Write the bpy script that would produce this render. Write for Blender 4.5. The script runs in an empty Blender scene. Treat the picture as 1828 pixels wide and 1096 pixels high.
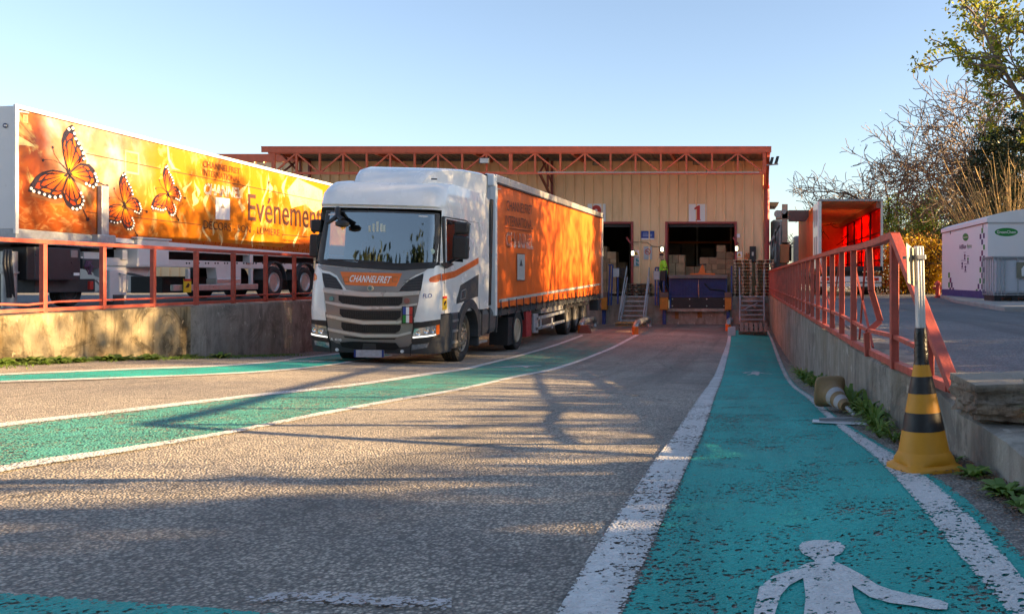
import bpy, bmesh, math, random
import numpy as np
from mathutils import Vector, Matrix
R = math.radians
SC = bpy.context.scene
COL = SC.collection
# ---------------------------------------------------------------- camera, sky, sun, exposure
F = 1550.0; CX = 1330.0; CY = 498.0          # focal length and horizon, in photo pixels
cam = bpy.data.objects.new('camera', bpy.data.cameras.new('camera')); COL.objects.link(cam)
cam.location = (0, 0, 0); cam.rotation_euler = (R(90), 0, 0)
cam.data.sensor_width = 36; cam.data.lens = F/1828*36
cam.data.shift_x = -(CX-914)/1828; cam.data.shift_y = -(548-CY)/1828
cam.data.clip_start = 0.05; cam.data.clip_end = 3000
SC.camera = cam
SUN_EL, SUN_AZ = R(14.2), R(88.3)            # azimuth clockwise from +Y: from the right, a little behind
w = bpy.data.worlds.new('World'); SC.world = w; w.use_nodes = True
nt = w.node_tree
sky = nt.nodes.new('ShaderNodeTexSky'); sky.sky_type = 'NISHITA'; sky.sun_disc = False
sky.sun_elevation = SUN_EL; sky.sun_rotation = SUN_AZ
sky.air_density = 1.0; sky.dust_density = 0.6; sky.ozone_density = 2.0
bg = nt.nodes['Background']; bg.inputs['Strength'].default_value = 0.0505
tint = nt.nodes.new('ShaderNodeMix'); tint.data_type = 'RGBA'; tint.blend_type = 'MULTIPLY'; tint.inputs[0].default_value = 1
tint.inputs[7].default_value = (.84, .82, .85, 1); nt.links.new(sky.outputs[0], tint.inputs[6]); hs = nt.nodes.new('ShaderNodeHueSaturation'); hs.inputs['Saturation'].default_value = .88
nt.links.new(tint.outputs[2], hs.inputs['Color']); nt.links.new(hs.outputs[0], bg.inputs[0])
sd = bpy.data.lights.new('sun', 'SUN'); sd.energy = 4.1; sd.angle = R(0.55); sd.color = (1.0, 0.68, 0.34)
sun = bpy.data.objects.new('sun', sd); COL.objects.link(sun); sun.location = (60, 5, 30)
_sdir = Vector((math.sin(SUN_AZ)*math.cos(SUN_EL), math.cos(SUN_AZ)*math.cos(SUN_EL), math.sin(SUN_EL)))
sun.rotation_euler = (-_sdir).to_track_quat('-Z', 'Y').to_euler()
SC.view_settings.view_transform = 'Standard'; SC.view_settings.look = 'None'
SC.view_settings.exposure = 2.78; SC.view_settings.gamma = 1.0
SC.cycles.max_bounces = 8; SC.cycles.transparent_max_bounces = 16

# ---------------------------------------------------------------- helpers
def W(px, py, Y): return Vector(((px-CX)*Y/F, Y, (CY-py)*Y/F))
def XP(px, py, X):
    Y = F*X/(px-CX); return Vector((X, Y, (CY-py)*Y/F))

def tag(o, label=None, cat=None, group=None, kind=None):
    if label: o['label'] = label
    if cat: o['category'] = cat
    if group: o['group'] = group
    if kind: o['kind'] = kind
    return o

def thing(name, label, cat, loc=(0, 0, 0), rot=(0, 0, 0), group=None):
    o = bpy.data.objects.new(name, None); COL.objects.link(o)
    o.empty_display_size = 0.1
    o.location = loc; o.rotation_euler = rot
    return tag(o, label, cat, group)

def rootmat(o):
    while o.parent: o = o.parent
    return Matrix.LocRotScale(o.location, o.rotation_euler.to_quaternion(), o.scale)

class MB:
    def __init__(s): s.v = []; s.f = []; s.m = []; s.cur = 0
    def add(s, vs, fs):
        b = len(s.v); s.v += [tuple(v) for v in vs]
        s.f += [tuple(i+b for i in f) for f in fs]; s.m += [s.cur]*len(fs); return s
    def box(s, x0, x1, y0, y1, z0, z1):
        x0, x1 = min(x0, x1), max(x0, x1); y0, y1 = min(y0, y1), max(y0, y1); z0, z1 = min(z0, z1), max(z0, z1)
        return s.hexa([(x0, y0, z0), (x1, y0, z0), (x1, y1, z0), (x0, y1, z0), (x0, y0, z1), (x1, y0, z1), (x1, y1, z1), (x0, y1, z1)])
    def hexa(s, p):
        return s.add(p, [(3, 2, 1, 0), (4, 5, 6, 7), (0, 1, 5, 4), (1, 2, 6, 5), (2, 3, 7, 6), (3, 0, 4, 7)])
    def bar(s, a, b, wx, wy=None, up=(0, 0, 1)):
        a = Vector(a); b = Vector(b); d = (b-a)
        if d.length < 1e-6: return s
        d.normalize(); u = Vector(up)
        if abs(d.dot(u)) > .98: u = Vector((0, 1, 0))
        x = d.cross(u).normalized()*(wx/2); y = x.cross(d).normalized()*((wy or wx)/2)
        return s.hexa([a-x-y, a+x-y, a+x+y, a-x+y, b-x-y, b+x-y, b+x+y, b-x+y])
    def tube(s, pts, r, n=8, cap=True):
        pts = [Vector(p) for p in pts]; k = len(pts)
        rs = r if isinstance(r, (list, tuple)) else [r]*k
        prev = None; rings = []
        for i in range(k):
            d = (pts[min(i+1, k-1)]-pts[max(i-1, 0)])
            if d.length < 1e-9: d = Vector((0, 0, 1))
            d.normalize()
            if prev is None:
                u = Vector((0, 0, 1)) if abs(d.z) < .9 else Vector((1, 0, 0))
                x = d.cross(u).normalized()
            else:
                x = (prev-d*prev.dot(d))
                x = x.normalized() if x.length > 1e-6 else d.orthogonal().normalized()
            prev = x; y = d.cross(x)
            rings.append([pts[i]+(x*math.cos(2*math.pi*j/n)+y*math.sin(2*math.pi*j/n))*rs[i] for j in range(n)])
        vs = [v for q in rings for v in q]; fs = []
        for i in range(k-1):
            for j in range(n):
                fs.append((i*n+j, i*n+(j+1) % n, (i+1)*n+(j+1) % n, (i+1)*n+j))
        if cap: fs += [tuple(range(n))[::-1], tuple(range((k-1)*n, k*n))]
        return s.add(vs, fs)
    def lathe(s, prof, o, axis='X', n=32, closed=False):
        # prof: (along axis, radius)
        vs = []; fs = []; o = Vector(o); k = len(prof)
        for (a, r) in prof:
            for j in range(n):
                t = 2*math.pi*j/n; c, q = r*math.cos(t), r*math.sin(t)
                vs.append(o+Vector({'X': (a, c, q), 'Y': (c, a, q), 'Z': (c, q, a)}[axis]))
        for i in range(k-1 if not closed else k):
            i2 = (i+1) % k
            for j in range(n): fs.append((i*n+j, i*n+(j+1) % n, i2*n+(j+1) % n, i2*n+j))
        if not closed:
            if prof[0][1] > 1e-4: fs.append(tuple(range(n))[::-1])
            if prof[-1][1] > 1e-4: fs.append(tuple(range((k-1)*n, k*n)))
        return s.add(vs, fs)
    def prism(s, pts, n, th):
        # closed polygon in 3D, thickened by th along -n
        n = Vector(n); k = len(pts); a = [Vector(p) for p in pts]; b = [p-n*th for p in a]
        return s.add(a+b, [tuple(range(k)), tuple(range(2*k-1, k-1, -1))]+[(i, i+k, (i+1) % k+k, (i+1) % k) for i in range(k)])
    def build(s, name, mat, parent=None, local=False, smooth=None, bevel=0, subd=0, inset=None):
        me = bpy.data.meshes.new(name)
        vs = s.v
        if parent is not None and not local:
            Mi = rootmat(parent).inverted(); vs = [tuple(Mi @ Vector(v)) for v in vs]
        me.from_pydata(vs, [], s.f)
        mats = mat if isinstance(mat, (list, tuple)) else [mat]
        for m in mats: me.materials.append(m)
        if len(mats) > 1: me.polygons.foreach_set('material_index', s.m)
        bm = bmesh.new(); bm.from_mesh(me)
        bmesh.ops.recalc_face_normals(bm, faces=bm.faces) if smooth != 'leaf' else None
        bm.to_mesh(me); bm.free()
        if smooth and smooth != 'leaf':
            me.shade_smooth(); me.set_sharp_from_angle(angle=R(smooth))
        me.update()
        o = bpy.data.objects.new(name, me); COL.objects.link(o)
        if parent is not None: o.parent = parent
        if bevel:
            b = o.modifiers.new('bevel', 'BEVEL'); b.width = bevel; b.segments = 2; b.limit_method = 'ANGLE'; b.angle_limit = R(40)
        return o

def copy_tree(o, parent=None):
    c = o.copy(); COL.objects.link(c)
    if parent is not None: c.parent = parent
    for ch in list(o.children): copy_tree(ch, c)
    return c

# ---------------------------------------------------------------- materials
MATS = {}
def newmat(name):
    m = bpy.data.materials.new(name); m.use_nodes = True
    n = m.node_tree; b = n.nodes['Principled BSDF']; return m, n, b
def N(n, t, **kw):
    x = n.nodes.new('ShaderNode'+t)
    for k, v in kw.items():
        if hasattr(x, k) and k not in x.inputs: setattr(x, k, v)
        else: x.inputs[k].default_value = v
    return x
def mixc(n, fac, a, b, mode='MIX'):
    x = n.nodes.new('ShaderNodeMix'); x.data_type = 'RGBA'; x.blend_type = mode
    for i, v in ((0, fac), (6, a), (7, b)):
        if hasattr(v, 'links') or hasattr(v, 'is_linked'): n.links.new(v, x.inputs[i])
        else: x.inputs[i].default_value = v if i == 0 else (tuple(v)+(1,))[:4]
    return x.outputs[2]
def ramp(n, src, p0, p1, c0=0, c1=1):
    x = n.nodes.new('ShaderNodeMapRange'); n.links.new(src, x.inputs[0])
    x.inputs[1].default_value = p0; x.inputs[2].default_value = p1; x.inputs[3].default_value = c0; x.inputs[4].default_value = c1
    return x.outputs[0]
def coords(n, sc=(1, 1, 1), kind='Object'):
    tc = n.nodes.new('ShaderNodeTexCoord'); mp = n.nodes.new('ShaderNodeMapping')
    n.links.new(tc.outputs[kind], mp.inputs[0]); mp.inputs[3].default_value = sc; return mp.outputs[0]
def noise(n, co, scale, detail=4, rough=.6, dist=0):
    x = n.nodes.new('ShaderNodeTexNoise'); n.links.new(co, x.inputs['Vector'])
    x.inputs['Scale'].default_value = scale; x.inputs['Detail'].default_value = detail
    x.inputs['Roughness'].default_value = rough; x.inputs['Distortion'].default_value = dist; return x.outputs[0]
def mul(c, k): return tuple(min(1, v*k) for v in c)
def mat(name, col, rough=.55, metal=0, var=.12, scale=5, bump=0, bscale=60, dirt=0, dcol=(.05, .04, .03), dscale=2.5, stretch=(1, 1, 1), rnd=0, coat=0, trans=0, emit=0, spec=.5):
    if name in MATS: return MATS[name]
    m, n, b = newmat(name)
    co = coords(n, stretch)
    f = ramp(n, noise(n, co, scale, 5), .3, .7)
    c = mixc(n, f, mul(col, 1-var), mul(col, 1+var))
    if dirt:
        d = ramp(n, noise(n, co, dscale, 8, .7), .5, .72, 0, dirt)
        c = mixc(n, d, c, dcol)
    if rnd:
        oi = n.nodes.new('ShaderNodeObjectInfo')
        c = mixc(n, 1.0, c, mixc(n, oi.outputs['Random'], (1-rnd,)*3, (1, 1, 1)), 'MULTIPLY')
    n.links.new(c, b.inputs['Base Color'])
    b.inputs['Roughness'].default_value = rough; b.inputs['Metallic'].default_value = metal
    rr = ramp(n, noise(n, co, scale*2.3, 3), .3, .7, max(0, rough-.08), min(1, rough+.1)); n.links.new(rr, b.inputs['Roughness'])
    if coat: b.inputs['Coat Weight'].default_value = coat
    b.inputs['Specular IOR Level'].default_value = spec
    if bump:
        bp = n.nodes.new('ShaderNodeBump'); bp.inputs['Strength'].default_value = bump; bp.inputs['Distance'].default_value = .01
        n.links.new(noise(n, co, bscale, 4), bp.inputs['Height']); n.links.new(bp.outputs[0], b.inputs['Normal'])
    if emit:
        n.links.new(c, b.inputs['Emission Color']); b.inputs['Emission Strength'].default_value = emit
    if trans:
        t = n.nodes.new('ShaderNodeBsdfTranslucent'); n.links.new(c, t.inputs[0])
        mx = n.nodes.new('ShaderNodeMixShader'); mx.inputs[0].default_value = trans
        n.links.new(b.outputs[0], mx.inputs[1]); n.links.new(t.outputs[0], mx.inputs[2])
        n.links.new(mx.outputs[0], n.nodes['Material Output'].inputs[0])
    MATS[name] = m; return m

def aggregate(n, co):
    # stone chips of an asphalt surface: per-chip colour value and relief
    v = n.nodes.new('ShaderNodeTexVoronoi'); n.links.new(co, v.inputs['Vector']); v.inputs['Scale'].default_value = 74
    v.inputs['Randomness'].default_value = 1
    sx = n.nodes.new('ShaderNodeSeparateColor'); n.links.new(v.outputs['Color'], sx.inputs[0])
    return v.outputs['Distance'], sx.outputs[0]

def asphalt(name, lo, hi, tintA, tintB, bump=.9, dock_tint=False):
    m, n, b = newmat(name); co = coords(n)
    dist, cell = aggregate(n, co)
    c = mixc(n, cell, lo, hi)
    big = ramp(n, noise(n, co, .45, 8, .72, .4), .36, .64)
    c = mixc(n, 1.0, c, mixc(n, big, tintA, tintB), 'MULTIPLY')
    if dock_tint:  # reddish-brown tint rising towards the dock, broken up by noise
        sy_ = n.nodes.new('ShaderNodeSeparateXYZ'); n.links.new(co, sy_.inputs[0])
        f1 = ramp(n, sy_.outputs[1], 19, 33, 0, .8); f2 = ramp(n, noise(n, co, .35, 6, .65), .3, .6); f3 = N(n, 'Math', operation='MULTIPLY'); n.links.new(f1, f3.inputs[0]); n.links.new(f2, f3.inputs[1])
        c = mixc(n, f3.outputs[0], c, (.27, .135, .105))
    med = ramp(n, noise(n, co, 3.5, 6, .7), .55, .75, 0, .45); c = mixc(n, med, c, mul(lo, .7))
    oil = ramp(n, noise(n, co, 1.1, 6, .65, .6), .61, .72, 0, .6); c = mixc(n, oil, c, mul(lo, .4))
    trk = ramp(n, noise(n, coords(n, (1.6, .05, 1)), 1.0, 4, .6, .3), .48, .68, 0, .5); c = mixc(n, trk, c, mul(lo, .6))
    edge = ramp(n, dist, .3, .65, 0, .7); c = mixc(n, edge, c, mul(lo, .5))
    # sealed cracks
    v2 = n.nodes.new('ShaderNodeTexVoronoi'); v2.feature = 'DISTANCE_TO_EDGE'; v2.inputs['Scale'].default_value = .11
    wob = n.nodes.new('ShaderNodeVectorMath'); wob.operation = 'ADD'; n.links.new(co, wob.inputs[0])
    nz = n.nodes.new('ShaderNodeTexNoise'); nz.inputs['Scale'].default_value = 1.2; nz.inputs['Detail'].default_value = 5; n.links.new(co, nz.inputs['Vector'])
    n.links.new(nz.outputs['Color'], wob.inputs[1]); n.links.new(wob.outputs[0], v2.inputs['Vector'])
    cr = ramp(n, v2.outputs['Distance'], .0006, .0016, .5, 0); c = mixc(n, cr, c, (.02, .02, .02))
    n.links.new(c, b.inputs['Base Color']); b.inputs['Roughness'].default_value = .85; b.inputs['Specular IOR Level'].default_value = .35
    bp = n.nodes.new('ShaderNodeBump'); bp.inputs['Strength'].default_value = bump; bp.inputs['Distance'].default_value = .012
    inv = ramp(n, dist, 0, .7, 1, 0); n.links.new(inv, bp.inputs['Height']); n.links.new(bp.outputs[0], b.inputs['Normal'])
    MATS[name] = m; return m

def paint(name, col, wear, var=.2, fade=None):
    # road paint over the chips; bare chips and ragged edges are cut out with transparency
    m, n, b = newmat(name); co = coords(n)
    dist, cell = aggregate(n, co)
    f = ramp(n, noise(n, co, 1.1, 6, .65), .3, .7); c = mixc(n, f, mul(col, 1-var), mul(col, 1+var))
    st = ramp(n, noise(n, co, 2.2, 8, .75), .56, .78, 0, .6); c = mixc(n, st, c, (.10, .085, .06))
    trk = ramp(n, noise(n, coords(n, (1.5, .06, 1)), 1.2, 5, .65, .3), .48, .70, 0, .5); c = mixc(n, trk, c, mul(col, .45))
    c = mixc(n, ramp(n, noise(n, co, 30, 3), .35, .7, 0, .3), c, mul(col, .55))
    n.links.new(c, b.inputs['Base Color']); b.inputs['Roughness'].default_value = .7
    bp = n.nodes.new('ShaderNodeBump'); bp.inputs['Strength'].default_value = .7; bp.inputs['Distance'].default_value = .01
    inv = ramp(n, dist, 0, .7, 1, 0); n.links.new(inv, bp.inputs['Height']); n.links.new(bp.outputs[0], b.inputs['Normal'])
    at = n.nodes.new('ShaderNodeAttribute'); at.attribute_name = 'edge'
    e = ramp(n, at.outputs['Fac'], 0, .022, -.22, 0)
    mm = lambda op, a, b_: (lambda x: ([n.links.new(v, x.inputs[i]) if hasattr(v, 'is_linked') else setattr(x.inputs[i], 'default_value', v) for i, v in enumerate((a, b_))], x.outputs[0])[1])(N(n, 'Math', operation=op))
    g = mm('ADD', mm('MULTIPLY', noise(n, co, 2.3, 7, .78), 1.0), mm('MULTIPLY', cell, -.42))
    g = mm('ADD', mm('ADD', g, mm('MULTIPLY', dist, -.10)), e)
    if fade is not None:
        sx = n.nodes.new('ShaderNodeSeparateXYZ'); n.links.new(coords(n), sx.inputs[0])
        g = mm('ADD', g, ramp(n, sx.outputs[1], fade[0], fade[1], 0, -fade[2]))
    a = ramp(n, g, wear-.03, wear+.03)
    tr = n.nodes.new('ShaderNodeBsdfTransparent'); mx = n.nodes.new('ShaderNodeMixShader')
    n.links.new(a, mx.inputs[0]); n.links.new(tr.outputs[0], mx.inputs[1]); n.links.new(b.outputs[0], mx.inputs[2])
    n.links.new(mx.outputs[0], n.nodes['Material Output'].inputs[0])
    MATS[name] = m; return m

def concrete(name, col, dark, moss, streak=.8, patch=.4):
    m, n, b = newmat(name); co = coords(n)
    st = noise(n, coords(n, (2.2, 2.2, .6)), 1.3, 9, .75, .5)
    c = mixc(n, ramp(n, noise(n, co, 2.0, 8, .65), .3, .7), mul(col, .75), mul(col, 1.2))
    c = mixc(n, ramp(n, st, .45, .68, 0, streak), c, dark)
    c = mixc(n, ramp(n, noise(n, coords(n, (1, 1, .6)), .9, 6, .7), .48, .68, 0, patch), c, moss)
    run = noise(n, coords(n, (7, 7, .25)), 1.5, 6, .75); c = mixc(n, ramp(n, run, .58, .74, 0, streak*.5), c, mul(dark, .9))
    blot = noise(n, co, 1.3, 8, .75, .8); c = mixc(n, ramp(n, blot, .52, .60, 0, patch*.9), c, dark)
    chip = noise(n, co, 6, 3, .5); c = mixc(n, ramp(n, chip, .66, .70, 0, .7), c, mul(col, 1.5))
    c = mixc(n, ramp(n, noise(n, co, 45, 4), .6, .75, 0, .35), c, mul(dark, .6))
    n.links.new(c, b.inputs['Base Color']); b.inputs['Roughness'].default_value = .9; b.inputs['Specular IOR Level'].default_value = .2
    bp = n.nodes.new('ShaderNodeBump'); bp.inputs['Strength'].default_value = .6; bp.inputs['Distance'].default_value = .02
    n.links.new(noise(n, co, 22, 8, .7), bp.inputs['Height']); n.links.new(bp.outputs[0], b.inputs['Normal'])
    MATS[name] = m; return m

def glassmat(name, tint=(.5, .6, .65), fac=.35):
    m, n, b = newmat(name)
    n.nodes.remove(b)
    g = n.nodes.new('ShaderNodeBsdfGlossy'); g.inputs['Roughness'].default_value = .02; g.inputs['Color'].default_value = (1, 1, 1, 1)
    t = n.nodes.new('ShaderNodeBsdfTransparent'); t.inputs[0].default_value = tuple(tint)+(1,)
    fr = n.nodes.new('ShaderNodeFresnel'); fr.inputs[0].default_value = 1.6
    mx = n.nodes.new('ShaderNodeMixShader'); n.links.new(ramp(n, fr.outputs[0], 0, 1, fac, 1), mx.inputs[0])
    n.links.new(t.outputs[0], mx.inputs[1]); n.links.new(g.outputs[0], mx.inputs[2])
    n.links.new(mx.outputs[0], n.nodes['Material Output'].inputs[0]); MATS[name] = m; return m

def attrmat(name, rough=.35, var=0.0, coat=0):
    m, n, b = newmat(name); at = n.nodes.new('ShaderNodeAttribute'); at.attribute_name = 'Col'
    n.links.new(at.outputs['Color'], b.inputs['Base Color']); b.inputs['Roughness'].default_value = rough
    MATS[name] = m; return m

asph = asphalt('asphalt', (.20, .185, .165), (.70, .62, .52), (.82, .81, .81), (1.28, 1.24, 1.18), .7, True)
asph_yard = asphalt('asphalt_yard', (.17, .17, .175), (.36, .355, .35), (.8, .8, .82), (1.1, 1.1, 1.1), .5)
teal = paint('teal_paint', (.014, .40, .345), .06, .2)
teal_old = paint('teal_paint_old', (.075, .36, .295), .16, .24, fade=(17, 30, .36))
white_p = paint('white_road_paint', (.70, .69, .66), .075, .1)
white_w = paint('white_road_paint_worn', (.60, .56, .54), .2, .15)
conc_l = concrete('concrete_left', (.36, .29, .18), (.04, .03, .018), (.17, .10, .025), .95, .75)
conc_r = concrete('concrete_right', (.36, .325, .27), (.085, .075, .062), (.20, .15, .08), .65, .6)
conc_d = concrete('concrete_dock', (.46, .36, .29), (.12, .085, .07), (.34, .17, .07), .6, .35)
red_steel = mat('red_painted_steel', (.45, .08, .05), .5, 0, .22, 6, .3, 80, .6, (.20, .085, .05), 5)
truss_red = mat('orange_red_steel', (.62, .12, .05), .5, 0, .12, 4, .1, 60, .2, (.2, .06, .03), 5)
clad_m = mat('beige_cladding', (.88, .60, .33), .5, 0, .06, 1.2, .1, 30, .36, (.34, .19, .08), 1.4, (1, 1, .25))
dark_in = mat('dark_interior', (.035, .032, .03), .8)
white_pl = mat('white_paint', (.78, .78, .77), .35, 0, .03, 3, 0, 60, .08, (.5, .45, .38), 3, coat=.3)
cab_white = mat('cab_white_lacquer', (.82, .82, .80), .22, 0, .02, 2, 0, 60, .22, (.56, .49, .40), 2.6, coat=.6)
cab_grey = mat('cab_taupe_lacquer', (.225, .205, .19), .34, .15, .05, 3, 0, 60, .1, (.1, .08, .06), 4, coat=.4)
cab_light = mat('cab_silver_slat', (.52, .505, .48), .32, .25, .05, 3, coat=.3)
black_pl = mat('black_plastic', (.018, .018, .02), .45, 0, .2, 8, .1, 120)
dgrey_pl = mat('dark_grey_plastic', (.05, .052, .056), .5, 0, .12, 5, .15, 120, .25, (.12, .10, .08), 4)
rubber = mat('tyre_rubber', (.022, .021, .02), .8, 0, .25, 9, .3, 60, .4, (.09, .075, .06), 5)
steel = mat('grey_steel', (.36, .36, .36), .45, .7, .15, 6, .1, 50, .3, (.14, .10, .07), 5)
alu = mat('aluminium', (.62, .61, .59), .35, .75, .1, 6, .1, 50, .15, (.2, .17, .13), 5)
galv = mat('galvanised_steel', (.42, .44, .46), .5, .5, .15, 12, .1, 50, .25, (.2, .12, .07), 5)
chrome = mat('chrome', (.75, .75, .75), .12, 1, .05, 8)
lamp_glass = mat('headlight_lens', (.45, .46, .47), .08, .6, .35, 22, coat=1)
amber = mat('amber_lens', (.70, .13, .012), .2, 0, .1, 12, coat=.8)
orange_st = mat('orange_stripe', (.72, .13, .018), .4, 0, .06, 4)
orange_pl = mat('orange_plate', (.74, .16, .02), .4, 0, .05, 4)
white_ink = mat('white_lettering', (.80, .79, .76), .5, 0, .03)
dark_ink = mat('dark_lettering', (.05, .02, .012), .5, 0, .05)
red_ink = mat('red_lettering', (.50, .03, .02), .5, 0, .05)
blue_ink = mat('blue_lettering', (.02, .055, .28), .5, 0, .05)
green_ink = mat('green_lettering', (.01, .24, .035), .45, 0, .05)
violet_ink = mat('violet_lettering', (.07, .018, .11), .5, 0, .05)
yellow_ink = mat('yellow_sticker', (.80, .52, .02), .5, 0, .05)
grey_ink = mat('grey_sheet', (.45, .46, .47), .6, 0, .05)
wood = mat('pallet_wood', (.74, .54, .33), .8, 0, .3, 7, .4, 60, .35, (.16, .10, .06), 5, (1, 4, 4), rnd=.2)
wood_grey = mat('weathered_pallet_wood', (.26, .19, .14), .85, 0, .3, 7, .4, 60, .4, (.10, .075, .055), 5, (1, 4, 4), rnd=.3)
card = mat('cardboard', (.56, .36, .20), .8, 0, .2, 4, .1, 30, .2, (.2, .12, .06), 3, rnd=.45)
blue_steel = mat('blue_painted_steel', (.02, .05, .21), .45, 0, .2, 5, .1, 60, .35, (.05, .035, .03), 4)
blue_dk = mat('navy_skirt', (.012, .025, .13), .5, 0, .2, 5, .1, 60, .3, (.03, .025, .03), 4)
orange_rub = mat('worn_orange_bumper', (.60, .20, .02), .6, 0, .15, 5, .1, 60, .6, (.10, .05, .03), 5)
lime = mat('hi_vis_lime', (.42, .80, .03), .6, 0, .1, 10, .3, 30)
refl = mat('reflective_tape', (.5, .52, .5), .35, .2, .1, 10)
navy = mat('navy_cloth', (.015, .02, .045), .85, 0, .25, 12, .4, 60)
skin = mat('skin', (.45, .24, .16), .55, 0, .06, 12)
# ---------------------------------------------------------------- ground
GX = [-10.4, -5.5, -.5, 1.25]
GY = [-60, -6, 0, 3.3, 4.5, 5.7, 8.4, 12, 16, 20, 24, 28, 36, 42]
GZ = [[-1.0, -1.0, -1.0, -1.0, -1.0, -1.02, -1.07, -1.17, -1.45, -1.70, -1.76, -1.80, -1.95, -2.0],
      [-1.0, -1.0, -1.0, -1.0, -1.0, -1.03, -1.12, -1.32, -1.60, -1.75, -1.80, -1.79, -1.95, -2.0],
      [-1.0, -1.0, -1.0, -1.0, -1.0, -1.04, -1.18, -1.45, -1.72, -1.88, -1.95, -1.95, -1.98, -2.0],
      [-.9, -.9, -.9, -.90, -.97, -1.05, -1.19, -1.5, -1.76, -1.92, -2.0, -2.03, -2.02, -2.0]]
def herm(xs, ys, x):
    x = min(max(x, xs[0]), xs[-1]); i = max(0, min(len(xs)-2, int(np.searchsorted(xs, x))-1))
    h = xs[i+1]-xs[i]; t = (x-xs[i])/h
    def tg(j):
        if j == 0 or j == len(xs)-1: return 0
        a = (ys[j]-ys[j-1])/(xs[j]-xs[j-1]); b = (ys[j+1]-ys[j])/(xs[j+1]-xs[j])
        return 0 if a*b <= 0 else 2*a*b/(a+b)
    m0, m1 = tg(i)*h, tg(i+1)*h
    return (2*t**3-3*t*t+1)*ys[i]+(t**3-2*t*t+t)*m0+(-2*t**3+3*t*t)*ys[i+1]+(t**3-t*t)*m1
def G(x, y):
    zs = [herm(GY, g, y) for g in GZ]
    return herm(GX, zs, x)
def XW(y): return 1.2-.15*min(1, max(0, (y-4.6)/2.4)) if y > 4.6 else 1.2     # right retaining wall face
def GP(px, py):
    # where the ray through a photo pixel meets the pit road
    lo = None; y = .6; py = max(py, CY+1)
    f = lambda y: (CY-py)*y/F-G((px-CX)*y/F, y)
    while y < 60 and f(y) > 0: y *= 1.03
    a, b = y/1.03, y
    for _ in range(30):
        c = (a+b)/2
        if f(c) > 0: a = c
        else: b = c
    return Vector(((px-CX)*a/F, a, G((px-CX)*a/F, a)))

DOCK_Y = 38.0; YL = -.57; YR = -.66; XL = -10.3
def road():
    ys = list(np.arange(-60, -6, 3))+list(np.arange(-6, 0, .6))+list(np.arange(0, DOCK_Y+.26, .22))
    xs = list(np.arange(XL-.15, 1.5, .22)); vs = []; fs = []
    for y in ys:
        for x in xs: vs.append((x, y, G(x, y)))
    k = len(xs)
    for i in range(len(ys)-1):
        for j in range(k-1): fs.append((i*k+j, i*k+j+1, (i+1)*k+j+1, (i+1)*k+j))
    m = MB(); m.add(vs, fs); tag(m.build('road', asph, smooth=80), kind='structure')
road()
m = MB()
m.add([(-900, -700, YL), (XL-.3, -700, YL), (XL-.3, 38.6, YL), (-900, 38.6, YL)], [(0, 1, 2, 3)])
m.add([(1.42, -700, YR), (900, -700, YR), (900, 38.6, YR), (1.42, 38.6, YR)], [(0, 1, 2, 3)])
m.add([(-900, 38.6, YR), (900, 38.6, YR), (900, 1500, YR), (-900, 1500, YR)], [(0, 1, 2, 3)])
m.add([(XL-.3, -700, YR), (1.42, -700, YR), (1.42, -61, YR), (XL-.3, -61, YR)], [(0, 1, 2, 3)])
m.add([(XL-.3, -61, YR), (1.42, -61, YR), (1.42, -60, -1.0), (XL-.3, -60, -1.0)], [(0, 1, 2, 3)])
tag(m.build('yard_ground', asph_yard), kind='structure')

def resample(pts, n):
    # catmull-rom through the points, n samples evenly in length
    P = [Vector(p) for p in pts]; P = [P[0]*2-P[1]]+P+[P[-1]*2-P[-2]]; out = []
    for i in range(1, len(P)-2):
        for k in range(24):
            t = k/24; a, b, c, d = P[i-1:i+3]
            out.append(.5*((2*b)+(c-a)*t+(2*a-5*b+4*c-d)*t*t+(3*b-a-3*c+d)*t**3))
    out.append(P[-2])
    L = [0]
    for a, b in zip(out, out[1:]): L.append(L[-1]+(b-a).length)
    res = []; j = 0
    for k in range(n):
        s = L[-1]*k/(n-1)
        while j < len(L)-2 and L[j+1] < s: j += 1
        t = (s-L[j])/max(1e-9, L[j+1]-L[j]); res.append(out[j].lerp(out[j+1], min(1, t)))
    return res

def strip(name, A, B, material, dz, n=140, k=9, world=False):
    a = resample([p if world else GP(*p) for p in A], n); b = resample([p if world else GP(*p) for p in B], n)
    vs = []; fs = []; ed = []
    for i in range(n):
        wd = (a[i]-b[i]).length; 
        for j in range(k):
            t = j/(k-1); p = a[i].lerp(b[i], t); vs.append((p.x, p.y, G(p.x, p.y)+dz)); ed.append(min(t, 1-t)*wd)
    for i in range(n-1):
        for j in range(k-1): fs.append((i*k+j, i*k+j+1, (i+1)*k+j+1, (i+1)*k+j))
    m = MB(); m.add(vs, fs); o = m.build(name, material, smooth=80)
    at = o.data.attributes.new('edge', 'FLOAT', 'POINT'); at.data.foreach_set('value', ed)
    return tag(o, kind='structure')

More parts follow.
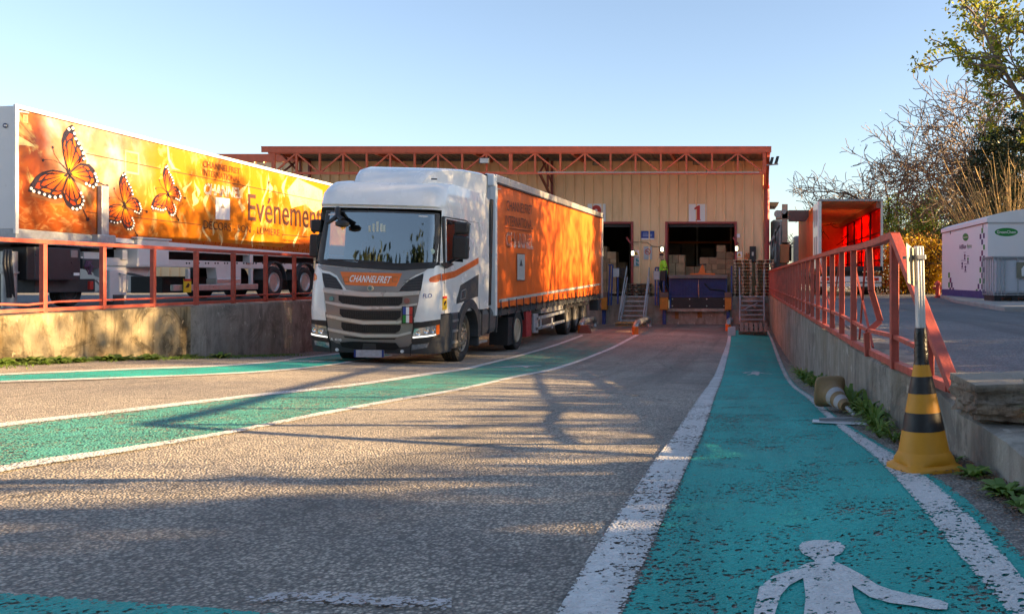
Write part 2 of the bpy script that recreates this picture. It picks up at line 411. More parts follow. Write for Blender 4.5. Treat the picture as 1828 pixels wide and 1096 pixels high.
def flatmark(name, polys, material, dz, sub=.08):
    # flat painted figure: polygons in ground XY, cut finely and laid on the road
    bm = bmesh.new()
    for P in polys:
        vs = [bm.verts.new((p[0], p[1], 0)) for p in P]; bm.faces.new(vs)
    xs = [v.co.x for v in bm.verts]; ys = [v.co.y for v in bm.verts]
    for ax, lo, hi in ((0, min(xs), max(xs)), (1, min(ys), max(ys))):
        c = lo+sub
        while c < hi:
            no = Vector((1, 0, 0)) if ax == 0 else Vector((0, 1, 0))
            bmesh.ops.bisect_plane(bm, geom=list(bm.verts)+list(bm.edges)+list(bm.faces), plane_co=no*c, plane_no=no); c += sub
    for v in bm.verts: v.co.z = G(v.co.x, v.co.y)+dz
    me = bpy.data.meshes.new(name); bm.normal_update()
    for f in bm.faces:
        if f.normal.z < 0: f.normal_flip()
    bm.to_mesh(me); bm.free(); me.materials.append(material)
    o = bpy.data.objects.new(name, me); COL.objects.link(o)
    at = me.attributes.new('edge', 'FLOAT', 'POINT'); at.data.foreach_set('value', [.05]*len(me.vertices))
    return tag(o, kind='structure')

# right footway and its two lines
RL_out = [(860, 1330), (995, 1096), (1060, 985), (1130, 880), (1175, 815), (1213, 762), (1255, 700), (1285, 645), (1297, 612), (1301, 590)]
RL_in = [(1000, 1360), (1111, 1096), (1150, 1010), (1190, 915), (1222, 845), (1260, 760), (1282, 695), (1296, 650), (1304, 612), (1306, 590)]
RR_in = [(2010, 1330), (1797, 1096), (1665, 937), (1567, 824), (1493, 762), (1453, 725), (1412, 690), (1390, 650), (1377, 612), (1368, 590)]
RR_out = [(2180, 1330), (1880, 1096), (1744, 937), (1612, 824), (1512, 762), (1468, 725), (1421, 690), (1397, 650), (1382, 612), (1371, 590)]
RR_far = [(2260, 1330), (1925, 1096), (1772, 937), (1628, 824), (1520, 762), (1472, 725), (1424, 690), (1398, 650), (1383, 612), (1372, 590)]
strip('green_footway', RL_in, RR_far, teal, .006, 220, 15)
strip('lane_line', RL_out, RL_in, white_p, .010)
strip('lane_line', RR_in, RR_out, white_p, .011)
# middle footway
ML_a = [(-420, 810), (0, 757), (250, 728), (450, 705), (640, 685), (800, 662), (903, 640), (1039, 598)]
ML_b = [(-420, 820), (0, 764), (250, 734), (450, 710), (640, 689), (800, 665.5), (903, 643), (1041, 600)]
MR_a = [(-420, 930), (0, 834), (200, 804), (400, 772), (560, 740), (700, 714), (830, 692), (960, 664), (1050, 637), (1134, 598)]
MR_b = [(-420, 946), (0, 846), (200, 813), (400, 778), (560, 746), (700, 719), (830, 696), (960, 667.5), (1050, 641), (1141, 598.5)]
strip('green_footway', ML_b, MR_a, teal_old, .006, 220, 13)
strip('lane_line', ML_a, ML_b, white_p, .010)
strip('lane_line', MR_a, MR_b, white_p, .011)
# left footway along the wall
LL_a = [(-300, 682), (0, 668), (180, 660.5), (380, 653), (480, 646), (560, 635.5), (640, 624)]
LL_b = [(-300, 685), (0, 671), (180, 663), (380, 655.5), (480, 648.5), (560, 637.5), (640, 626)]
LR_a = [(-300, 694), (0, 681), (200, 674.5), (400, 667), (530, 658), (620, 646), (700, 634)]
LR_b = [(-300, 698), (0, 684.5), (200, 677.5), (400, 669.5), (530, 660.5), (620, 648.5), (700, 636)]
strip('green_footway', LL_b, LR_a, teal, .006, 160, 7)
strip('lane_line', LL_a, LL_b, white_p, .010)
strip('lane_line', LR_a, LR_b, white_p, .011)
# bottom-left end of another footway and a worn dash
strip('green_footway', [(-500, 1035), (0, 1060), (150, 1070), (300, 1081), (480, 1097), (700, 1130)], [(-500, 1250), (0, 1250), (150, 1250), (300, 1250), (480, 1250), (700, 1250)], teal, .006, 80, 9)
strip('lane_line', [(440, 1066), (560, 1058), (700, 1066), (806, 1072)], [(440, 1080), (560, 1082), (700, 1088), (806, 1094)], white_w, .010, 60, 5)

def z6(p): return GP(1000+p[0]*.4529, 760+p[1]*.4529)
def fig(polys, name='pedestrian_marking'):
    return flatmark(name, [[(lambda q: (q.x, q.y))(z6(p)) for p in P] for P in polys], white_p, .012)
head = [(938, 488), (955, 470), (1000, 462), (1060, 462), (1105, 472), (1124, 490), (1112, 512), (1078, 528), (1085, 556), (1120, 568), (1010, 568), (970, 556), (1003, 545), (985, 530), (955, 515)]
head = [(938, 488), (955, 470), (1000, 462), (1060, 462), (1105, 472), (1124, 490), (1112, 512), (1080, 527), (1080, 545), (1005, 545), (985, 530), (955, 515)]
torso = [(1005, 545), (1080, 545), (1130, 568), (1190, 600), (1150, 640), (1160, 700), (1190, 760), (1200, 900), (1260, 1150), (1180, 1150), (1110, 940), (1040, 940), (960, 1150), (880, 1150), (960, 900), (960, 760), (968, 690), (958, 612), (930, 575), (970, 556)]
arm_l = [(930, 575), (958, 612), (905, 640), (870, 680), (850, 742), (835, 800), (760, 800), (765, 740), (785, 650), (840, 605)]
arm_r = [(1190, 600), (1250, 640), (1310, 662), (1440, 690), (1500, 702), (1530, 715), (1525, 738), (1470, 738), (1400, 725), (1300, 712), (1220, 688), (1150, 640)]
fig([head, torso, arm_l, arm_r])
# the same figure, far smaller, on the other footways
def small_fig(px, py, s, ang):
    base = GP(px, py); ref = z6((1040, 700)); P2 = []
    for P in (head, torso, arm_l, arm_r):
        Q = []
        for p in P:
            q = z6(p); dx, dy = q.x-ref.x, q.y-ref.y; dx *= s; dy *= s
            Q.append((base.x+dx*math.cos(ang)-dy*math.sin(ang), base.y+dx*math.sin(ang)+dy*math.cos(ang)))
        P2.append(Q)
    flatmark('pedestrian_marking', P2, white_p, .012)
small_fig(1347, 667, 1.0, 0)
small_fig(925, 655, 1.0, -.5)
small_fig(548, 646, 1.0, -.6)

# ---------------------------------------------------------------- retaining walls
def wall(name, label, xf, ys, top, thick, m, side):
    # face at xf(y); top polyline top(y); 'side' +1: face looks to +X, -1: to -X
    b = MB(); n = len(ys); vs = []
    rng = random.Random(5)
    for y in ys:
        x = xf(y); t = top(y); g = G(max(-10.3, min(1.2, x)), y)-.15
        e = rng.uniform(-.02, .014)
        vs += [(x, y, g), (x, y, t-.02), (x-side*.025, y, t+e), (x-side*thick, y, t+e*.5), (x-side*thick, y, g)]
    fs = []
    for i in range(n-1):
        for j in range(5):
            fs.append((i*5+j, i*5+(j+1) % 5, (i+1)*5+(j+1) % 5, (i+1)*5+j))
    fs += [(0, 1, 2, 3, 4), tuple((n-1)*5+j for j in range(5))[::-1]]
    b.add(vs, fs); o = b.build(name, m, smooth=30)
    return tag(o, label, 'wall')
YS = list(np.arange(-30, 0, 2.0))+list(np.arange(0, 38.2, .4))
wall('retaining_wall', 'low grey concrete retaining wall under the right red railing, grass at its foot', XW, YS, lambda y: YR+(0 if y > 4.95 else (-.07 if y > 3.6 else -.10)), .45, conc_r, -1)
y1 = 15.93
wall('retaining_wall', 'mossy ochre concrete retaining wall lit by sun below the left railing', lambda y: XL+.13, [y for y in YS if y < y1]+[y1], lambda y: -.49, .5, conc_l, 1)
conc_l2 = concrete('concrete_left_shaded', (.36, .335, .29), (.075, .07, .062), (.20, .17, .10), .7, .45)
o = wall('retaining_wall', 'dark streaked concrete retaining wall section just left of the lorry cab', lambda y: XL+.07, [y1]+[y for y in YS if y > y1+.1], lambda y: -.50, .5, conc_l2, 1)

# ---------------------------------------------------------------- left railing
t = thing('railing', 'red steel railing on the left concrete wall, in front of the butterfly trailer', 'railing', (XL, 12, -.47))
XR_ = XL+.02
for k in range(-6, 18):
    y = 12.72+1.18*k
    MB().bar((XR_, y, -.49), (XR_, y, .51), .07, .07, (1, 0, 0)).build('post', red_steel, t, bevel=.006)
MB().bar((XR_, 4, .545), (XR_, 34, .545), .07, .06).build('top_rail', red_steel, t, bevel=.006)
MB().bar((XR_, 4, -.45), (XR_, 34, -.45), .06, .05).build('bottom_rail', red_steel, t)
MB().tube([(XR_, 4, -.33), (XR_+.01, 12, -.35), (XR_+.03, 12.4, -.37), (XR_, 13, -.34), (XR_, 34, -.33)], .017, 8).build('mid_rail', red_steel, t)

# ---------------------------------------------------------------- right railing
t = thing('railing', 'dented red steel railing with sloping end bar on the right concrete wall', 'railing', (1.12, 6.4, YR))
xr = lambda y: XW(y)+.008
for k in range(0, 31):
    y = 6.38+1.04*k; x = xr(y)
    b = MB()
    if k == 1:   # the bent post
        pts = [(x, y, .30), (x+.02, y, -.1), (x+.10, y+.02, -.36), (x-.02, y, -.46), (x-.01, y, YR)]
        for p, q in zip(pts, pts[1:]): b.bar(p, q, .065, .05, (1, 0, 0))
    else:
        b.bar((x, y, YR), (x, y, .31), .078 if k == 0 else .056, .058, (1, 0, 0))
    b.build('post', red_steel, t, bevel=.005)
x = xr(5.5); MB().bar((x, 5.46, YR), (x, 5.46, -.31), .065, .065, (1, 0, 0)).build('post', red_steel, t, bevel=.005)
b = MB(); pts = [(xr(6.38), 6.36, .318), (xr(6.9), 7.0, .295), (xr(7.6), 7.9, .29), (xr(9), 9.3, .315), (xr(12), 13, .325), (xr(20), 38, .335)]
for p, q in zip(pts, pts[1:]): b.bar(p, q, .07, .05)
b.build('top_rail', red_steel, t)
MB().bar((xr(6.38), 6.39, .325), (xr(5)+.01, 4.93, -.63), .075, .05).build('end_bar', red_steel, t, bevel=.006)
b = MB(); pts = [(xr(5), 5.0, -.625), (xr(6), 6.3, -.63), (xr(8), 8, -.62), (xr(9), 38, -.62)]
for p, q in zip(pts, pts[1:]): b.bar(p, q, .06, .05)
b.build('bottom_rail', red_steel, t)
b = MB(); pts = [(xr(5.4), 5.46, -.46), (xr(6.4), 6.4, -.42), (xr(7.4), 7.42, -.44), (xr(9), 9.5, -.40), (xr(20), 38, -.40)]
for p, q in zip(pts, pts[1:]): b.bar(p, q, .035, .03)
b.build('mid_rail', red_steel, t)
for (ya, yb) in ((8.3, 9.4), (9.4, 8.4), (10.6, 12.4), (13.5, 12), (15, 16.6)):
    MB().bar((xr(ya)+.10, ya, .27), (xr(yb)+.18, yb, YR), .02).build('brace', red_steel, t)
# ---------------------------------------------------------------- lettering and flat patches
def text_geo(s, bold=0.0, shear=0.0, outline=0.0, spacing=1.0):
    cu = bpy.data.curves.new('t', 'FONT'); cu.body = s; cu.offset = bold; cu.shear = shear; cu.space_character = spacing; cu.resolution_u = 3
    if outline: cu.fill_mode = 'NONE'; cu.bevel_depth = outline; cu.bevel_resolution = 0
    o = bpy.data.objects.new('t', cu); COL.objects.link(o)
    bpy.context.view_layer.update()
    me = bpy.data.meshes.new_from_object(o.evaluated_get(bpy.context.evaluated_depsgraph_get()))
    vs = [(v.co.x, v.co.y) for v in me.vertices]; fs = [tuple(p.vertices) for p in me.polygons]
    bpy.data.objects.remove(o); bpy.data.curves.remove(cu); bpy.data.meshes.remove(me)
    x0, x1 = min(v[0] for v in vs), max(v[0] for v in vs); y0, y1 = min(v[1] for v in vs), max(v[1] for v in vs)
    return [((x-x0)/(x1-x0), (y-y0)/(y1-y0)) for x, y in vs], fs
def bil(q, u, v):   # q: TL, TR, BR, BL
    TL, TR, BR, BL = q; return (BL*(1-u)+BR*u)*(1-v)+(TL*(1-u)+TR*u)*v
def text_on(s, quad, n, off, material, parent, name='lettering', warp=None, **kw):
    vs, fs = text_geo(s, **kw); q = [Vector(p) for p in quad]; n = Vector(n); m = MB(); out = []
    for u, v in vs:
        p = bil(q, u, v)
        out.append(warp(p, off) if warp else p+n*off)
    m.add(out, fs); return m.build(name, material, parent, smooth='leaf')
def quadY(x0, y0, x1, y1, Y): return [W(x0, y0, Y), W(x1, y0, Y), W(x1, y1, Y), W(x0, y1, Y)]
def ell(cx, cy, rx, ry, n=28): return [(cx+rx*math.cos(2*math.pi*i/n), cy+ry*math.sin(2*math.pi*i/n)) for i in range(n)]
def plateY(px, Y, th, material, name, parent):     # px polygon on a plane facing the camera
    return MB().prism([W(x, y, Y) for x, y in px], (0, -1, 0), th).build(name, material, parent)
def plateX(px, X, th, material, name, parent, n=1):
    return MB().prism([XP(x, y, X) for x, y in px], (n, 0, 0), th).build(name, material, parent)
def rect(x0, y0, x1, y1): return [(x0, y0), (x1, y0), (x1, y1), (x0, y1)]

# ---------------------------------------------------------------- wheels (axis along X, outer face to +X)
def wheel(parent, c, r, wd, face=1, rimm=None, name='wheel', hub='deep', bolts=10):
    c = Vector(c); rimm = rimm or steel; k = face; rr = r*.60
    m = MB(); h = wd/2
    prof = [(-h*.7, rr), (-h*.95, r*.75), (-h, r*.9), (-h*.86, r*.985), (-h*.6, r)]
    for i in range(5):
        a = -h*.6+i*h*.3
        prof += [(a-.006, r), (a-.005, r-.014), (a+.005, r-.014), (a+.006, r)]
    prof += [(h*.6, r), (h*.86, r*.985), (h, r*.9), (h*.95, r*.75), (h*.7, rr)]
    m.lathe([(a*k, q) for a, q in prof], c, 'X', 40)
    w_ = m.build(name, rubber, parent, smooth=40)
    m = MB()
    if hub == 'deep':     # rear / trailer wheel: dished outwards-in
        prof = [(h*.72, rr+.01), (h*.92, rr-.005), (h*.9, rr-.03), (h*.5, rr-.055), (h*.1, rr*.80), (-h*.05, rr*.62), (h*.05, rr*.42), (h*.5, rr*.36), (h*.62, rr*.30), (h*.62, 0)]
    else:
        prof = [(h*.72, rr+.01), (h*.92, rr-.005), (h*.86, rr-.03), (h*.55, rr*.86), (h*.70, rr*.72), (h*.95, rr*.55), (h*.98, rr*.42), (h*.8, rr*.36), (h*1.15, rr*.30), (h*1.2, rr*.22), (h*1.2, 0)]
    m.lathe([(a*k, q) for a, q in prof], c, 'X', 40)
    rim = m.build('rim', rimm, w_, smooth=35)
    m = MB()
    aa = h*(.02 if hub == 'deep' else .9)
    for i in range(bolts):
        t = 2*math.pi*i/bolts; q = rr*(.5 if hub == 'deep' else .49)
        o = c+Vector((aa*k, q*math.cos(t), q*math.sin(t)))
        m.tube([o, o+Vector((.055*k, 0, 0))], .018, 6)
    m.build('wheel_nuts', chrome if hub != 'deep' else steel, w_)
    m = MB()
    for i in range(8):
        t = 2*math.pi*(i+.5)/8; q = rr*(.71 if hub == 'deep' else .78)
        o = c+Vector((h*(.03 if hub == 'deep' else .66)*k, q*math.cos(t), q*math.sin(t)))
        m.tube([o, o+Vector((.012*k, 0, 0))], .045, 10)
    m.build('hand_holes', black_pl, w_)
    return w_

# ================================================================ lorry cab (tractor unit)
TX, TY, ROLL = -6.9, 15.92, .024
TZ = G(TX, 17.0)
T = thing('tractor_unit', 'white lorry cab with taupe grille and orange name panel, parked in the sunken lane', 'lorry', (TX, TY, TZ), (0, ROLL, 0))
TM = rootmat(T); TMi = TM.inverted()
HW = 1.2
FZ = [(.0, .16), (.22, .10), (.45, .0), (.95, -.01), (1.4, .02), (1.78, .085), (1.9, .10), (2.94, .22), (2.98, .18), (3.2, .28), (3.36, .44), (3.44, .62), (3.5, .95)]
def fz(z): return herm([a for a, _ in FZ], [b for _, b in FZ], z) if False else float(np.interp(z, [a for a, _ in FZ], [b for _, b in FZ]))
def hw(z): return HW-(.0 if z < 1.8 else .05*min(1, (z-1.8)/1.6))
def fy(x, z):
    h = hw(z); r = .25; a = min(abs(x), h-.001)
    y = fz(z)+.07*(a/h)**2
    if a > h-r: y += r*(1-math.sqrt(max(0, 1-((a-(h-r))/r)**2)))
    return y
def front(px, py, off=0.0):
    Y = TY
    for _ in range(6):
        p = TMi @ W(px, py, Y); x = max(-hw(p.z)+.003, min(hw(p.z)-.003, p.x)); y = fy(x, p.z)
        Y = (TM @ Vector((p.x, y, p.z))).y
    return Vector((x, y-off, p.z))
def side(px, py, off=0.0):
    X = TX+HW
    for _ in range(4):
        p = TMi @ XP(px, py, X); q = TM @ Vector((hw(p.z), p.y, p.z)); X = q.x
    return Vector((hw(p.z)+off, p.y, p.z))
def fpatch(name, px, material, off=.006, th=.03, parent=T, cut=.05, smooth=35):
    # polygon traced on the cab front, wrapped on its curved surface
    P = [front(*p) for p in px]
    return wrap(name, [(p.x, p.z) for p in P], material, off, th, parent, cut, smooth)
def wrap(name, P, material, off, th, parent, cut=.05, smooth=35):
    bm = bmesh.new(); f = bm.faces.new([bm.verts.new((x, 0, z)) for x, z in P])
    lo, hi = min(p[0] for p in P), max(p[0] for p in P); c = math.floor(lo/cut)*cut+cut
    while c < hi:
        bmesh.ops.bisect_plane(bm, geom=list(bm.verts)+list(bm.edges)+list(bm.faces), plane_co=(c, 0, 0), plane_no=(1, 0, 0)); c += cut
    lo, hi = min(p[1] for p in P), max(p[1] for p in P); c = math.floor(lo/.12)*.12+.12
    while c < hi:
        bmesh.ops.bisect_plane(bm, geom=list(bm.verts)+list(bm.edges)+list(bm.faces), plane_co=(0, 0, c), plane_no=(0, 0, 1)); c += .12
    r = bmesh.ops.extrude_face_region(bm, geom=list(bm.faces))
    new = {e for e in r['geom'] if isinstance(e, bmesh.types.BMVert)}
    for v in bm.verts:
        y = fy(v.co.x, v.co.z); v.co.y = y-off if v in new else y-off+th
    bmesh.ops.recalc_face_normals(bm, faces=bm.faces)
    me = bpy.data.meshes.new(name); bm.to_mesh(me); bm.free(); me.materials.append(material)
    me.shade_smooth(); me.set_sharp_from_angle(angle=R(smooth))
    o = bpy.data.objects.new(name, me); COL.objects.link(o); o.parent = parent; return o
def spatch(name, px, material, off=.006, th=.03, parent=T):
    return MB().prism([side(x, y, off) for x, y in px], (1, 0, 0), th).build(name, material, parent, local=True)
def fwarp(p, off): return Vector((p.x, fy(p.x, p.z)-off, p.z))
def ftext(s, quad, material, off, parent=T, **kw):
    return text_local(s, [front(*q) for q in quad], (0, -1, 0), off, material, parent, warp=fwarp, **kw)
def text_local(s, q, n, off, material, parent, warp=None, name='lettering', **kw):
    vs, fs = text_geo(s, **kw); n = Vector(n); m = MB()
    m.add([(warp(bil(q, u, v), off) if warp else bil(q, u, v)+n*off) for u, v in vs], fs)
    return m.build(name, material, parent, local=True, smooth='leaf')

def cab_shell(name, zs, yb, material, hole=None, shole=None, cap=True):
    xs = [-1, -.97, -.93, -.87, -.8, -.7, -.55, -.37, -.18, 0, .18, .37, .55, .7, .8, .87, .93, .97, 1]
    sy = [s_ for s_ in (.62, .86, 1.05, 1.5, 1.75, 2.2, 2.65) if s_ < yb-.02]+[yb]
    ring = []; m = MB(); k = None
    for z in zs:
        h = hw(z); r = []
        top = max(0, (z-3.2)/.3); 
        yc = fy(h-.001, z)
        for i_ in range(len(sy)-1, -1, -1): r.append((-h+.06*top, max(sy[i_], yc+.02*(i_+1)), z))
        for u in xs:
            x = u*(h-.001); r.append((x-.06*top*u, fy(x, z), z))
        for i_ in range(len(sy)): r.append((h-.06*top, max(sy[i_], yc+.02*(i_+1)), z))
        ring.append(r); k = len(r)
    vs = [v for r in ring for v in r]; fs = []
    ns = len(sy)
    for i in range(len(zs)-1):
        zc = (zs[i]+zs[i+1])/2
        for j in range(k-1):
            a = vs[i*k+j]; b = vs[i*k+j+1]; xc = (a[0]+b[0])/2; yc = (a[1]+b[1])/2
            isf = ns <= j < ns+len(xs)-1 or j == ns-1 and False
            if hole and isf and hole[0] < zc < hole[1] and abs(xc) < hole[2]: continue
            if shole and (j >= ns+len(xs)-1 or j < ns) and shole[0] < zc < shole[1] and shole[2] < yc < shole[3]: continue
            fs.append((i*k+j, i*k+j+1, (i+1)*k+j+1, (i+1)*k+j))
        fs.append((i*k+k-1, i*k, (i+1)*k, (i+1)*k+k-1))
    if cap: fs.append(tuple(range((len(zs)-1)*k, len(zs)*k)))
    m.add(vs, fs); return m.build(name, material, T, local=True, smooth=38)
cab = cab_shell('cab', [.98, 1.1, 1.3, 1.5, 1.7, 1.86, 1.97, 2.2, 2.45, 2.70, 2.92, 2.94, 2.98, 3.05, 3.2, 3.3, 3.38, 3.44, 3.48], 3.28, cab_white, hole=(1.9, 2.92, HW-.06), shole=(1.97, 2.70, .86, 1.5))
# interior
inn = MB().box(-1.08, 1.08, 2.3, 2.36, 1.2, 3.1).box(-1.08, 1.08, .5, 2.3, 1.15, 1.2)
inn.build('cab_interior', black_pl, T, local=True)
d = MB().hexa([(-1.1, .30, 1.5), (1.1, .30, 1.5), (1.1, .8, 1.5), (-1.1, .8, 1.5), (-1.08, .33, 1.86), (1.08, .33, 1.86), (1.08, .75, 1.93), (-1.08, .75, 1.93)])
d.build('dashboard', dgrey_pl, T, local=True, bevel=.03)
red_seat = mat('red_seat_cloth', (.22, .02, .02), .8)
for sx in (-.62, .62):
    m = MB(); m.hexa([(sx-.26, 1.2, 1.5), (sx+.26, 1.2, 1.5), (sx+.26, 1.36, 1.5), (sx-.26, 1.36, 1.5), (sx-.16, 1.36, 2.35), (sx+.16, 1.36, 2.35), (sx+.16, 1.46, 2.35), (sx-.16, 1.46, 2.35)])
    m.box(sx-.26, sx+.26, .85, 1.3, 1.42, 1.56); m.build('seat', red_seat, T, local=True, bevel=.05)
m = MB(); m.lathe([(-.02, .22), (0, .245), (.02, .22), (0, .2)], (.62, .72, 1.98), 'Y', 24, closed=True); m.build('steering_wheel', black_pl, T, local=True, smooth=40)
# windscreen: laminated glass, dark surround
glass = glassmat('windscreen_glass', (.42, .50, .55), .15)
scr = [(585, 378), (640, 378), (700, 379.5), (783, 383), (784, 430), (781, 470), (700, 474), (640, 471), (569, 465), (575, 420)]
def ring_patch(): pass
wo = fpatch('windscreen', scr, glass, .004, .006)
# blackened band around the glass (top sunstrip is clear; the base band hides the wipers' shelf)
fpatch('cowl', [(566, 462), (640, 468), (700, 471), (784, 468), (775, 479), (716, 483), (690, 482), (620, 477), (572, 472)], black_pl, .02, .05)
for P in ([(583, 377), (590, 378), (577, 468), (566, 467)], [(776, 383), (786, 384), (785, 470), (777, 471)]):
    fpatch('pillar_trim', P, black_pl, .006, .02)
fpatch('visor_edge', [(583, 375.5), (680, 376.5), (785, 381.5), (785, 384), (680, 379.5), (583, 378.5)], dgrey_pl, .012, .02)
for P in (rect(587, 382, 600, 384.2), [(748, 385), (764, 386), (764, 388), (748, 387.2)]): fpatch('marker_lamp', P, white_ink, .012, .01)
fpatch('visor_panel_line', [(621, 365), (727, 367), (727, 368.2), (621, 366.2)], grey_ink, .003, .01)
for P in ([(586, 462), (640, 464), (700, 468), (700, 469.5), (640, 466), (586, 464)], [(640, 466), (700, 470), (768, 470), (768, 472), (700, 472), (640, 468)]): fpatch('wiper', P, black_pl, .035, .02)
# headlining: bright items behind the glass
MB().box(.35, .5, .5, .52, 2.0, 2.1).build('dash_paper', white_ink, T, local=True)
m = MB(); q = front(772, 449, .012); m.lathe([(0, .05), (.004, .05)], q, 'Y', 20); m.build('round_sticker', mat('pale_sticker', (.5, .62, .5)), T, local=True)
for px in (658, 665, 672, 679, 684): fpatch('windscreen_sticker', [(px, 396+abs(px-672)*.5), (px+4.2, 396+abs(px-672)*.5), (px+4.2, 414), (px, 414)], mat('pale_sticker2', (.55, .58, .5)), .008, .003)
# nose: taupe name panel with its orange plate
fpatch('nose_panel', [(567, 473), (620, 478), (690, 483), (716, 483.5), (770, 475.5), (757, 485), (742, 491), (728, 500), (719, 510), (713, 520), (708, 523), (650, 521.5), (619, 517), (610, 505), (602, 492), (590, 485), (576, 482)], cab_grey, .014, .05)
fpatch('name_plate', [(608, 485), (660, 486.8), (718.5, 488), (708, 511), (660, 510.5), (617, 508.5)], orange_pl, .02, .03)
ftext('CHANNELFRET', [(626.5, 491), (700.5, 493.5), (698, 506), (624.5, 503)], white_ink, .024, bold=.02, shear=.28, spacing=1.06)
fpatch('nose_grille', [(575, 487), (588, 489), (600, 496), (609, 510), (612, 517), (580, 513), (577, 500)], black_pl, .010, .03)
fpatch('nose_grille', [(756, 488), (756, 500), (751, 519), (712, 520.5), (720, 510), (731, 500)], black_pl, .010, .03)
for k in range(4):
    fpatch('nose_slat', [(579+k*3, 493+k*5.6), (594+k*4, 495+k*5.6), (594+k*4, 496+k*5.6), (579+k*3, 494+k*5.6)], dgrey_pl, .016, .01)
    fpatch('nose_slat', [(722-k*1, 500+k*5), (754-k, 498+k*5), (754-k, 499+k*5), (722-k, 501+k*5)], dgrey_pl, .016, .01)
for x0, c in ((614.5, 0), (701.5, 0)):
    m_ = [(x0, 494), (x0+8.5, 494.3), (x0+8.5, 503.3), (x0, 503)]
    for a, b in zip(m_, m_[1:]+m_[:1]):
        pa, pb = front(*a, .025), front(*b, .025); MB().bar(pa, pb, .006, .006).build('emblem_frame', mat('tan_line', (.35, .2, .08)), T, local=True)
m = MB(); q = front(662, 514.5, .02); m.lathe([(-.02, .052), (.0, .058), (.02, .05)], q, 'Y', 24); m.build('badge', steel, T, local=True, smooth=30)
m = MB(); q = front(662, 514.5, .042); m.lathe([(-.004, .034), (.004, .034)], q, 'Y', 20); m.build('badge_centre', mat('badge_teal', (.10, .22, .22), .4), T, local=True)
# grille block: silver-taupe slats and black mesh openings
fpatch('grille_surround', [(578, 514), (612, 518.5), (650, 521.5), (708, 523), (749, 519.5), (745, 560), (735, 612), (729, 618), (700, 622), (640, 622), (600, 612), (588, 604), (583, 560)], cab_grey, .006, .05)
slats = [[(578, 515), (604, 518), (650, 521.3), (712, 522), (749, 519), (748, 526), (715, 529), (650, 529.5), (606, 525.5), (579, 522)],
         [(581, 537), (605, 541), (650, 547), (712, 546.5), (745, 541), (744.5, 545), (712, 551), (650, 552), (605, 546.5), (581, 541)],
         [(583, 561), (606, 565), (650, 573), (712, 573), (741, 566), (740.5, 570), (712, 578), (650, 579), (606, 571), (583.5, 566)],
         [(586, 585), (612, 590), (650, 596.5), (710, 597), (735, 591), (734.5, 595.5), (710, 601.5), (650, 602), (612, 595.5), (586, 590)]]
for P in slats: fpatch('grille_slat', P, cab_light, .028, .05)
opens = [[(605, 527.5), (650, 530.5), (719, 530.5), (718, 541), (712, 546), (650, 546), (612, 542), (605, 536)],
         [(607, 551), (650, 554.5), (716, 554.5), (715, 566), (708, 571.5), (650, 571), (613, 567), (607, 560)],
         [(610, 575), (650, 580), (716, 580), (714, 590), (706, 595), (650, 594.5), (614, 590), (610, 584)],
         [(614, 599.5), (650, 603.5), (708, 603.5), (705, 606), (650, 606), (616, 602.5)],
         [(608, 611), (630, 609.5), (706, 612), (714, 621), (706, 624.5), (640, 623.5), (612, 619)]]
mesh_blk = mat('black_mesh', (.006, .006, .007), .6)
for k, P in enumerate(opens):
    o_ = fpatch('grille_opening', P, mesh_blk, .016 if k < 4 else .03, .03)
    ys_ = [p[1] for p in P]; xs_ = [p[0] for p in P]
    if k < 3:
        m = MB()
        for i in range(1, 6):
            yy = min(ys_)+3+(max(ys_)-min(ys_)-6)*i/6
            pa = front(min(xs_)+6, yy-1.0, .02); pm = front(662, yy+.6, .02); pb = front(max(xs_)-6, yy, .02)
            m.bar(pa, pm, .008, .004); m.bar(pm, pb, .008, .004)
        for i in range(24):
            xx = min(xs_)+8+(max(xs_)-min(xs_)-16)*i/23
            m.bar(front(xx, min(ys_)+4, .019), front(xx, max(ys_)-4, .019), .007, .004)
        m.build('mesh_bars', black_pl, o_, local=True)
fpatch('sensor_cover', [(650, 612.5), (672, 613.5), (673, 624), (648, 623)], dgrey_pl, .036, .03)
ftext('R 410', [(591, 603), (610, 604.5), (610, 608.8), (591, 607.3)], white_ink, .012, bold=.03, spacing=1.1)
# white cheeks, headlamps, bumper
fpatch('cheek', [(567, 474), (571, 480), (575, 486), (578, 513), (582.5, 572), (557.5, 570), (556, 530), (560, 500)], cab_white, .012, .03)
fpatch('cheek', [(788, 473), (771, 477), (762, 483), (757, 489), (752, 519), (746, 545), (739, 575), (765, 574.5), (789, 572), (796, 530)], cab_white, .012, .03)
fpatch('side_marker', [(558, 490), (563, 488), (566, 492), (566, 499), (562, 501.5), (558, 498)], amber, .02, .02)
m = cab_shell('bumper', [.24, .34, .5, .7, .96], .9, dgrey_pl, cap=False)
fpatch('lamp_surround', [(556, 571), (583, 573), (587, 607), (590, 611), (557, 603)], black_pl, .02, .03)
fpatch('lamp_surround', [(738, 577), (790, 570), (792, 602), (770, 609), (737, 613), (735, 609)], black_pl, .02, .03)
hl = [fpatch('headlight', [(557.5, 577.5), (584, 582.5), (586, 600), (558, 596)], lamp_glass, .03, .02), fpatch('headlight', [(741, 587), (760, 584), (786, 579.5), (787, 597), (765, 600), (738.5, 603), (738, 598)], lamp_glass, .03, .02)]
for (h_, xs_) in ((hl[0], ((563, 588), (574, 591))), (hl[1], ((748, 594), (762, 591), (774, 590)))):
    for (x, y) in xs_:
        q = front(x, y, .035); MB().lathe([(0, .045), (-.012, .038), (-.004, .02), (-.004, 0)], q, 'Y', 16).build('lamp_reflector', chrome, h_, local=True, smooth=30)
fpatch('turn_signal', [(781, 580.5), (788, 578.5), (789, 596), (782, 597.5)], amber, .034, .01, hl[1])
led = mat('running_light', (1, .93, .82), .4, emit=.25)
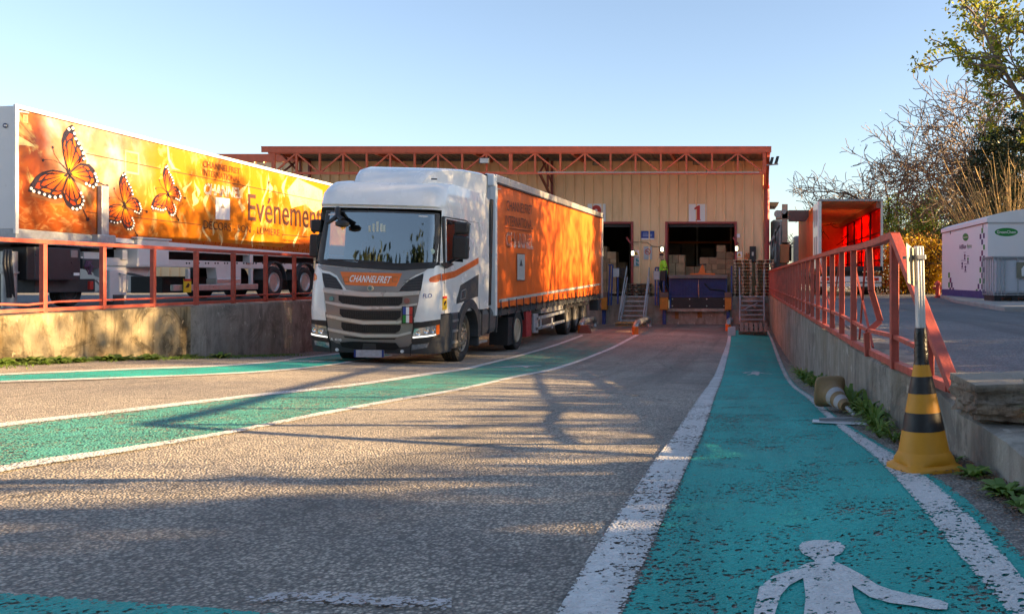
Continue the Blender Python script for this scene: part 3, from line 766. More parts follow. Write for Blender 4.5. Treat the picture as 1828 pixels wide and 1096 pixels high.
fpatch('running_light', [(557, 594.5), (572, 598), (586, 600.5), (586, 602.5), (572, 600.5), (557, 597)], led, .036, .01, hl[0])
fpatch('running_light', [(738, 601), (765, 598.5), (781, 596), (781, 598), (765, 601), (738, 603.5)], led, .036, .01, hl[1])
fog = [(561, 607), (588, 611.5), (588.5, 621), (563, 615.5)], [(736, 615.5), (766, 612), (763, 620.5), (735, 625)]
for P in fog: fpatch('fog_lamp', P, lamp_glass, .016, .02)
for (x, y) in ((602, 624), (718, 627)):
    q = front(x, y, .01); MB().lathe([(-.012, .028), (.01, .034)], q, 'Y', 16).build('washer_cap', white_pl, T, local=True)
fpatch('bumper_seam', [(589, 611), (590.2, 611), (591.5, 629), (590.3, 629)], mesh_blk, .003, .006)
fpatch('bumper_seam', [(733, 619), (734.2, 619), (733, 635), (731.8, 635)], mesh_blk, .003, .006)
npl = fpatch('number_plate', [(634, 624), (687, 624.5), (687, 637.5), (634, 637)], mat('plate_blurred', (.55, .56, .62), .4, 0, .15, 14), .05, .02)
for P in ([(634, 624), (637.5, 624), (637.5, 637), (634, 637)], [(683.5, 624.5), (687, 624.5), (687, 637.5), (683.5, 637.5)]): fpatch('plate_band', P, blue_ink, .053, .01, npl)
# flag plaque and stickers on the grille
pq = fpatch('flag_plaque', [(719, 546.5), (740, 546.5), (739, 577.5), (718.5, 577.5)], black_pl, .045, .02)
for (x0, y0, c) in ((721, 548, blue_ink), (726.7, 548, white_ink), (732.4, 548, red_ink), (721, 562.5, green_ink), (726.7, 562.5, white_ink), (732.4, 562.5, red_ink)):
    fpatch('flag_stripe', [(x0, y0), (x0+5.5, y0), (x0+5.3, y0+13.5), (x0-.2, y0+13.5)], c, .048, .006, pq)
q = front(593, 533, .03); MB().lathe([(-.008, .045), (.01, .045)], q, 'Y', 6).build('grille_badge', mat('badge_teal', (.1, .2, .2)), T, local=True)
q = front(727, 537, .03); MB().lathe([(-.008, .05), (.01, .05)], q, 'Y', 14).build('grille_badge', mat('badge_red', (.28, .1, .08)), T, local=True)
ftext('FLO', [(755.5, 524.5), (772, 524), (772, 531.5), (755.5, 532)], blue_ink, .018, bold=.01, shear=.1)
# ---- left-hand (image right) side of the cab
def sbox(name, x0, y0, x1, y1, material, o0, o1):
    return MB().prism([side(x, y, o1) for x, y in rect(x0, y0, x1, y1)], (1, 0, 0), o1-o0).build(name, material, T, local=True)
# side window frame and glass
ghw = glassmat('side_glass', (.22, .22, .22), .12)
win = [(794, 390), (831, 397), (838, 404), (836, 440), (825, 455), (795, 470)]
spatch('window_surround', [(791, 386), (831, 393), (840, 400), (838, 446), (826, 460), (792, 475)], black_pl, .006, .02)
spatch('side_window', win, mat('side_window_dark', (.012, .012, .014), .06, 0, .4, 6, coat=1), .012, .01)
m = MB()
for P in (win,):
    for a, b in zip(P, P[1:]+P[:1]): m.bar(side(*a, .016), side(*b, .016), .025, .02)
m.build('window_frame', cab_white, T, local=True)
def stripe():
    a = [(772, 495), (774, 492.5), (812, 483.5), (854, 460.5), (854, 470.5), (812, 495.5), (776, 505), (771.5, 503), (770, 499)]
    P = [p for p in a]
    return P
spatch('stripe', [(789.5, 489), (812, 483.5), (854, 460), (854, 470.5), (812, 495), (789.5, 501.5)], orange_st, .004, .006)
fpatch('stripe', [(789, 488.6), (778, 491.8), (769, 495.2), (766, 499), (768, 503.6), (778, 504.2), (789, 501.6)], orange_st, .016, .02)
spatch('side_panel', [(822, 509), (854, 490), (853, 529), (815, 542.5), (815, 535)], dgrey_pl, .006, .01)
m = MB()
for a, b in (((821, 535), (829, 532)), ((829, 532), (830, 516)), ((830, 516), (823, 520)), ((823, 520), (821, 535))): m.bar(side(*a, .012), side(*b, .012), .02, .012)
m.build('panel_handle', steel, T, local=True)
m = MB()
for a, b in (((793, 477), (793, 560)), ((855, 400), (856, 560)), ((793, 560), (800, 562)), ((793, 389), (855, 398))): m.bar(side(*a, .0015), side(*b, .0015), .008, .006)
m.build('door_seam', dgrey_pl, T, local=True)
m = MB(); m.prism([side(*p, .05) for p in [(786, 470), (800, 467), (806, 472), (794, 479)]], (1, 0, 0), .05); m.build('mirror_foot', black_pl, T, local=True)
ys = spatch('warning_sticker', [(789.5, 529), (797.5, 528), (797.5, 552), (789.5, 554)], yellow_ink, .006, .004)
spatch('sticker_band', [(789.5, 529), (797.5, 528), (797.5, 532.5), (789.5, 533.5)], red_ink, .009, .003, ys)
spatch('sticker_print', [(791.5, 541), (796, 535), (796, 540), (791.5, 547)], dark_ink, .009, .003, ys)
# wheel arch, step, side skirt, deflector
wc = TMi @ Vector((TX+HW, F*(-(TX+HW-.06))/(1330-828.0)*1.0, 0)); wy = wc.y
m = MB(); n_ = 22
ri, ro = .545, .72
zc = .5
for i in range(n_):
    a0 = R(-8+196*i/n_); a1 = R(-8+196*(i+1)/n_)
    pts = []
    for x in (HW-.28, HW+.055):
        for (a, r_) in ((a0, ri), (a1, ri), (a1, ro), (a0, ro)):
            pts.append((x, wy-math.cos(a)*r_, zc+math.sin(a)*r_))
    m.hexa(pts)
m.build('wheel_arch', dgrey_pl, T, local=True, smooth=40)
m = MB(); m.box(HW-.25, HW+.03, .80, wy-.66, .28, .98); m.build('entry_step', dgrey_pl, T, local=True, bevel=.03)
m = MB()
for z in (.38, .60, .80): m.box(HW-.1, HW+.045, .84, wy-.70, z, z+.05)
m.build('step_tread', steel, T, local=True)
MB().box(HW-.25, HW+.04, wy+.62, wy+.68, .22, 1.0).build('mud_guard', dgrey_pl, T, local=True, bevel=.02)
MB().box(-.9, .9, .3, 6.0, .42, .62).build('chassis', mat('chassis_black', (.015, .015, .016), .6), T, local=True)
MB().hexa([(HW-.16, 2.95, 1.0), (HW, 2.95, 1.0), (HW-.01, 3.42, 1.0), (HW-.10, 3.42, 1.0), (HW-.2, 2.95, 3.5), (HW-.05, 2.95, 3.5), (HW-.05, 3.42, 3.35), (HW-.15, 3.42, 3.35)]).build('side_fairing', cab_white, T, local=True, bevel=.03)
MB().box(HW-.03, HW+.015, 3.30, 3.44, 1.05, 3.4).build('fairing_edge', black_pl, T, local=True, bevel=.01)
# front wheels, drive wheels at their places on the road
def wheel_at(px, X, r, parent, hub, wd=.34, face=1, rimm=None, loc=True):
    y = F*X/(px-CX); z = G(X, y)+r
    return wheel(parent, (X-face*wd/2, y, z), r, wd, face, rimm, hub=hub)
_b = MB.build
def to_local(o_, root):
    pass
X_R = TX+HW-.03
def build_world_wheels(root, px, X, r, hub, wd, rimm, twin_x):
    for (xx, fc) in ((X, 1), (twin_x, -1)):
        y = F*X/(px-CX); z = G(X, y)+r; c = rootmat(root).inverted() @ Vector((xx-fc*wd/2, y, z))
        wheel2(root, c, r, wd, fc, rimm, hub)
def wheel2(root, c, r, wd, fc, rimm, hub):
    # wheel() works in the parent's own frame here
    old = MB.build
    def bl(s, name, m, parent=None, local=False, **kw): return old(s, name, m, parent, True, **kw)
    MB.build = bl
    try: wheel(root, c, r, wd, fc, rimm, hub=hub)
    finally: MB.build = old
rim_f = mat('alloy_rim', (.42, .37, .30), .35, .8, .15, 8, 0, 60, .3, (.1, .08, .06), 6)
rim_d = mat('tan_drive_rim', (.50, .40, .28), .5, .3, .12, 8, 0, 60, .3, (.1, .08, .06), 6)
build_world_wheels(T, 826, X_R, .50, 'front', .32, rim_f, TX-HW+.03)
build_world_wheels(T, 925, X_R, .49, 'deep', .30, rim_d, TX-HW+.03)
c = TMi @ Vector((X_R, F*X_R/(925-CX), G(X_R, 21.6)+.49))
m = MB()
for i in range(16):
    a0 = R(-25+180*i/16); a1 = R(-25+180*(i+1)/16)
    pts = []
    for x in (c.x-.5, c.x+.02):
        for (a, r_) in ((a0, .53), (a1, .53), (a1, .57), (a0, .57)): pts.append((x, c.y-math.cos(a)*r_, c.z+math.sin(a)*r_))
    m.hexa(pts)
m.box(c.x-.45, c.x, c.y-.95, c.y-.5, c.z-.32, c.z+.35)
m.build('rear_mudguard', black_pl, T, local=True, smooth=40)
# fuel tank
m = MB(); m.box(HW-.62, HW-.04, wy+.74, wy+2.42, .40, .98); ft = m.build('fuel_tank', mat('tank_grey', (.13, .13, .135), .4, .4, .1, 5), T, local=True, bevel=.12)
m = MB()
for yy in (wy+1.05, wy+1.6, wy+2.15): m.box(HW-.64, HW-.02, yy, yy+.06, .41, .99)
m.build('tank_strap', dgrey_pl, ft, local=True)
MB().box(HW-.3, HW-.03, wy+.86, wy+1.5, .24, .29).build('tank_step', alu, T, local=True)
# roof deflector
def sp(px, py, yl):
    p = TMi @ W(px, py, TY+yl); return Vector((p.x, yl, p.z))
m = MB()
a = [sp(647, 321, .62), sp(700, 321, .62), sp(764, 322, .62), sp(800, 336, .75)]
b = [sp(668, 295, 1.55), sp(720, 297, 1.5), sp(790, 297.5, 1.55), sp(862, 293, 2.4)]
m = MB(); zt = b[0].z
prof = [(.62, 3.42), (.80, 3.60), (1.05, 3.74), (1.6, 3.85), (2.3, 3.92), (3.05, 3.95), (3.2, 3.93)]
vs = []; fs = []
us = [-1, -.97, -.9, -.75, -.4, 0, .4, .75, .9, .97, 1]
for (y, z) in prof:
    hwid = .62+.5*(y-.5)/2.7
    for u in us:
        e = max(0, (abs(u)-.88)/.12); vs.append((u*min(hwid, 1.12), y, z-.04*e*e))
k = len(us)
for i in range(len(prof)-1):
    for j in range(k-1): fs.append((i*k+j, i*k+j+1, (i+1)*k+j+1, (i+1)*k+j))
nv = len(vs)
vs += [(v[0], v[1], 3.40) for v in vs[:]]
for i in range(len(prof)-1):
    for j in (0, k-1): fs.append((i*k+j, (i+1)*k+j, nv+(i+1)*k+j, nv+i*k+j))
for i in (0, len(prof)-1):
    for j in range(k-1): fs.append((i*k+j, i*k+j+1, nv+i*k+j+1, nv+i*k+j))
m.add(vs, fs); m.build('roof_deflector', cab_white, T, local=True, smooth=40)
MB().box(-1.12, 1.12, 3.2, 3.26, 3.3, 3.94).build('deflector_edge', black_pl, T, local=True)
# mirrors
def lbox(name, x0, y0, x1, y1, yl, dep, material, bev=.03):
    a = sp(x0, y0, yl); b = sp(x1, y1, yl)
    return MB().box(a.x, b.x, yl, yl+dep, a.z, b.z).build(name, material, T, local=True, bevel=bev)
mr = lbox('mirror', 807, 420.5, 833.5, 463, .52, .16, black_pl, .04); lbox('mirror', 810, 396, 835, 418, .54, .14, black_pl, .04)
mr = lbox('mirror', 552, 418, 567, 459, .42, .16, black_pl, .03); lbox('mirror', 554, 391.5, 573, 414, .42, .14, black_pl, .03)
m = MB(); m.tube([sp(800, 470, .6), sp(812, 462, .58)], .03); m.tube([sp(812, 422, .6), sp(815, 414, .6)], .03); m.tube([sp(806, 400, .66), sp(795, 392, .8)], .025); m.build('mirror_arm', black_pl, T, local=True)
m = MB(); m.tube([sp(560, 416, .5), sp(563, 410, .5)], .03); m.tube([sp(572, 400, .5), sp(580, 396, .6)], .03); m.build('mirror_arm', black_pl, T, local=True)
m = MB(); m.tube([front(604, 374, .02), sp(603, 386, .05), sp(590, 395, -.05), sp(583, 399, -.06)], [.06, .045, .035, .03], 10); m.tube([sp(603, 386, .05), sp(612, 394, -.02)], [.045, .06], 10); m.build('mirror_arm', black_pl, T, local=True, smooth=40)
m = MB(); q = sp(611, 400, -.05); m.lathe([(-.05, .04), (-.03, .12), (.02, .13), (.05, .08), (.06, 0)], (0, 0, 0), 'Z', 20)
m.v = [(q.x+x*1.0, q.y+y*.5, q.z+z*1.2) for x, y, z in m.v]; m.build('kerb_mirror', black_pl, T, local=True, smooth=40)
m = MB()
for (x, y) in ((640, 322), (775, 320)): m.tube([sp(x-5, y, .75), sp(x+5, y, .75)], .014)
m.build('roof_clip', black_pl, T, local=True)
# ================================================================ curtain trailer behind the cab
def curtain_mat(name, col, rough=.5, trans=0.0):
    m, n, b = newmat(name); co = coords(n)
    c = mixc(n, ramp(n, noise(n, co, .8, 5), .3, .7), mul(col, .9), mul(col, 1.1))
    d = ramp(n, noise(n, coords(n, (1, .5, 1.2)), 1.6, 8, .7), .55, .8, 0, .3); c = mixc(n, d, c, mul(col, .55))
    n.links.new(c, b.inputs['Base Color']); b.inputs['Roughness'].default_value = rough
    bp = n.nodes.new('ShaderNodeBump'); bp.inputs['Strength'].default_value = .35; bp.inputs['Distance'].default_value = .05
    n.links.new(noise(n, coords(n, (1, 1.6, .35)), 2.2, 3, .5), bp.inputs['Height']); n.links.new(bp.outputs[0], b.inputs['Normal'])
    if trans:
        t = n.nodes.new('ShaderNodeBsdfTranslucent'); n.links.new(c, t.inputs[0])
        mx = n.nodes.new('ShaderNodeMixShader'); mx.inputs[0].default_value = trans
        n.links.new(b.outputs[0], mx.inputs[1]); n.links.new(t.outputs[0], mx.inputs[2])
        n.links.new(mx.outputs[0], n.nodes['Material Output'].inputs[0])
    MATS[name] = m; return m
curt = curtain_mat('orange_curtain', (.72, .125, .010), .42)
XT = -5.7; XTL = -8.25
YF, YE = 19.75, 34.6
def zt(y): return 2.36+(y-YF)*.0150
def zb(y): return -.72+(y-YF)*.0070
TR = thing('curtain_trailer', 'orange curtain-sided trailer behind the white lorry cab, nearer the dock', 'trailer', (XT-1.25, YF+8, -1.8))
def slab(x0, x1, ya, yb, za, zb_, name, m_, par, **kw):   # za/zb_: functions of y
    return MB().hexa([(x0, ya, za(ya)), (x1, ya, za(ya)), (x1, yb, za(yb)), (x0, yb, za(yb)), (x0, ya, zb_(ya)), (x1, ya, zb_(ya)), (x1, yb, zb_(yb)), (x0, yb, zb_(yb))]).build(name, m_, par, **kw)
slab(XTL, XT-.03, YF, YF+.06, lambda y: zb(y)-.1, lambda y: zt(y)-.03, 'front_wall', white_pl, TR)
slab(XTL, XT-.04, YF, YE, lambda y: zt(y)-.06, lambda y: zt(y), 'roof', white_pl, TR)
slab(XTL, XTL+.03, YF, YE, zb, lambda y: zt(y)-.05, 'far_curtain', curt, TR)
# the near curtain: scalloped hem, slight pockets between the straps
m = MB(); n_ = 150; vs = []; fs = []; rows = 12
for i in range(n_+1):
    y = YF+.12+(YE-YF-.30)*i/n_
    ph = (y-YF)/.62
    for j in range(rows+1):
        v = j/rows; lo = zb(y)+.02+.035*abs(math.sin(ph*math.pi)); z = lo+(zt(y)-.17-lo)*v
        x = XT+.012*math.sin(ph*math.pi)**2*(1-v)**2+.010*math.sin(y*2.3+v*2)*(1-abs(2*v-1))+.006*math.sin(y*7.1)*(1-v)
        vs.append((x, y, z))
for i in range(n_):
    for j in range(rows): fs.append((i*(rows+1)+j, (i+1)*(rows+1)+j, (i+1)*(rows+1)+j+1, i*(rows+1)+j+1))
m.add(vs, fs); cu = m.build('curtain', curt, TR, smooth=80)
slab(XT-.08, XT+.05, YF, YE, lambda y: zt(y)-.17, lambda y: zt(y)+.02, 'top_rail', alu, TR, bevel=.015)
slab(XT-.03, XT+.056, YF+.1, YE, lambda y: zt(y)-.19, lambda y: zt(y)-.15, 'rail_shadow_gap', black_pl, TR)
slab(XT-.10, XT+.035, YF-.02, YF+.12, lambda y: zb(y)-.12, lambda y: zt(y)-.02, 'front_post', white_pl, TR, bevel=.015)
slab(XT-.14, XT+.05, YE-.2, YE, lambda y: zb(y)-.15, lambda y: zt(y)+.03, 'rear_post', alu, TR, bevel=.015)
slab(XTL, XT-.14, YE-.12, YE-.02, zb, zt, 'rear_door', white_pl, TR)
slab(XT-.10, XT-.02, YF, YE, lambda y: zb(y)-.14, lambda y: zb(y)-.01, 'side_rave', dgrey_pl, TR)
slab(XTL, XT-.05, YF, YE, lambda y: zb(y)-.12, lambda y: zb(y)+.02, 'floor', black_pl, TR)
slab(XTL+.8, XT-.9, YF+1.2, YE-.1, lambda y: zb(y)-.5, lambda y: zb(y)-.12, 'chassis', mat('chassis_black', (.015, .015, .016), .6), TR)
# reflective line near the hem
slab(XT, XT+.016, YF+.35, YE-.5, lambda y: zb(y)+.17+(y-YF)*.0145, lambda y: zb(y)+.24+(y-YF)*.0145, 'reflective_line', refl, TR)
for k in range(21):
    y = YF+.45+k*.69
    m = MB(); m.bar((XT+.022, y, zb(y)+.22), (XT+.03, y, zb(y)-.1), .045, .012, (1, 0, 0)); m.box(XT+.02, XT+.045, y-.03, y+.03, zb(y)-.02, zb(y)+.07)
    m.bar((XT-.02, y, zb(y)-.1), (XT+.0, y+.02, zb(y)-.17), .03, .02)
    m.build('strap', dgrey_pl, TR)
def tq(x0, y0, x1, y1, x2, y2, x3, y3, off=.02): return [XP(x, y, XT) for x, y in ((x0, y0), (x1, y1), (x2, y2), (x3, y3))]
ink_t = mat('brown_curtain_lettering', (.10, .025, .012), .5)
text_on('CHANNELFRET', tq(902, 357.5, 948, 367.3, 948, 383, 902, 376), (1, 0, 0), .03, ink_t, TR, bold=.0)
text_on('INTERNATIONAL', tq(900, 384, 949.5, 393, 949.5, 410, 900, 402), (1, 0, 0), .03, ink_t, TR, bold=.0)
MB().prism([p+Vector((.03, 0, 0)) for p in tq(900, 405.8, 949.5, 413.3, 949.5, 414.3, 900, 407)], (1, 0, 0), .006).build('rule', ink_t, TR)
text_on('CHANNEL', tq(901.5, 413.5, 950, 420.5, 950, 445, 901.5, 441.5), (1, 0, 0), .03, white_ink, TR, outline=.02, shear=0)
pn = MB().prism([p+Vector((.03, 0, 0)) for p in tq(921.5, 452.5, 934.8, 453.5, 934.8, 501.5, 921.5, 501)], (1, 0, 0), .006).build('emblem_panel', refl, TR)
MB().prism([XP(x, y, XT)+Vector((.034, 0, 0)) for x, y in ((928.2, 463), (931, 475), (925.4, 475))], (1, 0, 0), .004).build('emblem_mark', dgrey_pl, pn)
for P in ([(921.5, 452.5), (934.8, 453.5), (934.8, 454.7), (921.5, 453.7)], [(921.5, 499.5), (934.8, 500), (934.8, 501.5), (921.5, 501)]): MB().prism([XP(x, y, XT)+Vector((.034, 0, 0)) for x, y in P], (1, 0, 0), .004).build('emblem_edge', ink_t, pn)
for P in ([(885, 336), (892, 337.5), (892, 339), (886.3, 338), (886.3, 356), (885, 356)],): MB().prism([XP(x, y, XT)+Vector((.03, 0, 0)) for x, y in P], (1, 0, 0), .004).build('corner_mark', refl, TR)
m = MB(); m.hexa([(XT-.18, YF-.06, 2.10), (XT+.02, YF-.06, 2.10), (XT+.02, YF+.1, 2.10), (XT-.18, YF+.1, 2.10), (XT-.22, YF-.06, 2.40), (XT+.02, YF-.06, 2.38), (XT+.02, YF+.1, 2.38), (XT-.22, YF+.1, 2.40)]); m.build('corner_cap', white_pl, TR, bevel=.04)
# side guard, landing legs, lamps, wheels
ya, yb = F*XT/(954-CX), F*XT/(1008-CX)
zz = lambda py, px: XP(px, py, XT).z
m = MB(); gq = lambda x0, y0, x1, y1: m.prism([XP(*p, XT) for p in ((x0, y0), (x1, y1[0]), (x1, y1[1]), (x0, y0+(y1[1]-y1[0])*1.05))], (1, 0, 0), .04)
gq(958, 566.5, 1008, (553.5, 558.5)); gq(956, 585, 1008, (570.5, 575.5))
m.prism([XP(*p, XT) for p in rect(953, 560, 961, 594)], (1, 0, 0), .05)
for p in (965, 985): m.prism([XP(a, b, XT) for a, b in rect(p, 567, p+2, 586)], (1, 0, 0), .03)
m.build('side_guard', galv, TR, bevel=.008)
MB().prism([XP(*p, XT-.05) for p in ((966, 549), (1006, 543), (1006, 552), (966, 560))], (1, 0, 0), .5).build('pallet_box', alu, TR, bevel=.01)
MB().box(XT-.4, XT-.02, F*XT/(941-CX), F*XT/(950-CX), -1.52, -.85).build('landing_leg', mat('red_leg', (.40, .03, .03), .5), TR, bevel=.01)
MB().box(XTL+.1, XTL+.4, F*XT/(941-CX), F*XT/(950-CX), -1.52, -.85).build('landing_leg', MATS['red_leg'], TR, bevel=.01)
MB().box(XT-.35, XT+.0, YE-.9, YE-.15, -1.22, -.82).build('lamp_box', dgrey_pl, TR, bevel=.02)
m = MB(); m.box(XT-.01, XT+.01, YE-.45, YE-.35, -1.05, -.95); m.build('side_lamp', amber, TR)
for px in (1016, 1030.5, 1044):
    for xx, fc in ((XT-.02, 1), (XTL+.05, -1)):
        y = F*XT/(px-CX); wheel(TR, (xx-fc*.18, y, G(xx, y)+.49), .49, .36, fc, mat('dull_rim', (.20, .19, .18), .5, .5), hub='deep')
m = MB(); m.box(XT-.42, XT-.02, F*XT/(1008-CX), F*XT/(1052-CX), -.93, -.84); m.build('mudguard', black_pl, TR)

# ================================================================ butterfly trailer on the left yard
def art_mat():
    m, n, b = newmat('printed_panel_art'); co = coords(n)
    sx = n.nodes.new('ShaderNodeSeparateXYZ'); n.links.new(co, sx.inputs[0])
    y, z = sx.outputs[1], sx.outputs[2]
    wv = noise(n, coords(n, (1, .8, 1.0)), .55, 5, .6, 1.3)
    base = mixc(n, ramp(n, wv, .38, .62), (0.260, 0.050, 0.006), (0.43, 0.115, 0.006))
    right = mixc(n, ramp(n, y, 2.4, 4.8), base, (0.47, 0.145, 0.006))
    fl = noise(n, coords(n, (1, 1.3, .8)), 1.1, 6, .62, 2.2)
    flm = ramp(n, fl, .54, .62, 0, .85)
    c = mixc(n, flm, right, (0.521, 0.310, 0.093))
    cl = noise(n, coords(n, (1, .7, .7)), .8, 5, .55, .8)
    # pale hazy sky behind the butterflies: upper left half only
    up = ramp(n, z, 2.2, 3.0); lf = ramp(n, y, 3.9, 2.3)
    x1 = N(n, 'Math', operation='MULTIPLY'); n.links.new(up, x1.inputs[0]); n.links.new(lf, x1.inputs[1])
    lf2 = ramp(n, y, .4, .8)
    x3 = N(n, 'Math', operation='MULTIPLY'); n.links.new(x1.outputs[0], x3.inputs[0]); n.links.new(lf2, x3.inputs[1])
    x2 = N(n, 'Math', operation='MULTIPLY'); n.links.new(x3.outputs[0], x2.inputs[0]); n.links.new(ramp(n, cl, .36, .58), x2.inputs[1])
    c = mixc(n, x2.outputs[0], c, mixc(n, ramp(n, noise(n, co, 1.6, 4), .4, .6), (0.310, 0.223, 0.124), (0.384, 0.372, 0.347)))
    lo = ramp(n, z, 2.35, 1.75); lfl = ramp(n, y, 3.9, 2.6)
    x4 = N(n, 'Math', operation='MULTIPLY'); n.links.new(lo, x4.inputs[0]); n.links.new(lfl, x4.inputs[1])
    crowd = mixc(n, ramp(n, noise(n, coords(n, (1, 1.6, 2.6)), 2.4, 4, .6, 1.5), .50, .66), (0.248, 0.053, 0.007), (0.384, 0.167, 0.056))
    c = mixc(n, x4.outputs[0], c, crowd)
    v = n.nodes.new('ShaderNodeTexVoronoi'); v.feature = 'DISTANCE_TO_EDGE'; n.links.new(coords(n, (1, .6, 1)), v.inputs['Vector']); v.inputs['Scale'].default_value = .9
    n.links.new(c, b.inputs['Base Color']); b.inputs['Roughness'].default_value = .28; b.inputs['Coat Weight'].default_value = .25
    MATS['art'] = m; return m
XB = -13.7
BT = thing('box_trailer', 'white box trailer printed with orange butterflies on the raised yard at left', 'trailer', (XB-1.25, 16.33, YL))
def bzt(y): return 3.25-.0104*(y-16.33)
def bzb(y): return .95-.0118*(y-16.33)
YB0, YB1 = 16.30, 31.2
slab(XB-2.5, XB-.02, YB0, YB1, lambda y: bzb(y)-.02, bzt, 'box_body', white_pl, BT, bevel=.02)
art = art_mat()
o = slab(XB-.02, XB+.006, YB0+.06, YB1-.05, bzb, lambda y: bzt(y)-.045, 'side_print', art, BT)
for v in o.data.vertices: v.co.y += 0
slab(XB-.03, XB+.018, YB0, YB1, lambda y: bzt(y)-.045, lambda y: bzt(y)+.03, 'roof_edge', white_pl, BT)
slab(XB-.01, XB+.020, YB0+.05, YB1, lambda y: bzt(y)-.062, lambda y: bzt(y)-.046, 'edge_line', dark_ink, BT)
slab(XB-.03, XB+.022, YB0-.015, YB0+.06, lambda y: bzb(y)-.1, lambda y: bzt(y)+.03, 'corner_post', white_pl, BT, bevel=.01)
slab(XB-2.45, XB+.012, YB0, YB0+2.5, lambda y: bzb(y)-.27, lambda y: bzb(y)-.02, 'side_rail', galv, BT, bevel=.01)
slab(XB-2.45, XB+.010, YB0+2.5, YB1, lambda y: bzb(y)-.13, lambda y: bzb(y)-.02, 'side_rail', white_pl, BT, bevel=.01)
# orange lower band with its stepped end
for P, mm in (([(204, 418), (503, 442), (528, 427), (563, 429.5), (563, 453.5), (204, 424.5)], mat('orange_band', (.36, .07, .006), .3)),):
    MB().prism([XP(x, y, XB)+Vector((.010, 0, 0)) for x, y in P], (1, 0, 0), .004).build('lower_band', mm, BT)
# --- butterflies, printed flat on the side
wings = [[(390, 465), (365, 400), (345, 310), (335, 220), (350, 160), (385, 115), (418, 95), (430, 130), (445, 190), (475, 240), (500, 290), (512, 340), (505, 375), (470, 385), (430, 420)],
         [(390, 470), (430, 425), (480, 390), (545, 395), (580, 430), (605, 480), (620, 530), (610, 555), (585, 577), (545, 560), (480, 520), (430, 490)],
         [(385, 470), (330, 448), (260, 440), (190, 455), (140, 490), (100, 545), (80, 605), (130, 615), (190, 635), (240, 655), (290, 662), (330, 650), (335, 610), (350, 560), (375, 500)],
         [(390, 480), (350, 550), (338, 620), (355, 670), (375, 710), (415, 745), (460, 755), (490, 735), (510, 690), (500, 650), (470, 590), (430, 520)]]
base0 = np.array([390, 468.0])
def affine(src, dst):
    A = np.array([[x, y, 1] for x, y in src]); return np.linalg.lstsq(A, np.array(dst, float), rcond=None)[0]
Kc = [(390, 465), (418, 95), (80, 605), (618, 530), (490, 745)]
aff = [affine(Kc, Kc), affine(Kc, [(808, 710), (815, 450), (640, 825), (948, 740), (880, 890)]), affine(Kc, [(1145, 625), (1130, 395), (1015, 735), (1253, 635), (1190, 785)])]
cell_m = attrmat('butterfly_cell_print', .3)
def bpos(p, A, off):
    q = np.array([p[0], p[1], 1.0]) @ A
    v = XP(30+q[0]*430/1828, 200+q[1]*430/1828, XB); v.x += off; return v
def colmesh(name, polys, cols, material, parent):
    m = MB(); cc = []
    for P, c in zip(polys, cols):
        b = len(m.v); m.v += [tuple(v) for v in P]; m.f.append(tuple(range(b, b+len(P)))); m.m.append(0); cc += list(c)
    o = m.build(name, material, parent, smooth='leaf')
    at = o.data.attributes.new('Col', 'FLOAT_COLOR', 'CORNER')
    flat = []
    li = 0
    for poly in o.data.polygons:
        for vi in poly.vertices: flat += list(cc[vi])+[1]
    at.data.foreach_set('color', flat); return o
YEL, ORG, RED = np.array([.50, .38, .015]), np.array([.44, .085, .006]), np.array([.26, .028, .006])
wing_black = mat('wing_black_print', (.016, .012, .02), .3)
shadow_print = mat('butterfly_drop_print', (.20, .075, .02), .35)
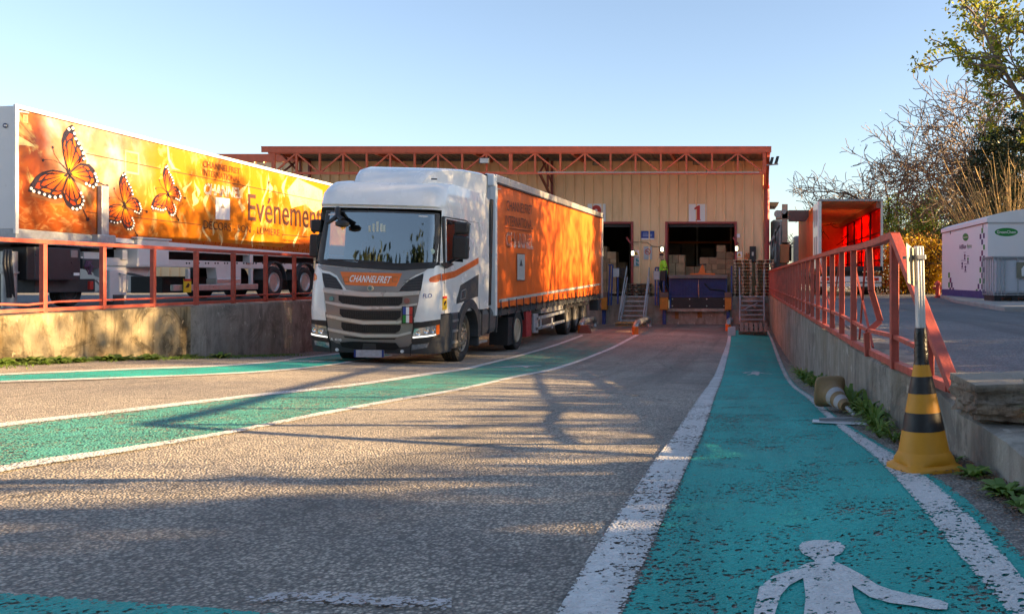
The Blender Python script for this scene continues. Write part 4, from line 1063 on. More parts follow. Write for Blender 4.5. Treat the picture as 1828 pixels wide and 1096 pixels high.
for bi, A in enumerate(aff):
    mb = MB(); cells = []; cc = []; dots = MB()
    for W_ in wings:
        mb.add([bpos(p, A, .012) for p in W_], [tuple(range(len(W_)))])
        pts = [np.array(p, float) for p in W_]; b0 = np.array(W_[0], float)
        # walk the outline from base round to base; sectors between veins
        out = pts[1:]; L = [0]
        for a, b in zip(out, out[1:]): L.append(L[-1]+np.linalg.norm(b-a))
        def at(t):
            s = L[-1]*min(1, max(0, t)); j = max(0, min(len(L)-2, int(np.searchsorted(L, s))-1)); u = (s-L[j])/max(1e-6, L[j+1]-L[j]); return out[j]*(1-u)+out[j+1]*u
        cen = sum(out)/len(out); ns = 6
        def shade(r):
            r = min(1, max(0, r)); return tuple(YEL*(1-r/.45)+ORG*(r/.45)) if r < .45 else tuple(ORG*(1-(r-.45)/.4)+RED*((r-.45)/.4)) if r < .85 else tuple(RED)
        for k in range(ns):
            t0, t1 = .06+.88*k/ns, .06+.88*(k+1)/ns
            g = .10*(t1-t0)
            for (ra, rb, cut) in ((.10, .70, 0), (.735, .865, 1)):
                P = []; C = []
                spl = [(t0+g, ra), (t0+g, (ra+rb)/2), (t0+g*1.3, rb-.03), ((t0+t1)/2, rb), (t1-g*1.3, rb-.03), (t1-g, (ra+rb)/2), (t1-g, ra)] if not cut else [(t0+g*1.2, ra+.02), (t0+g, rb-.03), ((t0+t1)/2, rb), (t1-g, rb-.03), (t1-g*1.2, ra+.02), ((t0+t1)/2, ra)]
                for t, r in spl:
                    q = b0+(at(t)-b0)*r
                    q = q+(cen-q)*.05
                    P.append(bpos(q, A, .016)); C.append(shade(r*1.05 if not cut else .62+.2*((k*7) % 3-1)))
                cells.append(P); cc.append(C)
        for k in range(8):
            t = .42+.42*k/7
            q = b0+(at(t)-b0)*.945; cpos = bpos(q, A, .0185); rr = .030*(1 if bi == 0 else .72)
            if (q-b0).dot(q-b0) > 150**2: dots.add([cpos+Vector((0, rr*1.2*math.cos(2*math.pi*i/10), rr*math.sin(2*math.pi*i/10))) for i in range(10)], [tuple(range(10))])
    # body, antennae, tails
    for a, b, wd in (((375, 440), (408, 500), 9), ((385, 470), (455, 540), 4)):
        a, b = np.array(a), np.array(b); d = (b-a)/np.linalg.norm(b-a); nn = np.array([-d[1], d[0]])*wd
        mb.add([bpos(p, A, .0195) for p in (a-nn*.5, a+nn*.5, (a+b)/2+nn, b, (a+b)/2-nn)], [(0, 1, 2, 3, 4)])
    for path, wd in (([(378, 445), (330, 395), (280, 368), (215, 362), (195, 368)], 1.6), ([(380, 440), (320, 380), (280, 320), (268, 270)], 1.6), ([(615, 535), (645, 550), (680, 565)], 4), ([(497, 740), (520, 785), (535, 815)], 4.5)):
        for a, b in zip(path, path[1:]):
            a, b = np.array(a, float), np.array(b, float); d = (b-a)/np.linalg.norm(b-a); nn = np.array([-d[1], d[0]])*wd
            mb.add([bpos(p, A, .0125) for p in (a-nn, a+nn, b+nn, b-nn)], [(0, 1, 2, 3)])
        e = np.array(path[-1], float); mb.add([bpos((e[0]+(9 if wd < 3 else 13)*math.cos(6.28*i/9), e[1]+(12 if wd < 3 else 16)*math.sin(6.28*i/9)), A, .013) for i in range(9)], [tuple(range(9))])
    sh = MB()
    for W_ in wings: sh.add([bpos((p[0]+14, p[1]+34), A, .0095) for p in W_], [tuple(range(len(W_)))])
    bo = mb.build('butterfly_print', wing_black, BT, smooth='leaf')
    colmesh('wing_cells', cells, cc, cell_m, bo); dots.build('wing_spots', white_ink, bo, smooth='leaf'); sh.build('drop_print', shadow_print, bo, smooth='leaf')
# --- pictures, flame shapes, rules and lettering
pale = mat('pale_print', (.50, .36, .18), .3); cream = mat('cream_print', (.60, .44, .20), .3); glow = mat('pale_yellow_print', (.68, .52, .22), .3)
def bp(P, m_, off=.010, name='print_shape'): return MB().prism([XP(x, y, XB)+Vector((off, 0, 0)) for x, y in P], (1, 0, 0), .003).build(name, m_, BT)
rng = random.Random(3)
def wisp(x, y, h, lean, wd):
    n = 7; a = []; b = []
    for i in range(n+1):
        t = i/n; cx = x+lean*t+math.sin(t*5+x)*wd*.5; ww = wd*(math.sin(math.pi*min(1, t*1.05+.05))**.8)*(.5+.5*abs(math.sin(t*4+x)))
        a.append((cx-ww*.5, y-h*t)); b.append((cx+ww*.5, y-h*t))
    bp(a+b[::-1], cream, .0105)
for (x, y, h, l, wd) in ((330, 345, 22, 8, 8), (340, 368, 30, 14, 12), (352, 352, 30, -3, 6), (368, 370, 40, 4, 8), (372, 432, 30, -10, 6), (378, 420, 28, 4, 4), (430, 355, 30, 10, 9), (428, 378, 24, 4, 10), (440, 365, 44, 6, 4), (425, 430, 28, -4, 7), (432, 436, 34, 8, 4), (470, 360, 52, 10, 5), (478, 345, 26, 6, 8), (505, 352, 40, 6, 6), (540, 420, 26, 4, 5), (525, 442, 30, 6, 5), (395, 440, 24, -3, 4), (448, 442, 26, 6, 4)): wisp(x, y, h, l, wd)
bp([(297, 262), (300, 262), (303, 285), (312, 300), (322, 305), (306, 302), (299, 285)], cream, .0105)
bp([(512, 340), (530, 318), (545, 326), (575, 340), (576, 372), (560, 380), (545, 365), (520, 372)], glow, .0102)
fr = bp([(222, 268), (248, 273), (248, 313), (222, 309)], pale, .010, 'picture_frame')
MB().prism([XP(x, y, XB)+Vector((.013, 0, 0)) for x, y in [(225, 272), (245, 276), (245, 309), (225, 305)]], (1, 0, 0), .002).build('picture', mat('picture_print', (.38, .19, .06), .3, 0, .5, 3), fr)
bp([(31, 242), (45, 250), (58, 258), (62, 263), (45, 260), (31, 259)], glow, .010)
for q in (((31.5, 197), (51, 200), (51, 203), (34, 200.5), (34, 218), (31.5, 218)), ): bp(q, refl, .012, 'corner_mark')
bp([(40.5, 205), (49, 206), (49, 220), (40.5, 219)], cream, .012, 'label_frame'); bp([(42, 207), (47.5, 207.6), (47.5, 218.4), (42, 217.6)], mat('tan_print', (.42, .24, .12)), .016, 'label_face')
for (x0, y0, x1, y1) in ((152.5, 274.3, 287, 301.8), (304, 305.5, 580, 361), (152.5, 378.5, 176, 381.3), (238, 388.3, 358, 401.6), (503, 418.8, 555, 424)): bp([(x0, y0-.6), (x1, y1-.6), (x1, y1+.6), (x0, y0+.6)], dark_ink, .013, 'rule')
def bq(*c): return [XP(x, y, XB) for x, y in c]
ink_b = mat('brown_print_lettering', (.17, .045, .008), .35)
text_on('CHANNELFRET', bq((361.3, 286.5), (427.5, 301), (427.5, 311.5), (361.3, 298.5)), (1, 0, 0), .016, ink_b, BT, bold=.012)
text_on('INTERNATIONAL', bq((361.3, 302), (427.5, 315.5), (427.5, 326.5), (361.3, 313.5)), (1, 0, 0), .016, ink_b, BT, bold=.012)
text_on('CHANNEL', bq((363, 326.5), (429, 336), (429, 354.5), (363, 347)), (1, 0, 0), .016, white_ink, BT, outline=.028, shear=.12)
bp([(384, 352), (409.5, 355), (409.5, 393), (384, 391.5)], white_ink, .014, 'emblem_panel'); bp([(396.5, 361.5), (400.2, 372), (393, 371.5)], mat('emblem_grey', (.25, .22, .20)), .0185, 'emblem_mark')
text_on('DÉCORS - SON - LUMIÈRE', bq((362.5, 389.5), (498.5, 407.5), (498.5, 421.5), (362.5, 408)), (1, 0, 0), .016, dark_ink, BT, bold=-.006)
text_on('Evénementi', bq((442, 346), (577, 366.5), (577, 411), (442, 394)), (1, 0, 0), .016, mat('brown_black_print', (.05, .014, .008)), BT, bold=.006)
text_on('www.channelfret', bq((505, 425.5), (570, 432.5), (570, 438.5), (505, 430.5)), (1, 0, 0), .016, ink_b, BT)
m = MB(); m.prism([W(x, y, YB0-.018) for x, y in ell(9, 224.5, 4.2, 4.2)], (0, -1, 0), .006); m.build('front_badge', mat('badge_navy', (.03, .05, .12)), BT)
MB().prism([W(x, y, YB0-.022) for x, y in [(6.5, 223), (11.5, 223), (11.5, 226), (6.5, 226)]], (0, -1, 0), .004).build('badge_mark', white_ink, BT)
# --- underframe
def ux(x0, y0, x1, y1, name, m_, X=XB, dep=.3, bev=.012, par=BT):
    a = XP(x0, y0, X); b = XP(x1, y1, X); zt_, zb_ = XP((x0+x1)/2, y0, X).z, XP((x0+x1)/2, y1, X).z
    return MB().box(X-dep, X, a.y, b.y, zb_, zt_).build(name, m_, par, bevel=bev)
uwhite = mat('chassis_white', (.62, .60, .58), .45, 0, .08, 4, 0, 60, .3, (.25, .18, .12), 4)
lg = ux(182, 332, 195, 432, 'stanchion', galv, XB+.12, .1); 
m = MB(); a = XP(172, 424, XB+.1); b = XP(204, 436, XB+.1); m.box(XB-.05, XB+.14, a.y, b.y, XP(188, 436, XB).z, XP(188, 420, XB).z); m.build('stanchion_base', galv, BT, bevel=.02)
tb = ux(62, 442, 144, 500, 'tool_box', mat('dark_box', (.05, .055, .065), .35, .3, .1, 4), XB-.02, .6, .02)
for x in (79, 133): ux(x-6, 447, x+6, 460, 'box_latch', steel, XB-.005, .02, .004, tb)
ux(48, 441, 62, 500, 'box_bracket', black_pl, XB-.03, .6)
ux(132, 487, 142, 492, 'box_plate', white_ink, XB-.012, .01, 0, tb)
m = MB(); p = XP(30.5, 449, XB-.05); q = XP(30.5, 543, XB-.05); m.tube([(XB-.2, p.y, p.z), (XB-.2, p.y, p.z-.38)], .13, 16); m.tube([(XB-.2, p.y, p.z-.38), (XB-.2, p.y, p.z-.42)], .15, 16); m.tube([(XB-.2, p.y, p.z-.42), (XB-.2, p.y, YL+.03)], .12, 16); m.tube([(XB-.2, p.y, YL+.03), (XB-.2, p.y, YL)], .17, 16)
m.build('support_jack', steel, BT, smooth=40)
m = MB()
for k in range(3):
    x = 9+5*k; pts = [XP(x, 446, XB-.1), XP(x-2+k, 470, XB-.04), XP(x+3, 500, XB-.06), XP(x+5, 530, XB-.1), XP(x+1, 520, XB-.3)]; m.tube(pts, .025, 6)
m.build('hoses', black_pl, BT, smooth=60)
ux(8, 449, 20, 540, 'pump_housing', dgrey_pl, XB-.3, .4)
ux(62, 498, 170, 522, 'lower_frame', dgrey_pl, XB-.25, 1.2)
ux(148, 462, 180, 480, 'valve_block', dgrey_pl, XB-.05, .3)
m = MB(); rg = random.Random(8)
for k in range(7): m.tube([XP(152+rg.uniform(0, 12), 466, XB-.04), XP(155+rg.uniform(-4, 12), 476, XB), XP(160+rg.uniform(-4, 8), 490, XB-.05)], .012, 5)
m.build('cables', mat('mauve_cable', (.12, .05, .10)), BT)
ux(161, 502, 167, 517, 'red_lamp', red_ink, XB-.02, .06)
ux(145, 465, 558, 477.5, 'main_beam', uwhite, XB-.12, .25)
mbm = MB()
for x in list(range(333, 560, 17)):
    for dx in (0, 5): mbm.prism([XP(xx, yy, XB-.12)+Vector((.003, 0, 0)) for xx, yy in ell(x+dx, 470, 1.5, 1.7, 10)], (1, 0, 0), .002)
mbm.build('beam_holes', black_pl, BT)
for P in ([(160, 477), (270, 477), (262, 494), (235, 487), (190, 488)], [(385, 478), (430, 478), (430, 506), (388, 506)]): MB().prism([XP(xx, yy, XB-.12) for xx, yy in P], (1, 0, 0), .25).build('frame_gusset', uwhite, BT)
ux(388, 497, 430, 508, 'reservoir', alu, XB-.02, .3, .03)
ux(300, 447, 558, 455, 'upper_flange', uwhite, XB-.05, .15)
ux(219, 446, 228, 464, 'cross_member', uwhite, XB-.06, .2); ux(446, 443, 452, 470, 'cross_member', uwhite, XB-.03, .2); ux(150, 450, 178, 474, 'cross_member', uwhite, XB-.10, .3)
bxx = ux(246, 428, 302, 475, 'white_locker', mat('locker_white', (.66, .65, .63), .4, 0, .05, 4), XB+.10, .5, .02)
m = MB(); a = XP(245, 426, XB+.12); b = XP(305, 430, XB+.12); m.box(XB-.4, XB+.13, a.y-.02, b.y+.02, a.z-.0, b.z+.04); m.box(XB-.4, XB+.12, a.y-.02, b.y+.02, XP(275, 476, XB+.1).z, XP(275, 472, XB+.1).z); m.build('locker_rim', uwhite, bxx)
lg = ux(196, 482, 226, 538, 'landing_leg', uwhite, XB-.02, .22)
ux(203, 526, 222, 546, 'leg_foot', dgrey_pl, XB+.0, .26); m = MB(); m.tube([XP(213, 488, XB), XP(228, 492, XB+.1), XP(226, 520, XB+.08)], .02, 8); m.tube([XP(174, 487, XB), XP(180, 487, XB)], .09, 12); m.build('leg_crank', galv, BT)
m = MB()
for a, b in (((172, 500), (190, 520)), ((195, 495), (176, 520))): m.bar(XP(*a, XB-.1), XP(*b, XB-.1), .05, .03)
m.build('leg_brace', uwhite, BT)
ux(310, 507.5, 461, 518, 'side_guard', alu, XB+.0, .08)
for x in (338, 450): ux(x-2, 480, x+2, 512, 'guard_bracket', uwhite, XB-.04, .08)
ws = ux(328.5, 498, 341.5, 522, 'warning_sticker', yellow_ink, XB+.05, .02, 0)
ux(328.5, 498, 341.5, 502, 'sticker_band', red_ink, XB+.055, .01, 0, ws)
MB().prism([XP(*p, XB+.056) for p in ((331, 514), (336, 505), (339, 508), (337, 513))], (1, 0, 0), .004).build('sticker_print', dark_ink, ws)
ux(290, 494, 560, 520, 'inner_frame', black_pl, XB-.9, .8)
ux(20, 440, 560, 470, 'sub_frame', mat('under_dark', (.03, .03, .032), .7), XB-.6, 1.2)
for px in (492.5, 547.5, 600):
    for xx, fc in ((XB-.02, 1), (XB-2.4, -1)):
        y = F*XB/(px-CX); wheel(BT, (xx-fc*.18, y, YL+.47), .47, .36, fc, alu, hub='deep')
    m = MB(); c = Vector((XB-.2, F*XB/(px-CX), YL+.49))
    for i in range(14):
        a0 = R(5+170*i/14); a1 = R(5+170*(i+1)/14); pts = []
        for x in (XB-.38, XB+.01):
            for (a, r_) in ((a0, .56), (a1, .56), (a1, .60), (a0, .60)): pts.append((x, c.y-math.cos(a)*r_, c.z+math.sin(a)*r_))
        m.hexa(pts)
    m.build('mudguard', dgrey_pl, BT, smooth=40)
y = 17.0
for xx, fc in ((XB-.5, 1), (XB-2.2, -1)): wheel(BT, (xx, F*(XB)/(140-CX)+.3, YL+.30), .30, .25, fc, dgrey_pl, name='support_wheel', bolts=6)
# ================================================================ warehouse
BY = 38.75; FL = -.75
BX0, BX1 = -26.5, .88
WH = thing('warehouse', 'beige ribbed-metal warehouse with orange-red canopy truss and numbered loading doors', 'warehouse', (-8, BY, -2.0))
def clad(x0, x1, z0, z1, name, y=BY, m_=None):
    m = MB(); pr = []; x = math.floor(x0/.42)*.42
    while x < x1+.5:
        for dx, dy in ((0, 0), (.30, 0), (.325, -.055), (.375, -.055), (.40, 0)): pr.append((x+dx, y+dy))
        x += .42
    pr = [(px_, py_) for px_, py_ in pr if x0 < px_ < x1]; pr = [(x0, pr[0][1])]+pr+[(x1, pr[-1][1])]
    vs = []; fs = []
    for (a, b) in pr: vs += [(a, b, z0), (a, b, z1)]
    for i in range(len(pr)-1): fs.append((2*i, 2*i+2, 2*i+3, 2*i+1))
    m.add(vs, fs); return m.build(name, m_ or clad_m, WH)
D1 = (-3.42, -.50); D2 = (-8.05, -5.12); DT = 2.46
clad(BX0, D2[0], FL, 5.25, 'cladding'); clad(D2[0], D2[1], DT, 5.25, 'cladding'); clad(D2[1], D1[0], FL, 5.25, 'cladding'); clad(D1[0], D1[1], DT, 5.25, 'cladding'); clad(D1[1], BX1, FL, 5.25, 'cladding')
fr_m = mat('door_frame_red', (.34, .055, .05), .5, 0, .15, 6, .1, 60, .3, (.12, .05, .04), 5)
for (a, b) in (D1, D2):
    o = MB().box(a-.14, b+.14, BY-.06, BY+.05, DT, DT+.09).build('door_lintel', fr_m, WH)
    MB().box(a-.14, a, BY-.055, BY+.25, FL, DT).build('door_jamb', fr_m, WH); MB().box(b, b+.14, BY-.055, BY+.25, FL, DT).build('door_jamb', fr_m, WH)
    MB().box(a, b, BY+.10, BY+.22, DT-.14, DT-.01).build('rolled_door', mat('rolled_door', (.03, .03, .032), .6), WH)
# inside
wall_in = mat('warehouse_inner', (.10, .095, .09), .85, 0, .2, 1)
m = MB(); z1 = 5.2
m.box(BX0, BX1, 53, 53.2, FL, z1); m.box(BX0, BX0+.2, BY+.1, 53, FL, z1); m.box(BX1-.1, BX1, BY+.1, 53, FL, z1); m.build('inner_wall', wall_in, WH)
MB().box(BX0, BX1, BY-.04, 53, FL-.2, FL).build('inner_floor', mat('inner_floor', (.10, .085, .075), .6, 0, .2, 1), WH)
MB().box(BX0, BX1, BY+.05, 53.3, 5.25, 5.40).build('roof', mat('roof_grey', (.2, .19, .18), .7), WH)
MB().box(BX0, -19.9, BY-.09, BY-.04, 5.22, 5.56).build('roof_edge', truss_red, WH)
# canopy
CYF = 36.2; CX0, CX1 = W(467, 264, CYF).x, W(1377, 264, CYF).x
MB().box(CX0, CX1, CYF-.03, CYF+.02, 5.27, 5.50).build('fascia', truss_red, WH)
MB().box(CX0, CX1, CYF-.05, CYF+.10, 5.47, 5.52).build('fascia_cap', truss_red, WH)
sof = mat('soffit_sheet', (.20, .15, .12), .7, 0, .1, 3)
m = MB(); vs = []; fs = []; x = CX0+.02; i = 0
pr = []
while x < CX1-.02:
    for dx, dz in ((0, 0), (.14, 0), (.16, .03), (.24, .03), (.26, 0)): pr.append((min(x+dx, CX1-.02), 5.34+dz))
    x += .28
for a, z in pr: vs += [(a, CYF+.02, z), (a, BY+.2, z)]
for i in range(len(pr)-1): fs.append((2*i, 2*i+1, 2*i+3, 2*i+2))
m.add(vs, fs); m.build('canopy_sheet', sof, WH)
for x in np.arange(CX0+.6, CX1, 4.1): MB().box(x, x+.10, CYF+.05, BY, 5.18, 5.33).build('canopy_rafter', truss_red, WH)
ZB, ZT_ = 4.42, 5.24
MB().box(W(478, 0, CYF).x, CX1-.25, CYF+.01, CYF+.11, ZT_-.02, ZT_+.06).build('top_chord', truss_red, WH)
MB().box(W(522, 0, CYF).x, CX1-.30, CYF+.01, CYF+.11, ZB-.06, ZB+.04).build('bottom_chord', truss_red, WH)
vx = [440+z/1.904 for z in (168, 247, 327, 407, 487, 570, 650, 732, 815, 897, 980, 1066, 1150, 1237, 1322, 1408, 1495, 1582, 1670, 1760)]
vx = [487]+vx
for i, x in enumerate(vx):
    X = W(x, 0, CYF).x; thick = .14 if i in (0, 10, 20) else .075
    MB().box(X-thick/2, X+thick/2, CYF+.02, CYF+.10, ZB if i else 3.9, ZT_).build('truss_post', truss_red, WH)
    if i < len(vx)-1:
        X2 = W(vx[i+1], 0, CYF).x; top_first = (i % 2 == 1)
        a, b = ((X+.03, CYF+.06, ZT_-.02), (X2-.03, CYF+.06, ZB+.02)) if top_first else ((X+.03, CYF+.06, ZB+.02), (X2-.03, CYF+.06, ZT_-.02))
        MB().bar(a, b, .07, .06).build('truss_diagonal', truss_red, WH)
light_bar = mat('galv_light', (.5, .48, .44), .4, .5)
MB().box(W(960, 0, CYF).x, CX1-.5, CYF-.02, CYF+.0, ZB-.0, ZB+.035).build('cable_tray', light_bar, WH)
# cantilever brackets back to the wall
for X in (W(500, 0, CYF).x, W(962, 0, CYF).x):
    m = MB(); m.bar((X, CYF+.1, ZB), (X, BY, 3.55), .09); m.bar((X, CYF+.1, ZT_), (X, BY, 4.2), .06); m.bar((X, CYF+.1, ZB), (X, BY-.9, ZT_), .06); m.bar((X, BY-.9, ZT_), (X, BY-.9, 4.0), .07); m.bar((X, BY-.1, 3.4), (X, BY-.1, ZT_), .10); m.build('canopy_bracket', mat('bracket_dark_red', (.22, .045, .03), .5), WH)
m = MB(); m.tube([(.97, BY-.12, -2.0), (.97, BY-.12, 4.0)], .12, 14); m.build('corner_column', mat('column_red', (.33, .05, .045), .5, 0, .12, 3, .1, 50, .2, (.12, .05, .04), 3), WH, smooth=50)
MB().box(.80, 1.08, BY-.30, BY-.0, 4.0, 4.14).box(.84, 1.06, BY-.25, BY-.02, 4.14, 5.3).build('column_head', truss_red, WH)
MB().bar((.97, BY-.15, 4.05), (CX1-.12, CYF+.05, 5.15), .12, .16).build('column_strut', truss_red, WH)
# lower wing to the left
o = thing('warehouse_wing', 'lower pale warehouse wing with red roof edge behind the left trailer', 'warehouse', (-30, 40, YR))
MB().box(-60, BX0-.02, 40, 52, YR, 5.0).build('wing_wall', mat('pale_cladding', (.52, .46, .40), .6, 0, .08, 1), o); MB().box(-60, CX0+1.5, 39.6, 52.5, 5.0, 5.22).build('wing_roof_edge', truss_red, o)
m = MB(); [m.tube([(x, 41, 5.2), (x, 41, h)], .02, 5) for x, h in ((-22.2, 5.9), (-22.6, 5.6))]; m.build('aerial', steel, o)
# dock platform
DK = thing('loading_dock', 'stained concrete loading dock below the warehouse doors', 'loading dock', (-6, DOCK_Y, -2.0))
MB().box(BX0, -3.6, DOCK_Y, BY-.05, -2.2, FL-.004).build('dock_block', conc_d, DK); MB().box(-.62, 1.35, DOCK_Y, BY-.05, -2.2, FL-.004).build('dock_block', conc_d, DK)
MB().box(-3.6, -.62, DOCK_Y+.02, BY-.05, -2.2, -1.30).build('pit_block', conc_d, DK)
m = MB()
for (x, z, h, w_) in ((W(1245, 0, 38).x, -1.5, .4, .2), (W(1205, 0, 38).x, -1.55, .4, .16)): m.box(x, x+w_, DOCK_Y-.004, DOCK_Y, z-h/2, z+h/2)
m.build('rust_stain', mat('rust_stain', (.34, .15, .05), .9, 0, .4, 6, 0, 60, .6, (.16, .1, .07), 5), DK)
# leveller
LV = thing('dock_leveller', 'blue scissor dock leveller raised in front of door 1', 'dock leveller', (-2.1, DOCK_Y, -1.3))
lx0, lx1 = W(1195, 0, 37.8).x, W(1297, 0, 37.8).x
MB().hexa([(lx0, 37.72, .02), (lx1, 37.72, .02), (lx1, 38.6, .02), (lx0, 38.6, .02), (lx0-.06, 37.68, .16), (lx1+.04, 37.68, .16), (lx1+.04, 38.7, .17), (lx0-.06, 38.7, .17)]).build('platform', steel, LV, bevel=.008)
m = MB(); x = lx0+.02
while x < lx1-.05:
    m.box(x, x+.10, 37.86, 37.92, -.72, .02); m.box(x+.10, x+.13, 37.885, 37.92, -.72, .02); x += .13
m.build('skirt', blue_dk, LV)
MB().box(lx0, lx1, 37.9, 38.5, -.8, -.70).build('lower_frame', blue_steel, LV)
pp = MB().box(lx0, lx1, 37.95, 38.05, -1.28, -.78).build('pit_plate', black_pl, LV)
m = MB()
for i in range(4):
    for z in (-.88, -1.18): m.tube([(lx0+.12+i*(lx1-lx0-.24)/3, 37.95, z), (lx0+.12+i*(lx1-lx0-.24)/3, 37.94, z)], .03, 8)
m.build('bolt', light_bar, pp)
m = MB(); xc = (lx0+lx1)/2+.03; m.tube([(xc, 37.82, -.25), (xc, 37.82, -.85)], .035, 10); m.tube([(xc, 37.82, -.05), (xc, 37.82, -.5)], .02, 10); m.build('cylinder', chrome, LV); m = MB(); m.bar((xc-.18, 37.8, -.95), (xc+.0, 37.8, -.8), .08); m.tube([(xc+.25, 37.84, -.2), (xc+.5, 37.82, -.45), (xc+1.1, 37.82, -.5), (xc+1.2, 37.84, -.7)], .03, 6); m.build('hose', black_pl, LV, smooth=60)
for x in (lx0-.02, lx1-.06): MB().box(x, x+.08, 37.88, 38.2, -1.28, .0).build('side_column', blue_steel, LV)
MB().box(lx0-.1, lx1+.1, 37.78, DOCK_Y+.02, -1.42, -1.29).build('sill', conc_d, DK)
# bumpers with posts
for i, (x0, x1, lab) in enumerate(((1178, 1193, 'orange and rusty dock bumper left of the raised blue leveller'), (1294, 1306, 'orange and rusty dock bumper right of the raised blue leveller'), (1071, 1084, 'orange dock bumper beside the rear of the curtain trailer'))):
    a, b = W(x0, 0, 37.7).x, W(x1, 0, 37.7).x
    t = thing('dock_bumper', lab, 'dock bumper', ((a+b)/2, 37.7, -1.3), group='dock bumpers')
    MB().box(a, b, 37.62, 37.98, -1.34, -.80).build('bumper_block', orange_rub, t, bevel=.02); MB().box(a-.01, b+.01, 37.60, 37.98, -.80, -.58).build('bumper_cap', mat('bumper_cap', (.16, .09, .07), .6), t, bevel=.01)
    MB().box((a+b)/2-.08, (a+b)/2+.06, 37.8, 37.97, -2.1, -1.34).build('support_post', blue_steel, t)
# blue posts and cream control boxes
bt_m = mat('control_box_cream', (.45, .45, .46), .5)
for i, (x0, x1, yt, lab) in enumerate(((1084, 1106, 473, 'blue steel post frame with grey box left of the left stairs'), (1168, 1188, 478, 'blue steel post frame with grey box beside the worker'), (1304, 1311, 475, 'thin blue post beside the left pallet stack'))):
    t = thing('guard_frame', lab, 'guard frame', (W((x0+x1)/2, 0, 37.75).x, 37.75, -1.3), group='blue guard posts')
    P = lambda x, y: W(x, y, 37.7)
    if i < 2:
        for x in (x0, x0+5): MB().bar(P(x+2, 545), P(x+2+(3 if i == 0 else 0), yt), .06).build('post', blue_steel, t)
        MB().bar(P(x0+2, yt), P(x0+9, yt), .06).build('crossbar', blue_steel, t); MB().bar(P(x1-3, 543), P(x1-3, yt+5), .07).build('post', blue_steel, t)
        q = P(x0+11 if i == 0 else x0-1, yt+6); MB().box(q.x, q.x+.26, 37.6, 37.75, q.z-.38, q.z).build('control_box', bt_m, t, bevel=.02); MB().box(q.x+.29, q.x+.5, 37.65, 37.9, q.z-.42, q.z+.02).build('rubber_pad', black_pl, t)
    else: MB().bar(P(1306, 553), P(1306, 475), .06).build('post', blue_steel, t)
# steel stairs
def stairs(x0b, x1b, x0t, x1t, yb, yt, zb_, zt_, n, lab, rails):
    a0, a1, b0, b1 = W(x0b, 0, yb).x, W(x1b, 0, yb).x, W(x0t, 0, yt).x, W(x1t, 0, yt).x
    t = thing('steel_stairs', lab, 'stairs', ((a0+a1)/2, yb, zb_), group='steel dock stairs')
    for p, q in (((a0, yb, zb_), (b0, yt, zt_)), ((a1, yb, zb_), (b1, yt, zt_))): MB().bar(p, q, .05, .16).build('stringer', galv, t)
    for i in range(n):
        f = i/(n-1); y = yb+(yt-yb)*f; z = zb_+.1+(zt_-zb_-.1)*f
        MB().box(a0+(b0-a0)*f, a1+(b1-a1)*f, y, y+.24, z-.045, z).build('tread', galv, t)
    for pts in rails:
        MB().tube([W(x, y_, Y) for x, y_, Y in pts], .022, 8).build('handrail', galv, t, smooth=50)
    return t
stairs(1107, 1151, 1117, 1157, 36.5, 37.9, -1.83, FL, 6, 'grey steel stairs with tall slanted handrails between doors 2 and 1', [[(1104, 572, 36.4), (1106, 556, 36.4), (1119, 476, 37.6), (1118, 522, 37.8)], [(1107, 558, 36.6), (1120, 495, 37.6)], [(1148, 572, 36.4), (1149, 558, 36.4), (1159, 478, 37.6), (1160, 522, 37.8)], [(1149, 562, 36.6), (1159, 497, 37.6)]])
stairs(1320, 1365, 1322, 1363, 36.9, 37.9, -1.80, FL, 6, 'grey steel stairs without handrail below the pallet stacks', [[(1321, 575, 36.8), (1320, 478, 37.5)], [(1364, 575, 36.8), (1364, 480, 37.5)], [(1327, 553, 37.1), (1352, 541, 37.3)]])
# pallets
def pallet(name, lab, loc, rz=0, group='wooden pallets', material=None):
    m_ = material or wood
    t = thing(name, lab, 'pallet', loc, (0, 0, rz), group)
    L = True
    m = MB(); [m.box(-.4, .4, -.6+i*.2, -.6+i*.2+.145, .122, .144) for i in range(6)]; m.build('deck', m_, t, local=L)
    m = MB(); [m.box(x-.05, x+.05, -.6, .6, .10, .122) for x in (-.35, 0, .35)]; m.build('stringer', m_, t, local=L)
    for x in (-.345, 0, .345):
        m = MB(); m.box(x-.05, x+.05, -.6, .6, 0, .022); m.cur = 1; [m.box(x-.043, x+.043, y-.06, y+.06, .018, .101) for y in (-.53, 0, .53)]; m.build('runner', [m_, wood_grey], t, local=L)
    return t
def stack(cx, cy, z0, n, lab, group, rng, turn=0):
    p0 = None
    for k in range(n):
        lb = ('lowest', 'second lowest', 'third lowest', 'fourth lowest', 'fifth lowest', 'middle', 'fifth highest', 'fourth highest', 'third highest', 'second highest', 'topmost')[k]+' '+lab
        loc = (cx+rng.uniform(-.025, .025), cy+rng.uniform(-.03, .03), z0+k*.1445); rz = turn+R(rng.uniform(-1.6, 1.6))
        if p0 is None: p0 = pallet('pallet', lb, loc, rz, group); o = p0
        else: o = copy_tree(p0); o.location = loc; o.rotation_euler = (0, 0, rz)
        o['label'] = lb; o['group'] = group
rp = random.Random(21)
sx = W(1326, 0, 38.3).x
stack(sx, 38.65-.05, FL, 11, 'pale wooden pallet of the left stack beside door 1', 'pallets of the left stack', rp, 0)
stack(W(1364.5, 0, 38.3).x, 38.65-.05, FL, 11, 'pale wooden pallet of the right stack by the red column', 'pallets of the right stack', rp, 0)
pw = pallet('pallet', 'grey weathered pallet tilted against a timber on the ground before the right stairs', (W(1344, 0, 31).x, 31.0, G(.3, 31)+.15), R(90), material=wood_grey); pw.rotation_euler = (0, -R(20), R(90)); pw.scale = (1, .85, 1)
